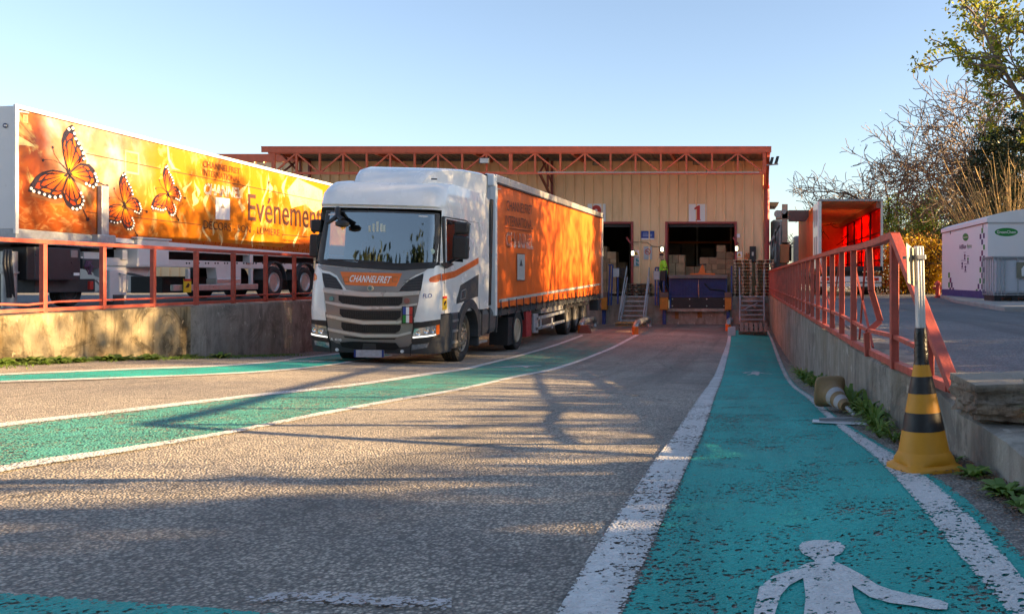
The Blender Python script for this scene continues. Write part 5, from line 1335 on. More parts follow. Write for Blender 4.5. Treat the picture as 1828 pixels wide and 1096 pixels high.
m = MB(); m.box(W(1344, 0, 31).x-.4, W(1344, 0, 31).x+.4, 31.30, 31.42, G(.3, 31.3), G(.3, 31.3)+.24); tag(m.build('timber', wood_grey, bevel=.01), 'short squared timber propping the tilted grey pallet', 'timber')
copy_l = pallet('pallet', 'orange-brown pallet on the ground under the left stairs', (W(1125, 0, 36).x, 36.15, G(-4.7, 36)+.01), R(90), material=mat('orange_pallet_wood', (.62, .32, .11), .8, 0, .3, 7, .4, 60, .3, (.2, .1, .05), 5, (1, 4, 4)))
for i, nn in enumerate((0, 1, 2)): pallet('pallet', ['dark pallet low on the dock floor behind the left stairs', 'dark pallet in the middle behind the left stairs', 'dark pallet with blue blocks behind the left stairs, topmost'][i], (W(1138, 0, 38.45).x, 38.35, FL+.2*i), R(90), 'pallets behind the left stairs', wood_grey)
# boxes and loads inside
def load(x, y, w_, d, h, lab, m_=card, seed=1, wrap=False):
    rg = random.Random(seed); t = thing('pallet_load', lab, 'boxes', (x, y, FL), group='loads inside the doors')
    MB().box(x-w_/2, x+w_/2, y-d/2, y+d/2, FL+.0, FL+.14).build('load_pallet', wood, t)
    z = FL+.14; 
    while z < FL+h:
        hh = rg.uniform(.22, .4); n = rg.choice((2, 2, 3)); ww = w_/n
        for i in range(n):
            if z+hh > FL+h and rg.random() < .4: continue
            MB().box(x-w_/2+i*ww+.01, x-w_/2+(i+1)*ww-.01, y-d/2+rg.uniform(0, .05), y+d/2, z, z+hh-.01).build('carton', m_, t)
        z += hh
ld = [(1207, 40.0, 1.55, 'brown cartons in shrink film at the left inside door 1'), (1229, 41, 1.4, 'low stack of brown cartons inside door 1, second from the left'), (1241, 40.6, 1.3, 'orange-labelled cartons inside door 1 behind the yellow tool'), (1266, 40.4, 1.75, 'tall pale carton stack at the middle of door 1'), (1296, 40.3, 2.0, 'tall brown carton stack at the right inside door 1'), (1086, 40.2, 2.05, 'brown carton stack inside door 2, beside the trailer'), (1103, 42, 1.6, 'dim carton stack deeper inside door 2')]
for i, (px, y, h, lab) in enumerate(ld): load(W(px, 0, y).x, y, .85, .9, h, lab, card, 30+i)
rk = thing('storage_rack', 'dark storage rack with shrouded goods deep inside door 1', 'rack', (-2.2, 49, FL))
for x in (-6.5, -4.6, -2.7, -.8): MB().box(x-.05, x+.05, 49, 49.1, FL, 4).build('rack_post', steel, rk)
for z in (.6, 2.0): MB().box(-6.5, -.8, 48.95, 49.2, z, z+.12).build('rack_beam', orange_rub, rk)
gm = mat('shrouded_goods', (.20, .19, .18), .5, 0, .2, 2)
for i, x in enumerate((-5.8, -4.0, -3.2, -2.1, -1.3)): MB().box(x-.4, x+.35, 49.1, 50, .75, 1.75+(i % 3)*.2).build('goods', gm, rk)
t = thing('pallet_truck', 'yellow-orange lifting tool on the leveller inside door 1', 'lift truck', (W(1255, 0, 38.6).x, 38.6, .17))
q = t.location; MB().box(q.x-.55, q.x+.55, 38.3, 38.6, .175, .25).build('fork_base', orange_pl, t, bevel=.01); MB().hexa([(q.x-.2, 38.4, .25), (q.x+.12, 38.4, .25), (q.x+.12, 38.55, .25), (q.x-.2, 38.55, .25), (q.x-.04, 38.4, .62), (q.x+.02, 38.4, .62), (q.x+.02, 38.5, .62), (q.x-.04, 38.5, .62)]).build('mast', orange_pl, t); m = MB(); m.tube([(q.x-.2, 38.45, .62), (q.x+.15, 38.45, .64)], .03, 8); m.build('handle', black_pl, t)
# signs
def sign(x0, y0, x1, y1, m_, lab, name='sign', Y=BY-.05, cat='sign'):
    c = W((x0+x1)/2, (y0+y1)/2, Y); t = thing(name, lab, cat, c)
    MB().prism(quadY(x0, y0, x1, y1, Y), (0, -1, 0), .02).build('panel', m_, t); return t
t = sign(1229.5, 364.5, 1261.5, 396.5, white_pl, 'white square sign with a red number 1 above the right door'); MB().prism([W(x, y, BY-.056) for x, y in ((1239.5, 371.5), (1246, 367), (1249.5, 367), (1249.5, 391.5), (1252, 393.5), (1241.5, 393.5), (1244, 391.5), (1244, 373.5), (1239.5, 374.5))], (0, -1, 0), .003).build('number', red_ink, t)
t = sign(1049, 364, 1081, 396, white_pl, 'white square sign with a red number 2 above the trailer'); text_on('2', quadY(1057, 366.5, 1075, 394, BY-.056), (0, -1, 0), .002, red_ink, t, 'number', bold=.05)
t = sign(1144.5, 412.5, 1168, 428, blue_ink, 'blue notice board with white base strip between the doors')
MB().prism(quadY(1144.5, 425.5, 1168, 428, BY-.054), (0, -1, 0), .003).build('base_strip', white_ink, t)
pale_b = mat('pale_blue_lines', (.30, .36, .55))
for (a, b, c, d) in ((1148, 416, 1156, 417), (1147.5, 418.3, 1164, 419.6), (1147.5, 421, 1164, 422.2)): MB().prism(quadY(a, b, c, d, BY-.054), (0, -1, 0), .003).build('text_bar', pale_b, t)
t = sign(1149, 440, 1164, 463.5, grey_ink, 'white no-smoking notice with red crossed circle')
c = W(1156.5, 449.5, BY-.054); m = MB(); m.lathe([(-.002, .105), (.002, .105), (.002, .135), (-.002, .135)], c, 'Y', 28, closed=True); m.bar((c.x-.075, c.y, c.z+.075), (c.x+.075, c.y, c.z-.075), .03, .004, (0, 1, 0)); m.build('prohibition_ring', red_ink, t); MB().box(c.x-.08, c.x+.06, c.y+.001, c.y+.003, c.z-.015, c.z+.015).build('cigarette', black_pl, t)
t = sign(1130, 447, 1141, 458, white_pl, 'white notice with yellow warning triangle left of the no-smoking notice'); MB().prism([W(x, y, BY-.054) for x, y in ((1135.5, 448.3), (1140, 455.5), (1131, 455.5))], (0, -1, 0), .003).build('triangle', yellow_ink, t); MB().prism([W(x, y, BY-.058) for x, y in ((1135.5, 450.5), (1136.8, 454.5), (1134.2, 454.5))], (0, -1, 0), .003).build('triangle_mark', dark_ink, t)
t = sign(1132, 459, 1142.5, 475.5, grey_ink, 'white notice with two teal safety boots by door 2')
tb_ = mat('boot_teal', (.02, .22, .22)); 
for dy in (0, 7): MB().prism([W(x, y+dy, BY-.054) for x, y in ((1135.5, 461.5), (1138, 461.5), (1138.3, 464.2), (1141, 465.3), (1141, 467), (1135.3, 467))], (0, -1, 0), .003).build('boot_mark', tb_, t)
t = sign(1314.5, 449.5, 1325, 459.5, white_pl, 'white notice with yellow warning triangle right of door 1'); MB().prism([W(x, y, BY-.054) for x, y in ((1319.7, 451), (1323.3, 457.5), (1316, 457.5))], (0, -1, 0), .003).build('triangle', yellow_ink, t); MB().prism([W(x, y, BY-.058) for x, y in ((1319.7, 453), (1320.9, 456.6), (1318.5, 456.6))], (0, -1, 0), .003).build('triangle_mark', dark_ink, t)
t = sign(1315.5, 417.5, 1321, 424.5, white_pl, 'small white box high on the wall right of door 1', 'junction_box', BY-.06, 'junction box')
c = W(1344, 454, BY-.1); t = thing('switch_cabinet', 'black wall cabinet behind the right pallet stack', 'cabinet', c); MB().box(c.x-.15, c.x+.14, BY-.2, BY-.04, c.z-.35, c.z+.35).build('case', black_pl, t, bevel=.015); MB().box(c.x-.05, c.x+.03, BY-.22, BY-.19, c.z-.07, c.z+.10).build('lever', light_bar, t)
warm = mat('lamp_glow', (1, .82, .5), .4, emit=2.0)
for px, py, lab in ((1129.5, 452, 'small lit wall lamp right of door 2'), (1182, 445, 'small lit wall lamp left of door 1'), (1315, 443.5, 'small lit wall lamp right of door 1')):
    c = W(px, py, BY-.12); t = thing('wall_lamp', lab, 'lamp', c, group='small wall lamps'); MB().box(c.x-.08, c.x+.08, BY-.12, BY-.04, c.z-.13, c.z+.13).build('housing', dgrey_pl, t); MB().box(c.x-.05, c.x+.05, BY-.135, BY-.12, c.z-.09, c.z+.08).build('lens', warm, t)
for px, lab in ((1123, 'red door sensor arm at the top of the right jamb of door 2'), (1313, 'red door sensor arm on the right jamb of door 1')):
    c = W(px, 430, BY-.1); t = thing('sensor_arm', lab, 'arm', c); MB().bar((c.x-.12, BY-.12, c.z+.15), (c.x+.12, BY-.1, c.z-.15), .07).build('arm', fr_m, t)
o = MB().tube([W(1130, 432, BY-.05), W(1155, 433, BY-.05), W(1165, 440, BY-.05), W(1180, 441, BY-.05)], .012, 6).build('wall_cable', black_pl); tag(o, 'thin dark cable looping along the wall between the two doors', 'cable')
m = MB(); c = W(1335, 458, BY-.1); 
for i in range(9): m.bar(c, c+Vector((.16*math.cos(i*.7), -.02, .16*math.sin(i*.7))), .05)
tag(m.build('warning_rosette', mat('orange_rosette', (.55, .16, .05))), 'small orange star-shaped holder on the wall above the pallets', 'holder')
# floodlights
def flood(px, py, Y, lab, s=.3, lens=True, rot=0):
    c = W(px, py, Y); t = thing('floodlight', lab, 'floodlight', c, group='floodlights')
    MB().hexa([(c.x-s/2, Y, c.z-s*.3), (c.x+s/2, Y, c.z-s*.3), (c.x+s/2, Y+.12, c.z-s*.2), (c.x-s/2, Y+.12, c.z-s*.2), (c.x-s/2, Y+.05, c.z+s*.3), (c.x+s/2, Y+.05, c.z+s*.3), (c.x+s/2, Y+.15, c.z+s*.2), (c.x-s/2, Y+.15, c.z+s*.2)]).build('housing', black_pl, t)
    MB().hexa([(c.x-s*.42, Y-.005, c.z-s*.23), (c.x+s*.42, Y-.005, c.z-s*.23), (c.x+s*.42, Y+.02, c.z-s*.23), (c.x-s*.42, Y+.02, c.z-s*.23), (c.x-s*.42, Y+.04, c.z+s*.24), (c.x+s*.42, Y+.04, c.z+s*.24), (c.x+s*.42, Y+.06, c.z+s*.24), (c.x-s*.42, Y+.06, c.z+s*.24)]).build('lens', light_bar, t)
    MB().bar((c.x, Y+.1, c.z), (c.x, Y+.25, c.z+.15), .04).build('bracket', black_pl, t)
flood(864, 287, CYF-.2, 'large floodlight on the truss above the lorry roof', .42); flood(748, 290, BY-.3, 'floodlight under the canopy above the cab', .3); flood(1064, 292, BY-.3, 'floodlight under the canopy above sign 2', .3); flood(1243, 291, BY-.3, 'floodlight under the canopy above sign 1', .3)
c = W(1381, 286, CYF); t = thing('floodlight', 'twin floodlight projecting from the right end of the canopy', 'floodlight', c, group='floodlights')
for dx, dz in ((-.1, .0), (.12, .04)): MB().hexa([(c.x+dx-.09, CYF, c.z-.16+dz), (c.x+dx+.05, CYF, c.z-.16+dz), (c.x+dx+.05, CYF+.3, c.z-.16+dz), (c.x+dx-.09, CYF+.3, c.z-.16+dz), (c.x+dx, CYF, c.z+.12+dz), (c.x+dx+.12, CYF, c.z+.12+dz), (c.x+dx+.12, CYF+.3, c.z+.12+dz), (c.x+dx, CYF+.3, c.z+.12+dz)]).build('lamp_head', black_pl, t)
MB().bar((c.x-.3, CYF+.1, c.z-.2), (c.x+.2, CYF+.1, c.z-.16), .05).build('bracket', steel, t)
# wheel guides and small clutter at the dock
def guide(px, py, lab, px2, py2):
    a = GP(px, py); b = GP(px2, py2); z = .36
    t = thing('wheel_guide', lab, 'wheel guide', a, group='curved wheel guides')
    d = (b-a); pts = [a+Vector((0, 0, 0)), a+Vector((0, 0, z*.7)), a+d*.12+Vector((0, 0, z)), a+d*.85+Vector((0, 0, z)), b+Vector((0, 0, z*.65)), b]
    MB().tube(pts, .10, 12).build('pipe', steel, t, smooth=60); MB().tube([a+Vector((0, 0, .0)), a+Vector((0, 0, .26))], .105, 12).build('yellow_end', orange_pl, t, smooth=60)
guide(1134, 597, 'grey bent-pipe wheel guide with yellow end below the left stairs', 1159, 583); guide(1037, 594, 'grey bent-pipe wheel guide with rusty end behind the trailer wheels', 1061, 583); guide(1300, 591, 'short grey wheel guide with yellow top right of the leveller', 1305, 586)
c = GP(1306, 600); t = thing('marker_block', 'small white block below the right bumper of door 1', 'block', c); MB().hexa([(c.x-.14, c.y, c.z), (c.x+.14, c.y, c.z), (c.x+.14, c.y+.25, c.z), (c.x-.14, c.y+.25, c.z), (c.x-.13, c.y+.02, c.z+.30), (c.x+.13, c.y+.02, c.z+.34), (c.x+.13, c.y+.25, c.z+.32), (c.x-.13, c.y+.25, c.z+.29)]).build('block', grey_ink, t, bevel=.02)
c = GP(1043, 595); t = thing('wheel_chock', 'small rusty red chock on the ground behind the trailer wheels', 'chock', c); MB().hexa([(c.x-.2, c.y, c.z), (c.x+.2, c.y, c.z), (c.x+.2, c.y+.3, c.z), (c.x-.2, c.y+.3, c.z), (c.x-.12, c.y+.05, c.z+.26), (c.x+.12, c.y+.05, c.z+.26), (c.x+.12, c.y+.25, c.z+.26), (c.x-.12, c.y+.25, c.z+.26)]).build('wedge', mat('rusty_red', (.22, .05, .03), .7), t, bevel=.01)

# ================================================================ person
def skinned(edges, name, m_, parent=None, sub=2, root=0):
    # edges: verts [(co, r)], links
    V, E = edges; bm = bmesh.new(); lay = bm.verts.layers.skin.verify(); vv = []
    for i, (co, r) in enumerate(V):
        v = bm.verts.new(co); v[lay].radius = (r, r) if not isinstance(r, tuple) else r; v[lay].use_root = (i == root); vv.append(v)
    for a, b in E: bm.edges.new((vv[a], vv[b]))
    me = bpy.data.meshes.new(name); bm.to_mesh(me); bm.free(); o = bpy.data.objects.new(name, me); COL.objects.link(o)
    o.modifiers.new('s', 'SKIN').use_smooth_shade = True
    sb = o.modifiers.new('d', 'SUBSURF'); sb.levels = sub; sb.render_levels = sub
    bpy.context.view_layer.update(); me2 = bpy.data.meshes.new_from_object(o.evaluated_get(bpy.context.evaluated_depsgraph_get()))
    me2.name = name; me2.materials.clear()
    for mm in (m_ if isinstance(m_, list) else [m_]): me2.materials.append(mm)
    o.modifiers.clear(); o.data = me2; bpy.data.meshes.remove(me)
    for p in me2.polygons: p.use_smooth = True
    if parent is not None: o.parent = parent
    return o
pq = W(1185, 0, 38.1)
PE = thing('person', 'worker in lime hi-vis jacket, dark trousers and dark cap, walking left on the dock', 'person', (pq.x, 38.12, FL), (0, 0, 0)); PE.scale = (1.25, 1.15, 1.06)
# local frame: x to the image right, walking to -x; about 1.75 m
V = [((0, 0, .92), .13), ((-.01, 0, 1.12), .135), ((-.02, 0, 1.32), .15), ((-.04, 0, 1.46), .08), ((-.06, 0, 1.53), .052), ((-.085, 0, 1.63), (.092, .078)), ((-.085, 0, 1.70), .07),
     ((-.06, .10, .86), .088), ((-.13, .10, .48), .062), ((-.05, .10, .09), .042), ((-.17, .10, .04), .035),
     ((.05, -.10, .86), .088), ((.08, -.10, .48), .062), ((.24, -.10, .12), .042), ((.14, -.10, .04), .035),
     ((-.02, .19, 1.40), .062), ((-.08, .24, 1.14), .045), ((-.26, .20, 1.02), .033), ((-.33, .20, 1.01), .032),
     ((.0, -.19, 1.40), .062), ((.07, -.24, 1.14), .045), ((-.08, -.26, .95), .033), ((-.13, -.26, .90), .032),
     ((-.175, 0, 1.625), .018)]
E = [(0, 1), (1, 2), (2, 3), (3, 4), (4, 5), (5, 6), (0, 7), (7, 8), (8, 9), (9, 10), (0, 11), (11, 12), (12, 13), (13, 14), (2, 15), (15, 16), (16, 17), (17, 18), (2, 19), (19, 20), (20, 21), (21, 22), (5, 23)]
for (h, sgn) in ((18, 1), (22, -1)):
    hx, hy, hz = V[h][0]
    for k in range(5):
        i = len(V); dy = (-.026+.017*k) if k < 4 else -.045*sgn
        V += [((hx-.035-(.012 if k in (1, 2) else 0), hy+dy, hz-.01-(.0 if k < 4 else -.015)), .010), ((hx-.06-(.012 if k in (1, 2) else 0), hy+dy, hz-.035), .009)]; E += [(h, i), (i, i+1)]
bd = skinned((V, E), 'body', [navy, skin, black_pl], PE)
for p in bd.data.polygons:
    c = p.center; p.material_index = 1 if (c.z > 1.5 or (c.x < -.27 and c.z > .9) or (c.z > .84 and c.z < .96 and c.x < -.09 and c.y < -.2)) else (2 if c.z < .10 else 0)
JV = [((0, 0, .86), .165), ((-.005, 0, 1.0), .16), ((-.01, 0, 1.14), .16), ((-.02, 0, 1.34), .172), ((-.04, 0, 1.47), .09), ((-.02, .19, 1.40), .085), ((-.08, .24, 1.14), .066), ((-.22, .21, 1.04), .055), ((.0, -.19, 1.40), .085), ((.07, -.24, 1.14), .066), ((-.05, -.255, .98), .055)]
jk = skinned((JV, [(0, 1), (1, 2), (2, 3), (3, 4), (3, 5), (5, 6), (6, 7), (3, 8), (8, 9), (9, 10)]), 'jacket', [lime, refl, dark_ink], PE)
for p in jk.data.polygons: p.material_index = 1 if (abs(p.center.z-1.02) < .025 and abs(p.center.y) < .2) else (2 if abs(p.center.z-1.17) < .022 else 0)
skinned(([((-.085, 0, 1.66), .105), ((-.08, 0, 1.735), .085), ((-.08, 0, 1.77), .05)], [(0, 1), (1, 2)]), 'cap', mat('grey_cap', (.03, .03, .035), .9), PE)
skinned(([((-.16, 0, 1.60), .045), ((-.165, 0, 1.575), .04)], [(0, 1)]), 'face_mask', mat('mask_grey', (.25, .24, .26), .8), PE, 1)
m = MB(); [m.lathe([(-.008, .0), (0, .012), (.008, 0)], (-.168, s_*.032, 1.645), 'X', 8) for s_ in (-1, 1)]; m.build('eyes', black_pl, PE, local=True)
# ================================================================ right foreground: cones, sign post, block, weeds
cone_y = mat('cone_yellow', (.70, .28, .008), .5, 0, .08, 5, .1, 80, .3, (.30, .15, .03), 6)
cone_k = mat('cone_black_band', (.014, .011, .01), .45, 0, .2, 8, .1, 80, .2, (.12, .08, .05), 5)
tape = mat('black_tape', (.02, .018, .018), .3, 0, .2, 14, .5, 30)
c = GP(1650, 838); c.z = G(c.x, c.y)
CN = thing('traffic_cone', 'upright yellow and black striped traffic cone holding a metal sign post', 'traffic cone', c, (R(-1), R(-1.2), R(18)))
def cone_parts(root, yel, blk, bands, h=.60, r0=.125, r1=.030, base=.158):
    m = MB(); k = 8; ring = []
    # square base with rounded corners, flaring up into the cone
    def sq(s, z, p):
        out = []
        for i in range(40):
            a = 2*math.pi*i/40; cx, cy = math.cos(a), math.sin(a); q = (abs(cx)**p+abs(cy)**p)**(-1/p); out.append((s*q*cx, s*q*cy, z))
        return out
    rings = [sq(base, 0, 6), sq(base, .022, 6), sq(base*.97, .03, 6), sq(base*.86, .042, 4), sq(r0*1.12, .065, 2.4), sq(r0, .10, 2)]
    vs = [v for r_ in rings for v in r_]; fs = [tuple(range(40))[::-1]]
    for i in range(len(rings)-1):
        for j in range(40): fs.append((i*40+j, i*40+(j+1) % 40, (i+1)*40+(j+1) % 40, (i+1)*40+j))
    m.add(vs, fs); m.build('base', yel, root, local=True, smooth=50)
    zs = [.10]+bands+[h]
    for i in range(len(zs)-1):
        rr = lambda z: r0+(r1-r0)*(z-.10)/(h-.10); mm = blk if i % 2 else yel; e = .0012 if i % 2 else 0
        MB().lathe([(zs[i], rr(zs[i])+e), ((zs[i]+zs[i+1])/2, rr((zs[i]+zs[i+1])/2)+e), (zs[i+1], rr(zs[i+1])+e)], (0, 0, 0), 'Z', 36).build('band', mm, root, local=True, smooth=50)
cone_parts(CN, cone_y, cone_k, [.205, .295, .39, .475], .535, .128, .040)
m = MB(); m.lathe([(.53, .041), (.56, .036), (.60, .037), (.63, .032), (.68, .034), (.71, .030), (.72, .028)], (0, 0, 0), 'Z', 20); m.build('tape_wrap', tape, CN, local=True, smooth=50)
PO = thing('sign_post', 'ribbed aluminium sign post with small square plate seen from behind, stuck in the yellow cone', 'sign post', (c.x-.006, c.y+.005, c.z+.29), (R(-1), R(-1.2), R(12)))
PO.scale = (.74, .74, 1)
ps = mat('brushed_post', (.66, .65, .63), .42, .4, .1, 10, .1, 80, .25, (.22, .18, .14), 8, (1, 1, .2))
m = MB(); 
for (a, b) in ((-.028, -.012), (-.008, .008), (.012, .028)): m.box(a, b, -.026, .026, .16, .84)
m.box(-.027, .027, -.0235, .0235, .16, .845); m.build('pole', ps, PO, local=True, bevel=.004)
MB().box(-.034, .040, -.034, .034, .775, .80).build('clamp', steel, PO, local=True, bevel=.004)
m = MB(); m.box(-.10, .05, .036, .045, .782, .795); m.tube([(-.02, -.03, .787), (-.02, -.045, .787)], .01, 6); m.build('clamp_arm', steel, PO, local=True)
plm = mat('sign_back', (.66, .60, .46), .35, .35, .06, 4, 0, 60, .1, (.4, .33, .22), 4)
pa = MB().hexa([(-.115, -.06, .66), (-.006, .07, .64), (-.002, .068, .64), (-.111, -.062, .66), (-.118, -.06, .86), (.0, .075, .83), (.004, .073, .83), (-.114, -.062, .86)]); pa.build('sign_plate', plm, PO, local=True)
# fallen cone, dropped plate
c2 = GP(1489, 742); c2.z = G(c2.x, c2.y)
FC = thing('traffic_cone', 'faded dirty traffic cone lying on its side by the concrete wall', 'traffic cone', (c2.x+.0, c2.y+.42, c2.z+.15), (R(101), 0, R(14)))
oldy = mat('faded_cone_tan', (.26, .165, .07), .7, 0, .15, 6, .2, 60, .5, (.16, .11, .06), 5); oldw = mat('faded_cone_white', (.42, .40, .38), .7, 0, .15, 6, .2, 60, .5, (.2, .16, .12), 5)
cone_parts(FC, oldy, oldw, [.16, .23, .29, .36], .42, .095, .042, .135)
pole = MB().tube([(0, 0, .44), (0, 0, .62), (-.02, .0, .66)], .018, 10).build('stub_pole', steel, FC, local=True)
c3 = GP(1510, 758); DP = thing('dropped_plate', 'flat white metal plate lying on the ground before the fallen cone', 'plate', c3, (0, R(2), R(-6)))
MB().box(-.25, .25, -.055, .055, .012, .02).build('plate', white_pl, DP, local=True, bevel=.003); MB().bar((-.2, .0, .03), (.12, .05, .045), .03, .02).build('batten', steel, DP, local=True)
# stone block: cut block with rough broken faces
def rough_block():
    bm = bmesh.new(); bmesh.ops.create_cube(bm, size=1); bmesh.ops.subdivide_edges(bm, edges=bm.edges, cuts=22, use_grid_fill=True)
    from mathutils import noise as nz
    for v in bm.verts:
        p = v.co.copy(); f = abs(p.z-.5) < 1e-3
        d = nz.fractal(p*Vector((2.6, 2.2, 2.0))+Vector((3, 1, 7)), 1, 2, 5)*.034+nz.noise(p*9)*.016+nz.noise(p*22)*.008
        k = .35 if p.z > .3 else 1.1
        v.co = Vector((p.x*.72, p.y*.45, p.z*.205))+Vector((p.x, p.y, p.z*.6)).normalized()*(d-.02)*k
        if p.z < 0: v.co.x -= .02*p.z; v.co.y += (-p.z)*.03*(1 if p.y < 0 else 0)
    me = bpy.data.meshes.new('stone_block'); bm.to_mesh(me); bm.free(); me.shade_smooth(); me.set_sharp_from_angle(angle=R(40))
    m, n, b = newmat('rough_stone'); co = coords(n)
    c_ = mixc(n, ramp(n, noise(n, co, 9, 8, .7), .3, .7), (.17, .115, .075), (.42, .35, .27)); c_ = mixc(n, ramp(n, noise(n, co, 30, 4), .5, .7, 0, .6), c_, (.07, .055, .04))
    sx_ = n.nodes.new('ShaderNodeSeparateXYZ'); n.links.new(co, sx_.inputs[0]); c_ = mixc(n, ramp(n, sx_.outputs[2], .075, .10, 0, .8), c_, (.36, .325, .27))
    n.links.new(c_, b.inputs['Base Color']); b.inputs['Roughness'].default_value = .95
    bp_ = n.nodes.new('ShaderNodeBump'); bp_.inputs['Strength'].default_value = 1; bp_.inputs['Distance'].default_value = .02; n.links.new(noise(n, co, 26, 8, .75), bp_.inputs['Height']); n.links.new(bp_.outputs[0], b.inputs['Normal'])
    me.materials.append(m); o = bpy.data.objects.new('stone_block', me); COL.objects.link(o); o.location = (1.505, 4.62, YR+.040); o.rotation_euler = (R(2), R(-1), R(3)); return o
tag(rough_block(), 'rough broken stone block resting on the end of the right wall beside the rail', 'stone block')
# soil and needles along the wall foot
soil = paint('soil', (.075, .042, .024), .42, .3)
wl = [Vector((XW(y), y, 0)) for y in np.linspace(2.2, 30, 40)]
li = [Vector((XW(y)-.12-.10*(.5+.5*math.sin(y*2.1)), y, 0)) for y in np.linspace(2.2, 30, 40)]
strip('soil', li, wl, soil, .014, 200, 7, world=True)
wl2 = [Vector((XL+.12, y, 0)) for y in np.linspace(4, 20, 30)]; li2 = [Vector((XL+.85+.25*math.sin(y*1.7)-.03*y, y, 0)) for y in np.linspace(4, 20, 30)]
strip('soil', li2, wl2, soil, .014, 120, 7, world=True)
def leafmat(name, cols, trans=.35, rough=.55):
    m, n, b = newmat(name); g = n.nodes.new('ShaderNodeNewGeometry'); cr = n.nodes.new('ShaderNodeValToRGB')
    n.links.new(g.outputs['Random Per Island'], cr.inputs[0]); e = cr.color_ramp.elements
    e[0].position = 0; e[0].color = tuple(cols[0])+(1,); e[1].position = 1; e[1].color = tuple(cols[-1])+(1,)
    for i, c_ in enumerate(cols[1:-1]): x = e.new((i+1)/(len(cols)-1)); x.color = tuple(c_)+(1,)
    n.links.new(cr.outputs[0], b.inputs['Base Color']); b.inputs['Roughness'].default_value = rough
    t = n.nodes.new('ShaderNodeBsdfTranslucent'); n.links.new(cr.outputs[0], t.inputs[0]); mx = n.nodes.new('ShaderNodeMixShader'); mx.inputs[0].default_value = trans
    n.links.new(b.outputs[0], mx.inputs[1]); n.links.new(t.outputs[0], mx.inputs[2]); n.links.new(mx.outputs[0], n.nodes['Material Output'].inputs[0]); MATS[name] = m; return m
weed_m = leafmat('weed_leaf', [(.09, .17, .02), (.16, .27, .035), (.25, .33, .06)])
straw_m = leafmat('dry_leaf', [(.10, .045, .02), (.17, .08, .03), (.22, .13, .06)], .1)
rw = random.Random(77)
def blades(m, o, n, size, rg, wide=1.0, up=.8):
    for _ in range(n):
        a = rg.uniform(0, 6.283); L = size*rg.uniform(.6, 1.2); wd = L*.11*wide*rg.uniform(.7, 1.3); d = Vector((math.cos(a), math.sin(a), 0)); s_ = Vector((-d.y, d.x, 0)); u = up*rg.uniform(.5, 1.3)
        vs = []; 
        for t in (0, .35, .7, 1):
            p = o+d*(L*t*(.75))+Vector((0, 0, L*u*(t-.62*t*t*1.2))); q = wd*(.5+1.1*t-1.5*t*t) if t < 1 else .001
            vs += [p-s_*q, p+s_*q]
        m.add(vs, [(0, 1, 3, 2), (2, 3, 5, 4), (4, 5, 7, 6)])
def weed(x, y, size, lab, group, n=26, wide=1.0, up=.9, z=None):
    z = G(x, y) if z is None else z; m = MB(); blades(m, Vector((x, y, z)), n, size, rw, wide, up); blades(m, Vector((x+.04, y+.05, z)), n//2, size*.8, rw, wide, up)
    o = m.build('weed', weed_m, smooth='leaf'); tag(o, lab, 'weed', group)
gw = 'weeds along the right wall'
for px, s_, n_, lab in ((1745, .13, 34, 'low green weed at the wall foot just right of the yellow cone'), (1800, .16, 44, 'leafy green weed at the lower right edge by the wall'), (1835, .13, 30, 'small green weed at the far lower right corner'), (1700, .12, 20, 'tiny weed tuft behind the yellow cone base')):
    y = F*1.1/(px-CX); weed(1.08, y, s_, lab, gw, n_, 1.5)
for i, (px, s_) in enumerate(((1432, .34), (1442, .4), (1452, .26), (1466, .42), (1478, .25), (1516, .34), (1524, .42), (1533, .3), (1545, .30), (1556, .26), (1568, .22), (1588, .20), (1600, .16))):
    y = F*.96/(px-CX); weed(.94+rw.uniform(-.05, .05), y, s_, 'green grassy weed tuft between the right wall and white line, near the fallen cone', gw, 34, .6, 1.3)
gl = 'weeds along the left wall'
for i in range(26):
    y = 11.6+rw.random()**1.3*5.0; x = XL+.22+rw.random()*.55; weed(x, y, rw.uniform(.14, .32), 'low green weed tuft at the foot of the sunlit left wall', gl, 26, 1.6, .7)
m = MB()
def litter(m, x, y, z, rg, s_):
    a = rg.uniform(0, 6.28); L = s_*rg.uniform(.5, 1.5); d = Vector((math.cos(a), math.sin(a), rg.uniform(-.1, .3)))*L; q = Vector((-d.y, d.x, rg.uniform(-.3, .3)*L))*.35; p = Vector((x, y, z+.012+rg.random()*.01)); m.add([p-d, p+q, p+d, p-q], [(0, 1, 2, 3)])
for _ in range(4200):
    y = 3+abs(rw.gauss(0, 1))*4.5; x = XW(y)-.02-abs(rw.gauss(0, .11)); litter(m, x, y, G(x, y), rw, .012)
for _ in range(500):
    y = rw.uniform(3, 9); x = rw.uniform(-.3, 1.0); litter(m, x, y, G(x, y), rw, .008)
tag(m.build('leaf_litter', straw_m, smooth='leaf'), 'brown leaf litter along the foot of the right wall', 'leaf litter', kind='stuff')
m = MB()
for _ in range(1500):
    y = 11+rw.random()*8; x = XL+.2+abs(rw.gauss(0, .3)); blades(m, Vector((x, y, G(x, y))), 2, .09, rw, .8, 1)
tag(m.build('grass', weed_m, smooth='leaf'), 'thin grass along the foot of the left wall', 'grass', kind='stuff')
# thin stalk plant on the wall end
m = MB(); o_ = Vector((1.30, 4.0, YR-.05)); 
for k in range(3):
    a = o_+Vector((k*.03, 0, 0)); m.tube([a, a+Vector((-.01, -.02, .12)), a+Vector((-.03+.03*k, -.05, .26-.03*k))], .003, 4)
    for j in range(9): blades(m, a+Vector((-.01, -.02, .05+.022*j)), 3, .05, rw, 2.0, .6)
tag(m.build('weed', leafmat('pale_weed_leaf', [(.16, .20, .04), (.26, .28, .07)]), smooth='leaf'), 'thin yellow-green stalked weed below the stone block', 'weed', gw)

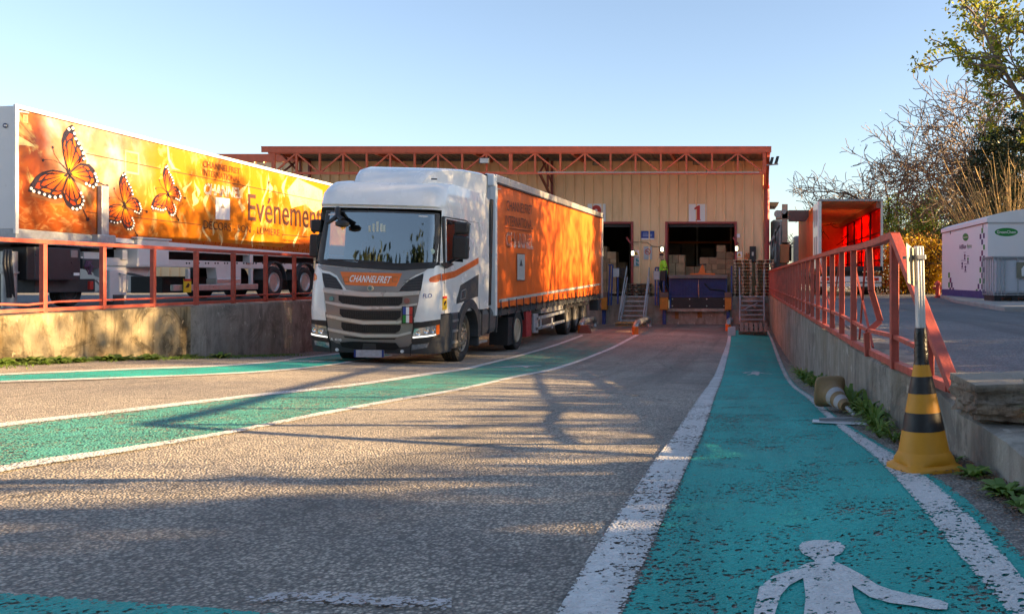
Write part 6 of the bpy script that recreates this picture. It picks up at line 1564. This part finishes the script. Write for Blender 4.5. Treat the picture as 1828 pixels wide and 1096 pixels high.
# ================================================================ fluid kiosk, tote, pad
conc_pad = mat('pad_concrete', (.36, .34, .31), .85, 0, .15, 2, .3, 40, .3, (.2, .17, .13), 3)
P = [(5.25, 17.6), (9.5, 17.2), (10, 31), (6.95, 31), (5.75, 23.5)]
o = MB().add([(x, y, YR-.1) for x, y in P]+[(x, y, YR+.10) for x, y in P], [tuple(range(5))[::-1], tuple(range(5, 10))]+[(i, (i+1) % 5, (i+1) % 5+5, i+5) for i in range(5)]).build('concrete_pad', conc_pad, bevel=.02)
tag(o, 'low pale concrete pad with kerb under the white kiosk', 'concrete pad')
KX, KY0, KY1, KZ = 6.85, 24.5, 30.2, YR+.10
KI = thing('fluid_kiosk', 'white arched-roof container kiosk with green oval signs and chequered corners', 'kiosk', (KX+1.4, KY0+2.5, KZ))
kw = mat('kiosk_white', (.82, .81, .83), .4, 0, .02, 2, 0, 60, .06, (.5, .42, .4), 2)
zt_ = 1.70
m = MB(); m.box(KX, KX+2.8, KY0, KY1, KZ+.2, zt_); m.build('walls', kw, KI, bevel=.01)
MB().box(KX-.015, KX+2.815, KY0-.015, KY1, KZ, KZ+.21).build('plinth', mat('kiosk_violet_plinth', (.06, .045, .20), .45), KI)
m = MB(); vs = []; fs = []; n_ = 20
for i in range(n_+1):
    t = i/n_; x = KX-.03+2.86*t; z = zt_+.02+.26*math.sin(math.pi*t)**.7
    vs += [(x, KY0-.03, z), (x, KY1+.03, z), (x, KY0-.03, zt_-.10), (x, KY1+.03, zt_-.10)]
for i in range(n_):
    a = i*4; b = a+4; fs += [(a, b, b+1, a+1), (a+2, b+2, b, a), (a+3, a+1, b+1, b+3)]
fs += [(0, 1, 3, 2), (n_*4, n_*4+2, n_*4+3, n_*4+1)]
m.add(vs, fs); m.build('roof', kw, KI, smooth=30)
MB().box(KX-.034, KX-.0, KY0-.03, KY1, zt_-.125, zt_-.10).build('roof_joint', mat('joint_rust', (.25, .10, .06)), KI)
MB().box(KX, KX+2.8, KY0-.034, KY0, zt_-.13, zt_-.10).build('roof_joint', grey_ink, KI)
z8 = lambda x, y: (1670+x*158/866, 360+y*200/1096)
def kl(P, m_, name, off=.004):
    return MB().prism([XP(*z8(x, y), KX)-Vector((off, 0, 0)) for x, y in P], (-1, 0, 0), .003).build(name, m_, KI)
def kf(P, m_, name, off=.004): return MB().prism([W(*z8(x, y), KY0)-Vector((0, off, 0)) for x, y in P], (0, -1, 0), .003).build(name, m_, KI)
kf(ell(693, 299, 113, 41, 40), green_ink, 'logo_oval'); text_on('GreenChem', [W(*z8(x, y), KY0) for x, y in ((600, 283), (787, 283), (787, 313), (600, 313))], (0, -1, 0), .008, white_ink, KI, bold=.02)
kl(ell(295, 348, 28, 37, 30), green_ink, 'logo_oval'); text_on('GreenChem', [XP(*z8(x, y), KX) for x, y in ((273, 343), (318, 338), (318, 354), (273, 359))], (-1, 0, 0), .008, white_ink, KI, bold=.02)
text_on('AdBlue', [XP(*z8(x, y), KX) for x, y in ((233, 421), (300, 414), (300, 460), (233, 466))], (-1, 0, 0), .005, violet_ink, KI, bold=.015); text_on('4you', [XP(*z8(x, y), KX) for x, y in ((307, 411), (357, 408), (357, 466), (307, 472))], (-1, 0, 0), .005, green_ink, KI, bold=0, shear=.2)
for (x, y) in ((287, 538), (318, 572), (262, 617), (293, 650)):
    for (a, b, c_, d) in ((x-12, y-42, x+12, y-38), (x-12, y+38, x+12, y+42)): kl([(a, b), (c_, b-2), (c_, d-2), (a, d)], violet_ink, 'icon_bracket')
    kl(ell(x, y-12, 8, 13, 12), violet_ink if x != 318 else green_ink, 'icon_drop'); kl([(x-4, y), (x+4, y), (x+8, y+30), (x-8, y+30)], violet_ink, 'icon_stem')
sq_cols = {'v': violet_ink, 'g': green_ink, 'p': mat('plum_square', (.16, .02, .10))}
for (x, y, c_) in ((458, 285, 'g'), (441, 343, 'v'), (474, 335, 'v'), (457, 397, 'v'), (475, 447, 'g'), (457, 505, 'p'), (441, 560, 'p'), (474, 556, 'p'), (457, 613, 'p'), (440, 668, 'g'), (473, 668, 'v'), (457, 722, 'p'), (438, 776, 'g'), (473, 777, 'g'), (421, 831, 'v'), (457, 832, 'v'), (404, 882, 'g'), (438, 887, 'v'), (472, 888, 'v'), (133, 720, 'g'), (147, 770, 'p'), (133, 815, 'g'), (159, 817, 'v'), (145, 866, 'v'), (173, 868, 'v')): kl([(x-8, y-25), (x+8, y-27), (x+8, y+23), (x-8, y+25)], sq_cols[c_], 'square_mark')
for (x, y) in ((170, 265), (425, 208)): kl([(x-4, y-18), (x+2, y-18), (x+8, y+16), (x+2, y+18)], dark_ink, 'hook')
for (x, y) in ((235, 230), (332, 208)): kl([(x-14, y+3), (x+14, y-3), (x+14, y+3), (x-14, y+9)], dark_ink, 'hook')
for (x, y) in ((465, 240), (146, 305)): kl([(x-4, y-18), (x+4, y-18), (x+4, y+16), (x-4, y+18)], mat('latch_brown', (.2, .12, .1)), 'latch')
# tote on its pallet
tx = 6.28; ty = 21.9; tz = YR+.10
IB = thing('liquid_tote', 'white plastic liquid tote in a steel cage on a black pallet before the kiosk', 'tote', (tx+.6, ty+.5, tz))
MB().box(tx+.03, tx+1.17, ty+.03, ty+.97, tz+.17, tz+1.10).build('tank', mat('tote_plastic', (.70, .71, .74), .45, 0, .04, 3, trans=.2), IB, bevel=.09)
m = MB()
for z in (.16, 1.08): 
    for q in ((ty, ty), (ty+1, ty+1)): m.bar((tx, q[0], tz+z), (tx+1.2, q[0], tz+z), .022)
    for x in (tx, tx+1.2): m.bar((x, ty, tz+z), (x, ty+1, tz+z), .022)
for x in (tx, tx+.09, tx+.18, tx+.27, tx+.6, tx+.9, tx+1.2): m.bar((x, ty-.012, tz+.14), (x, ty-.012, tz+1.12), .022); m.bar((x, ty+1.012, tz+.14), (x, ty+1.012, tz+1.12), .022)
for y in np.linspace(ty, ty+1, 6): m.bar((tx-.012, y, tz+.14), (tx-.012, y, tz+1.12), .022)
m.box(tx-.03, tx+1.23, ty-.03, ty+1.03, tz+1.10, tz+1.13); m.build('cage', galv, IB)
m = MB(); [m.box(tx+x, tx+x+.16, ty+.02, ty+.98, tz, tz+.10) for x in (.02, .45, .9)]; m.box(tx, tx+1.2, ty, ty+1, tz+.10, tz+.15); m.build('tote_pallet', black_pl, IB)
q = MB().box(tx+.56, tx+1.2, ty-.03, ty-.02, tz+.58, tz+.98).build('label_plate', mat('olive_plate', (.22, .20, .14), .5), IB); MB().prism([(tx+.76+x*.10, ty-.034, tz+.76+z*.13) for x, z in ((-.7, -1), (.5, -1), (.9, 0), (.7, 1), (-.2, 1), (-.8, .4))], (0, -1, 0), .003).build('label_mark', white_ink, q)
m = MB(); m.add([(x, y, YR+.004) for x, y in ((4.2, 10.6), (9, 13.5), (9, 13.7), (4.2, 10.8))], [(0, 1, 2, 3)]); m.add([(x, y, YR+.004) for x, y in ((3.0, 15.5), (6.2, 18.6), (6.2, 18.8), (3.0, 15.7))], [(0, 1, 2, 3)]); m.add([(x, y, YR+.004) for x, y in ((2.2, 19), (4.8, 20), (4.8, 20.3), (2.2, 19.3))], [(0, 1, 2, 3)])
o = m.build('yard_markings', paint('yard_line_worn', (.45, .45, .44), .5, .1)); at = o.data.attributes.new('edge', 'FLOAT', 'POINT'); at.data.foreach_set('value', [.05]*len(o.data.vertices)); tag(o, kind='structure')
o = MB().tube([(4.2, 16, YR), (4.2, 16, YR+.001)], .01, 4)
c = W(1689, 516, 30.6); t = thing('hydrant', 'small red hydrant left of the kiosk base', 'hydrant', (c.x-.25, 30.8, YR)); MB().lathe([(0, .12), (.05, .12), (.06, .08), (.42, .08), (.44, .13), (.52, .12), (.56, .06), (.60, .0)], (c.x-.25, 30.8, YR), 'Z', 16).build('barrel', mat('hydrant_red', (.50, .05, .04), .4), t, smooth=40); MB().tube([(c.x-.42, 30.8, YR+.34), (c.x-.08, 30.8, YR+.34)], .05, 10).build('outlets', MATS['hydrant_red'], t)

# ================================================================ open curtain trailer on the right yard
OT = thing('open_trailer', 'open-backed orange curtain trailer with red glowing interior on the right yard', 'trailer', (4.15, 34, YR))
ox0, ox1, oy0, oy1 = 2.92, 5.38, 34.0, 47.4; oz0, oz1 = .47, 3.08
red_c = curtain_mat('red_translucent_curtain', (.90, .04, .012), .5, .65)
MB().box(ox0, ox0+.02, oy0+.1, oy1, oz0, oz1-.05).build('left_curtain', curtain_mat('orange_side_curtain', (.85, .30, .08), .5, .5), OT)
MB().box(ox1-.02, ox1, oy0+.1, oy1, oz0+.02, oz1-.12).build('right_curtain', red_c, OT)
MB().box(ox0, ox1, oy0, oy1, oz1, oz1+.02).build('roof_sheet', curtain_mat('tan_translucent_roof', (.85, .45, .24), .5, .75), OT)
m = MB(); [m.box(ox0+.03, ox1-.03, y, y+.05, oz1-.07, oz1-.012) for y in np.arange(oy0+.4, oy1, .55)]; m.build('roof_hoops', mat('hoop_tan', (.45, .25, .13), .5), OT)
MB().box(ox0, ox1, oy1-.05, oy1, oz0, oz1).build('front_wall', mat('inner_front_orange', (.62, .20, .07), .6), OT); MB().box(ox0+.05, ox0+1.2, oy1-.3, oy1-.06, oz0, oz0+1.1).build('bulkhead_box', black_pl, OT)
for y in np.arange(oy0+2.8, oy1-1, 2.7): MB().box(ox1-.10, ox1-.03, y, y+.09, oz0, oz1-.1).build('side_post', mat('post_dark_red', (.06, .01, .01)), OT)
m = MB(); [m.box(ox1-.055, ox1-.035, oy0+.1, oy1-.1, z, z+.05) for z in (oz0+.25, oz0+.75, oz0+1.15, oz0+1.35)]; m.build('side_slats', mat('slat_dark_red', (.20, .02, .015)), OT)
MB().box(ox1-.22, ox1-.02, oy0+.05, oy1-.06, oz1-.30, oz1-.06).build('curtain_rail', mat('rail_brown', (.30, .12, .08)), OT); MB().box(ox0+.02, ox0+.12, oy0+.05, oy1-.06, oz1-.22, oz1-.06).build('curtain_rail', MATS['rail_brown'], OT)
MB().box(ox0-.02, ox0+.07, oy0-.03, oy0+.12, oz0-.15, oz1).build('rear_post', alu, OT); MB().box(ox1-.07, ox1+.02, oy0-.03, oy0+.12, oz0-.15, oz1).build('rear_post', alu, OT); MB().box(ox0-.02, ox1+.02, oy0-.05, oy0+.1, oz1-.04, oz1+.04).build('rear_header', steel, OT)
MB().box(ox0, ox1, oy0, oy1, oz0-.14, oz0).build('deck', dgrey_pl, OT); MB().box(ox0, ox1, oy0-.03, oy0+.02, oz0-.16, oz0+.02).build('deck_edge', black_pl, OT)
dr = MB().box(ox0-.07, ox0-.02, oy0, oy0+2.4, oz0-.05, oz1-.03).build('open_door', white_pl, OT); m = MB(); [m.box(ox0-.078, ox0-.07, oy0+y0, oy0+y1, z0, z1) for (y0, y1, z0, z1) in ((.4, .9, 2.1, 2.75), (1.4, 1.9, 2.1, 2.75), (.4, .9, .8, 1.7), (1.4, 1.9, .8, 1.7))]; m.build('door_recess', grey_ink, dr)

MB().box(ox0+.03, ox1-.03, oy0+.05, oy0+.15, -.12, .10).build('lamp_bar', white_pl, OT); MB().box(ox0+.03, ox1-.03, oy0+.03, oy0+.13, -.30, -.17).build('bumper_bar', alu, OT)
m = MB(); [m.box(ox0+a, ox0+a+.30, oy0+.03, oy0+.05, -.07, .05) for a in (.08, 2.02)]; m.build('tail_lamps', red_ink, OT)
m = MB(); [m.lathe([(-.005, .07), (.005, .07)], (ox0+a, oy0+.04, 0), 'Y', 12) for a in (.5, 1.9)]; m.build('round_lamps', dgrey_pl, OT)
m = MB(); m.box(ox0+1.0, ox0+1.55, oy0+.02, oy0+.03, -.28, -.19); m.build('number_plate', white_ink, OT)
MB().box(ox0+.7, ox1-.7, oy0+.6, oy1-2, -.15, oz0-.14).build('chassis', black_pl, OT)
for y in (36.6, 37.9, 39.2):
    for xx, fc in ((ox0+.05, -1), (ox1-.05, 1)): wheel(OT, (xx-fc*.18, y, YR+.48), .48, .36, fc, MATS['dull_rim'], hub='deep')
[MB().box(x, x+.4, oy0+2.0, oy0+2.04, -.45, .2).build('mud_flap', black_pl, OT) for x in (ox0+.05, ox1-.45)]
CT = thing('lorry_cab', 'white and blue lorry cab mostly hidden left of the open orange trailer', 'lorry', (4, 50, YR)); cbm = mat('cab_blue_white', (.35, .45, .60), .3)
MB().box(2.7, 5.3, 48.3, 50.4, .1, 2.4).build('cab', cbm, CT, bevel=.15); MB().box(2.8, 5.2, 48.2, 50.2, -.3, .1).build('chassis', black_pl, CT); MB().box(2.35, 2.62, 48.8, 48.95, 1.0, 1.9).build('mirror', black_pl, CT, bevel=.04); MB().bar((2.5, 48.9, 1.9), (2.8, 49, 2.05), .06).build('mirror_arm', black_pl, CT)
for xx, fc in ((2.95, -1), (5.05, 1)): wheel(CT, (xx, 49.6, YR+.48), .48, .34, fc, steel)
# ---- steel gantry and silo between the warehouse and the open trailer
gp = mat('gantry_beige', (.42, .36, .28), .5, .2, .1, 4)
t = thing('fuel_gantry', 'pale steel post with pulley head and dark horizontal tank arm left of the open trailer', 'gantry', (W(1402, 0, 40).x, 40, YR))
P = lambda x, y: W(x, y, 40)
MB().bar(P(1401, 524), P(1401, 365), .26, .2).build('post', gp, t); MB().bar(P(1395, 437), P(1410, 437), .2).build('post_collar', gp, t)
m = MB(); m.lathe([(-.12, .16), (.12, .16)], P(1388, 382), 'Y', 16); m.lathe([(-.12, .12), (.12, .12)], P(1399, 378), 'Y', 16); m.build('pulley', steel, t, smooth=40)
a, b = P(1385, 376), P(1412, 392); MB().box(a.x, b.x, 39.9, 40.2, b.z, a.z).build('head_block', gp, t, bevel=.03)
a, b = P(1408, 376), P(1450, 395); MB().hexa([(a.x, 39.8, b.z), (b.x-.3, 39.8, b.z), (b.x-.3, 40.4, b.z), (a.x, 40.4, b.z), (a.x, 39.8, a.z), (b.x, 39.8, a.z), (b.x, 40.4, a.z), (a.x, 40.4, a.z)]).build('arm_tank', mat('dark_tank', (.10, .085, .08), .6), t)
m = MB(); 
for (x0, y0, x1, y1) in ((1370, 442, 1395, 397), (1374, 470, 1390, 404), (1384, 468, 1384, 410), (1376, 462, 1376, 432), (1392, 460, 1392, 402)): m.bar(P(x0, y0), P(x1, y1), .08)
m.build('conveyor_frame', steel, t)
a, b = P(1392, 437), P(1408, 470); MB().box(a.x, b.x, 39.6, 40, b.z, a.z).build('control_cabinet', mat('cabinet_tan', (.55, .27, .11), .6), t, bevel=.02)
t = thing('silo', 'small grey silo behind the steel gantry', 'silo', (W(1388, 0, 44).x, 44, YR)); c = W(1388, 393, 44); MB().lathe([(YR, .35), (c.z-.1, .35), (c.z, .22), (c.z+.02, 0)], (c.x, 44, 0), 'Z', 20).build('shell', mat('silo_grey', (.30, .31, .29), .6), t, smooth=40)
t = thing('side_canopy', 'small flat canopy edge projecting past the red corner column', 'canopy', (1.4, 42, 3.5)); a, b = W(1369, 361, 42), W(1391, 368, 42); MB().hexa([(a.x-.6, 42, b.z), (b.x-.15, 42, b.z), (b.x-.15, 44, b.z), (a.x-.6, 44, b.z), (a.x-.6, 42, a.z), (b.x, 42, a.z), (b.x, 44, a.z), (a.x-.6, 44, a.z)]).build('canopy_slab', mat('canopy_ochre', (.40, .27, .13)), t)

# ================================================================ trees
bark = mat('bark', (.085, .062, .046), .9, 0, .25, 6, .6, 30); bark_pale = mat('pale_bark', (.17, .13, .095), .9, 0, .25, 6, .4, 30)
def grow(m, p, d, L, r, lvl, rg, tips, cfg):
    n = 4; pts = [p]; rs = [r]; dd = d.copy()
    for i in range(n):
        dd = (dd+Vector((rg.gauss(0, 1), rg.gauss(0, 1), rg.gauss(0, 1)))*cfg['wob']+Vector((0, 0, cfg['up']))).normalized()
        pts.append(pts[-1]+dd*(L/n)); rs.append(r*(1-.45*(i+1)/n))
    m.tube(pts, [max(q, cfg['rmin']) for q in rs], max(3, 8-2*lvl) if lvl < 3 else 3, cap=False)
    if lvl >= cfg['lv']: tips.append((pts[-1], dd)); return
    k = cfg['kids'][lvl]
    for i in range(k):
        t = cfg['start'][0 if lvl == 0 else 1]+(1-cfg['start'][0 if lvl == 0 else 1])*(i+rg.random())/k; s_ = t*n; j = min(n-1, int(s_)); q = pts[j].lerp(pts[j+1], s_-j)
        ax = dd.orthogonal().normalized(); ax.rotate(Matrix.Rotation(rg.uniform(0, 6.283), 3, dd)); nd = (dd*math.cos(cfg['ang'])+ax*math.sin(cfg['ang'])*1.0); nd = (nd+Vector((rg.gauss(0, .15), rg.gauss(0, .15), 0))).normalized()
        grow(m, q, nd, L*cfg['ratio']*rg.uniform(.75, 1.2), max(cfg['rmin'], rs[j]*.55), lvl+1, rg, tips, cfg)
    if lvl > 0 or cfg.get('lead', 1): grow(m, pts[-1], dd, L*cfg['ratio']*.95, rs[-1]*.95, lvl+1, rg, tips, cfg)
BARE = dict(wob=.20, up=.02, lv=5, kids=[5, 4, 3, 3, 2], start=(.40, .25), ang=R(46), ratio=.68, rmin=.019)
def leaf_cloud(m, pts, n, spread, size, rg, flat=0.0):
    for _ in range(n):
        p, _d = rg.choice(pts); q = p+Vector((rg.gauss(0, spread), rg.gauss(0, spread), rg.gauss(0, spread*.7)))
        a = Vector((rg.gauss(0, 1), rg.gauss(0, 1), rg.gauss(0, 1-flat))).normalized()*size*rg.uniform(.6, 1.3); b = a.orthogonal().normalized(); b.rotate(Matrix.Rotation(rg.uniform(0, 6.28), 3, a.normalized())); b *= a.length*.55
        m.add([q-a, q+b*.9-a*.1, q+a, q-b*.9-a*.1], [(0, 1, 2, 3)])
def tree(name, lab, loc, h, seed, cfg=BARE, lean=(0, 0), r=.16, bk=None, leaves=None, group=None, cat='tree'):
    rg = random.Random(seed); t = thing(name, lab, cat, loc, (0, 0, 0), group); tips = []; m = MB(); c_ = dict(cfg)
    L = h*.42; grow(m, Vector((0, 0, -.1)), Vector((lean[0], lean[1], 1)).normalized(), L, r, 0, rg, tips, c_)
    m.build('trunk' if leaves else 'branches', bk or bark, t, local=True, smooth=60)
    if leaves:
        n, sp_, sz, mm = leaves; m = MB(); leaf_cloud(m, tips, n, sp_, sz, rg); m.build('crown', mm, t, local=True, smooth='leaf')
    return t
leaf_g = leafmat('spring_leaf', [(.14, .20, .02), (.24, .30, .03), (.42, .40, .04), (.20, .16, .03)], .5)
leaf_y = leafmat('yellow_hedge_leaf', [(.34, .18, .01), (.60, .40, .02), (.70, .48, .03), (.34, .14, .02)], .4)
leaf_lg = leafmat('light_green_leaf', [(.09, .17, .02), (.18, .28, .03), (.30, .36, .05)], .4)
leaf_dk = leafmat('dark_needle', [(.012, .026, .008), (.025, .045, .012), (.05, .06, .015)], .2)
leaf_br = leafmat('russet_leaf', [(.16, .07, .018), (.26, .13, .03), (.34, .19, .05)], .3)
B4 = dict(BARE, lv=4, rmin=.014)
tb = 'bare trees beyond the right yard'
tree('bare_tree', 'bare grey tree behind the open trailer, its crown leaning left against the sky', (W(1655, 0, 50).x, 50, YR), 10.5, 11, dict(BARE, ang=R(56), up=-.01), (-.30, 0), .22, group=tb)
tree('bare_tree', 'bare tree with spreading twigs right behind the open trailer', (W(1580, 0, 58).x, 58, YR), 9.5, 5, dict(BARE, ang=R(58), up=-.01), (-.15, 0), .18, group=tb)
tree('bare_tree', 'tall russet-budded bare tree between the open trailer and the kiosk', (W(1680, 0, 46).x, 46, YR), 11.5, 23, dict(BARE, ang=R(48), kids=[5, 4, 3, 3, 3]), (-.05, 0), .2, bark_pale, (900, .2, .05, leaf_br), tb)
tree('bare_tree', 'bare tawny tree directly behind the kiosk', (W(1725, 0, 42).x, 42, YR), 10.5, 31, dict(BARE, ang=R(50)), (.05, 0), .2, bark_pale, None, tb)
tree('bare_tree', 'bare dark tree with long crooked boughs above the kiosk roof', (W(1850, 0, 37).x, 37, YR), 11.5, 41, dict(BARE, ang=R(50), kids=[6, 3, 3, 3, 2], ratio=.6), (-.18, 0), .18, group=tb)
tree('leafy_tree', 'small bright green tree right behind the open trailer', (W(1622, 0, 50).x, 50, YR), 7.0, 51, dict(B4, ang=R(40), start=(.2, .2), ratio=.56), (0, 0), .13, bark, (14000, .26, .07, leaf_lg))
tree('leafy_tree', 'ivy-green low tree left of the kiosk', (W(1665, 0, 44).x, 44, YR), 5.2, 57, dict(B4, ang=R(40), start=(.2, .2)), (0, 0), .12, bark, (9000, .26, .07, leaf_lg))
tree('leafy_tree', 'tall spring-green tree with boughs at the upper right edge', (9.3, 22.5, YR), 13.0, 61, dict(BARE, lv=4, ang=R(46), kids=[8, 4, 4, 3], ratio=.48, start=(.82, .2)), (-.03, 0), .13, bark_pale, (11000, .10, .068, leaf_g))
def conifer(lab, loc, h, rad, seed):
    rg = random.Random(seed); t = thing('evergreen_tree', lab, 'tree', loc); m = MB(); m.tube([(0, 0, -.1), (0, 0, h*.95)], [.16, .02], 8); lf = MB()
    for k in range(46):
        z = h*(.18+.8*(k/46)); a = k*2.4+rg.uniform(-.3, .3); L = rad*(1.05-.75*(k/46))*rg.uniform(.75, 1.15); d = Vector((math.cos(a), math.sin(a), .08)); pts = [Vector((0, 0, z))+d*(L*s_)+Vector((0, 0, .12*math.sin(s_*3)-.18*s_*s_)) for s_ in (0, .35, .7, 1)]
        m.tube(pts, [.035, .025, .015, .008], 4, cap=False); tp = []
        for s_ in np.linspace(.2, 1, 14): 
            j = min(2, int(s_*3)); p = pts[j].lerp(pts[j+1], s_*3-j if j < 3 else 1); tp.append((p, d))
        leaf_cloud(lf, tp, 330, .16+.10*L/rad, .07, rg, .6)
    m.build('trunk', bark, t, local=True, smooth=60); lf.build('crown', leaf_dk, t, local=True, smooth='leaf')
conifer('dark evergreen tree looming behind the kiosk roof', (W(1770, 0, 36).x+.3, 36.5, YR), 7.1, 2.6, 3)
conifer('dark evergreen tree behind the kiosk at the right picture edge', (W(1840, 0, 34).x, 34, YR), 7.6, 2.6, 4)
def spray(lab, loc, h, seed):
    rg = random.Random(seed); t = thing('straw_shrub', lab, 'shrub', loc); m = MB()
    for k in range(60):
        a = rg.uniform(0, 6.283); s_ = rg.uniform(.15, .75); d = Vector((math.cos(a)*s_-.15, math.sin(a)*s_, 1)).normalized(); L = h*rg.uniform(.6, 1); p = Vector((rg.gauss(0, .15), rg.gauss(0, .15), 0)); pts = [p]
        for i in range(5): d = (d+Vector((rg.gauss(0, .05), rg.gauss(0, .05), .03))).normalized(); pts.append(pts[-1]+d*L/5)
        m.tube(pts, [.026, .022, .018, .014, .010, .006], 4, cap=False)
        for j in range(7):
            b = rg.uniform(.35, 1)*5; jj = min(4, int(b)); q = pts[jj].lerp(pts[jj+1], b-jj); e = (d+Vector((rg.gauss(0, .35), rg.gauss(0, .35), .1))).normalized(); m.tube([q, q+e*.3, q+e*.3+(e+Vector((0, 0, .3)))*rg.uniform(.15, .4)], [.010, .008, .005], 3, cap=False)
    m.build('branches', mat('straw_bark', (.46, .31, .12), .8, 0, .25, 6), t, local=True, smooth=60)
spray('straw-coloured upright shrub behind the kiosk at the right edge', (W(1808, 0, 32).x, 32, YR), 5.6, 9)
# hedge by the kiosk
def hedge(name, lab, x0, x1, y0, y1, z0, z1, n, mm, seed, sz=.07, stems=26):
    rg = random.Random(seed); t = thing(name, lab, 'hedge', ((x0+x1)/2, (y0+y1)/2, z0)); m = MB(); lf = MB(); tips = []
    for k in range(stems):
        p = Vector((rg.uniform(x0, x1), rg.uniform(y0, y1), z0)); hh = (z1-z0)*rg.uniform(.7, 1.08); q = p+Vector((rg.gauss(0, .2), rg.gauss(0, .2), hh)); m.tube([p, p.lerp(q, .5)+Vector((rg.gauss(0, .1), 0, 0)), q], [.03, .02, .008], 4, cap=False)
        for s_ in (.15, .3, .5, .7, .85, 1): tips.append((p.lerp(q, s_), None))
    leaf_cloud(lf, tips, n, .26, sz, rg); m.build('stems', bark, t); lf.build('leaves', mm, t, smooth='leaf')
hedge('hedge', 'golden yellow hedge between the open trailer and the kiosk', 6.4, 9.6, 37.5, 39, YR, 1.55, 9000, leaf_y, 71, .085, 40)
hedge('hedge', 'russet leafless hedge behind the yellow hedge', 5.8, 12, 40.5, 42, YR, 2.0, 5000, leaf_br, 72, .08, 60)
# ---- beyond the right edge of the view: unseen trees guessed from their shadows, crowns shaped to shade lorry and trailers
sg = 'unseen shade trees beyond the right picture edge'
shade = [(17, 17.0, 14, 81, 4000), (19, 20.0, 14.5, 82, 5200), (17.5, 22.8, 14, 180, 5200), (50, 14.4, 17.0, 83, 0), (19, 28, 13.5, 84, 450), (48, 9.8, 16, 85, 0), (25, 18.2, 18.5, 86, 7500), (25, 24, 18, 182, 3800), (22, 31.5, 13.5, 87, 80), (22, 5.0, 6.5, 88, 0)]
for (x, y, h, sd_, lf) in shade:
    tree('bare_tree' if not lf else 'leafy_tree', 'unseen sparse %s tree placed beyond the right picture edge for its shade' % ('leafy' if lf else 'bare'), (x, y, YR), h, sd_, dict(B4, ang=R(44), kids=[8, 4, 4, 3] if lf else [4, 3, 2, 2], rmin=.016, ratio=.56 if lf else .66, start=(.3, .2) if lf else (.5, .3)), (0, 0), .17, bark, (lf, .35, .12, leaf_g) if lf else None, sg)
hedge('hedge', 'unseen tall dense evergreen hedge added beyond the right picture edge to shade the foreground', 12.5, 15, -12, 4.1, YR, 6.4, 42000, leaf_dk, 73, .19, 260)  # added hedge, blocks the sun from the foreground road
hedge('hedge', 'unseen low trimmed hedge added beyond the picture edge to shade the right yard', 9.6, 10.6, 1.0, 22.5, YR, 1.55, 38000, leaf_dk, 74, .12, 190)  # added hedge, keeps the sun off the right yard and footway
# behind the camera, mirrored in the windscreen
for i, (x, y, h) in enumerate(((-22, -22, 11), (-30, -25, 12.5), (-40, -21, 10), (-15, -24, 11), (-50, -24, 12), (-34, -20, 9), (-6, -24, 11))):
    tree('leafy_tree', 'dark broad tree standing behind the viewpoint', (x, y, YR), h, 91+i, dict(B4, start=(.2, .2), ang=R(48)), (0, 0), .2, bark, (16000, 1.0, .42, leaf_dk), 'trees behind the viewpoint')
hedge('hedge', 'unseen tall dark hedge added behind the viewpoint for the windscreen reflection', -80, 2, -27, -24, YR, 7.5, 26000, leaf_dk, 75, .6, 300)  # added hedge, fills the treeline mirrored in the windscreen
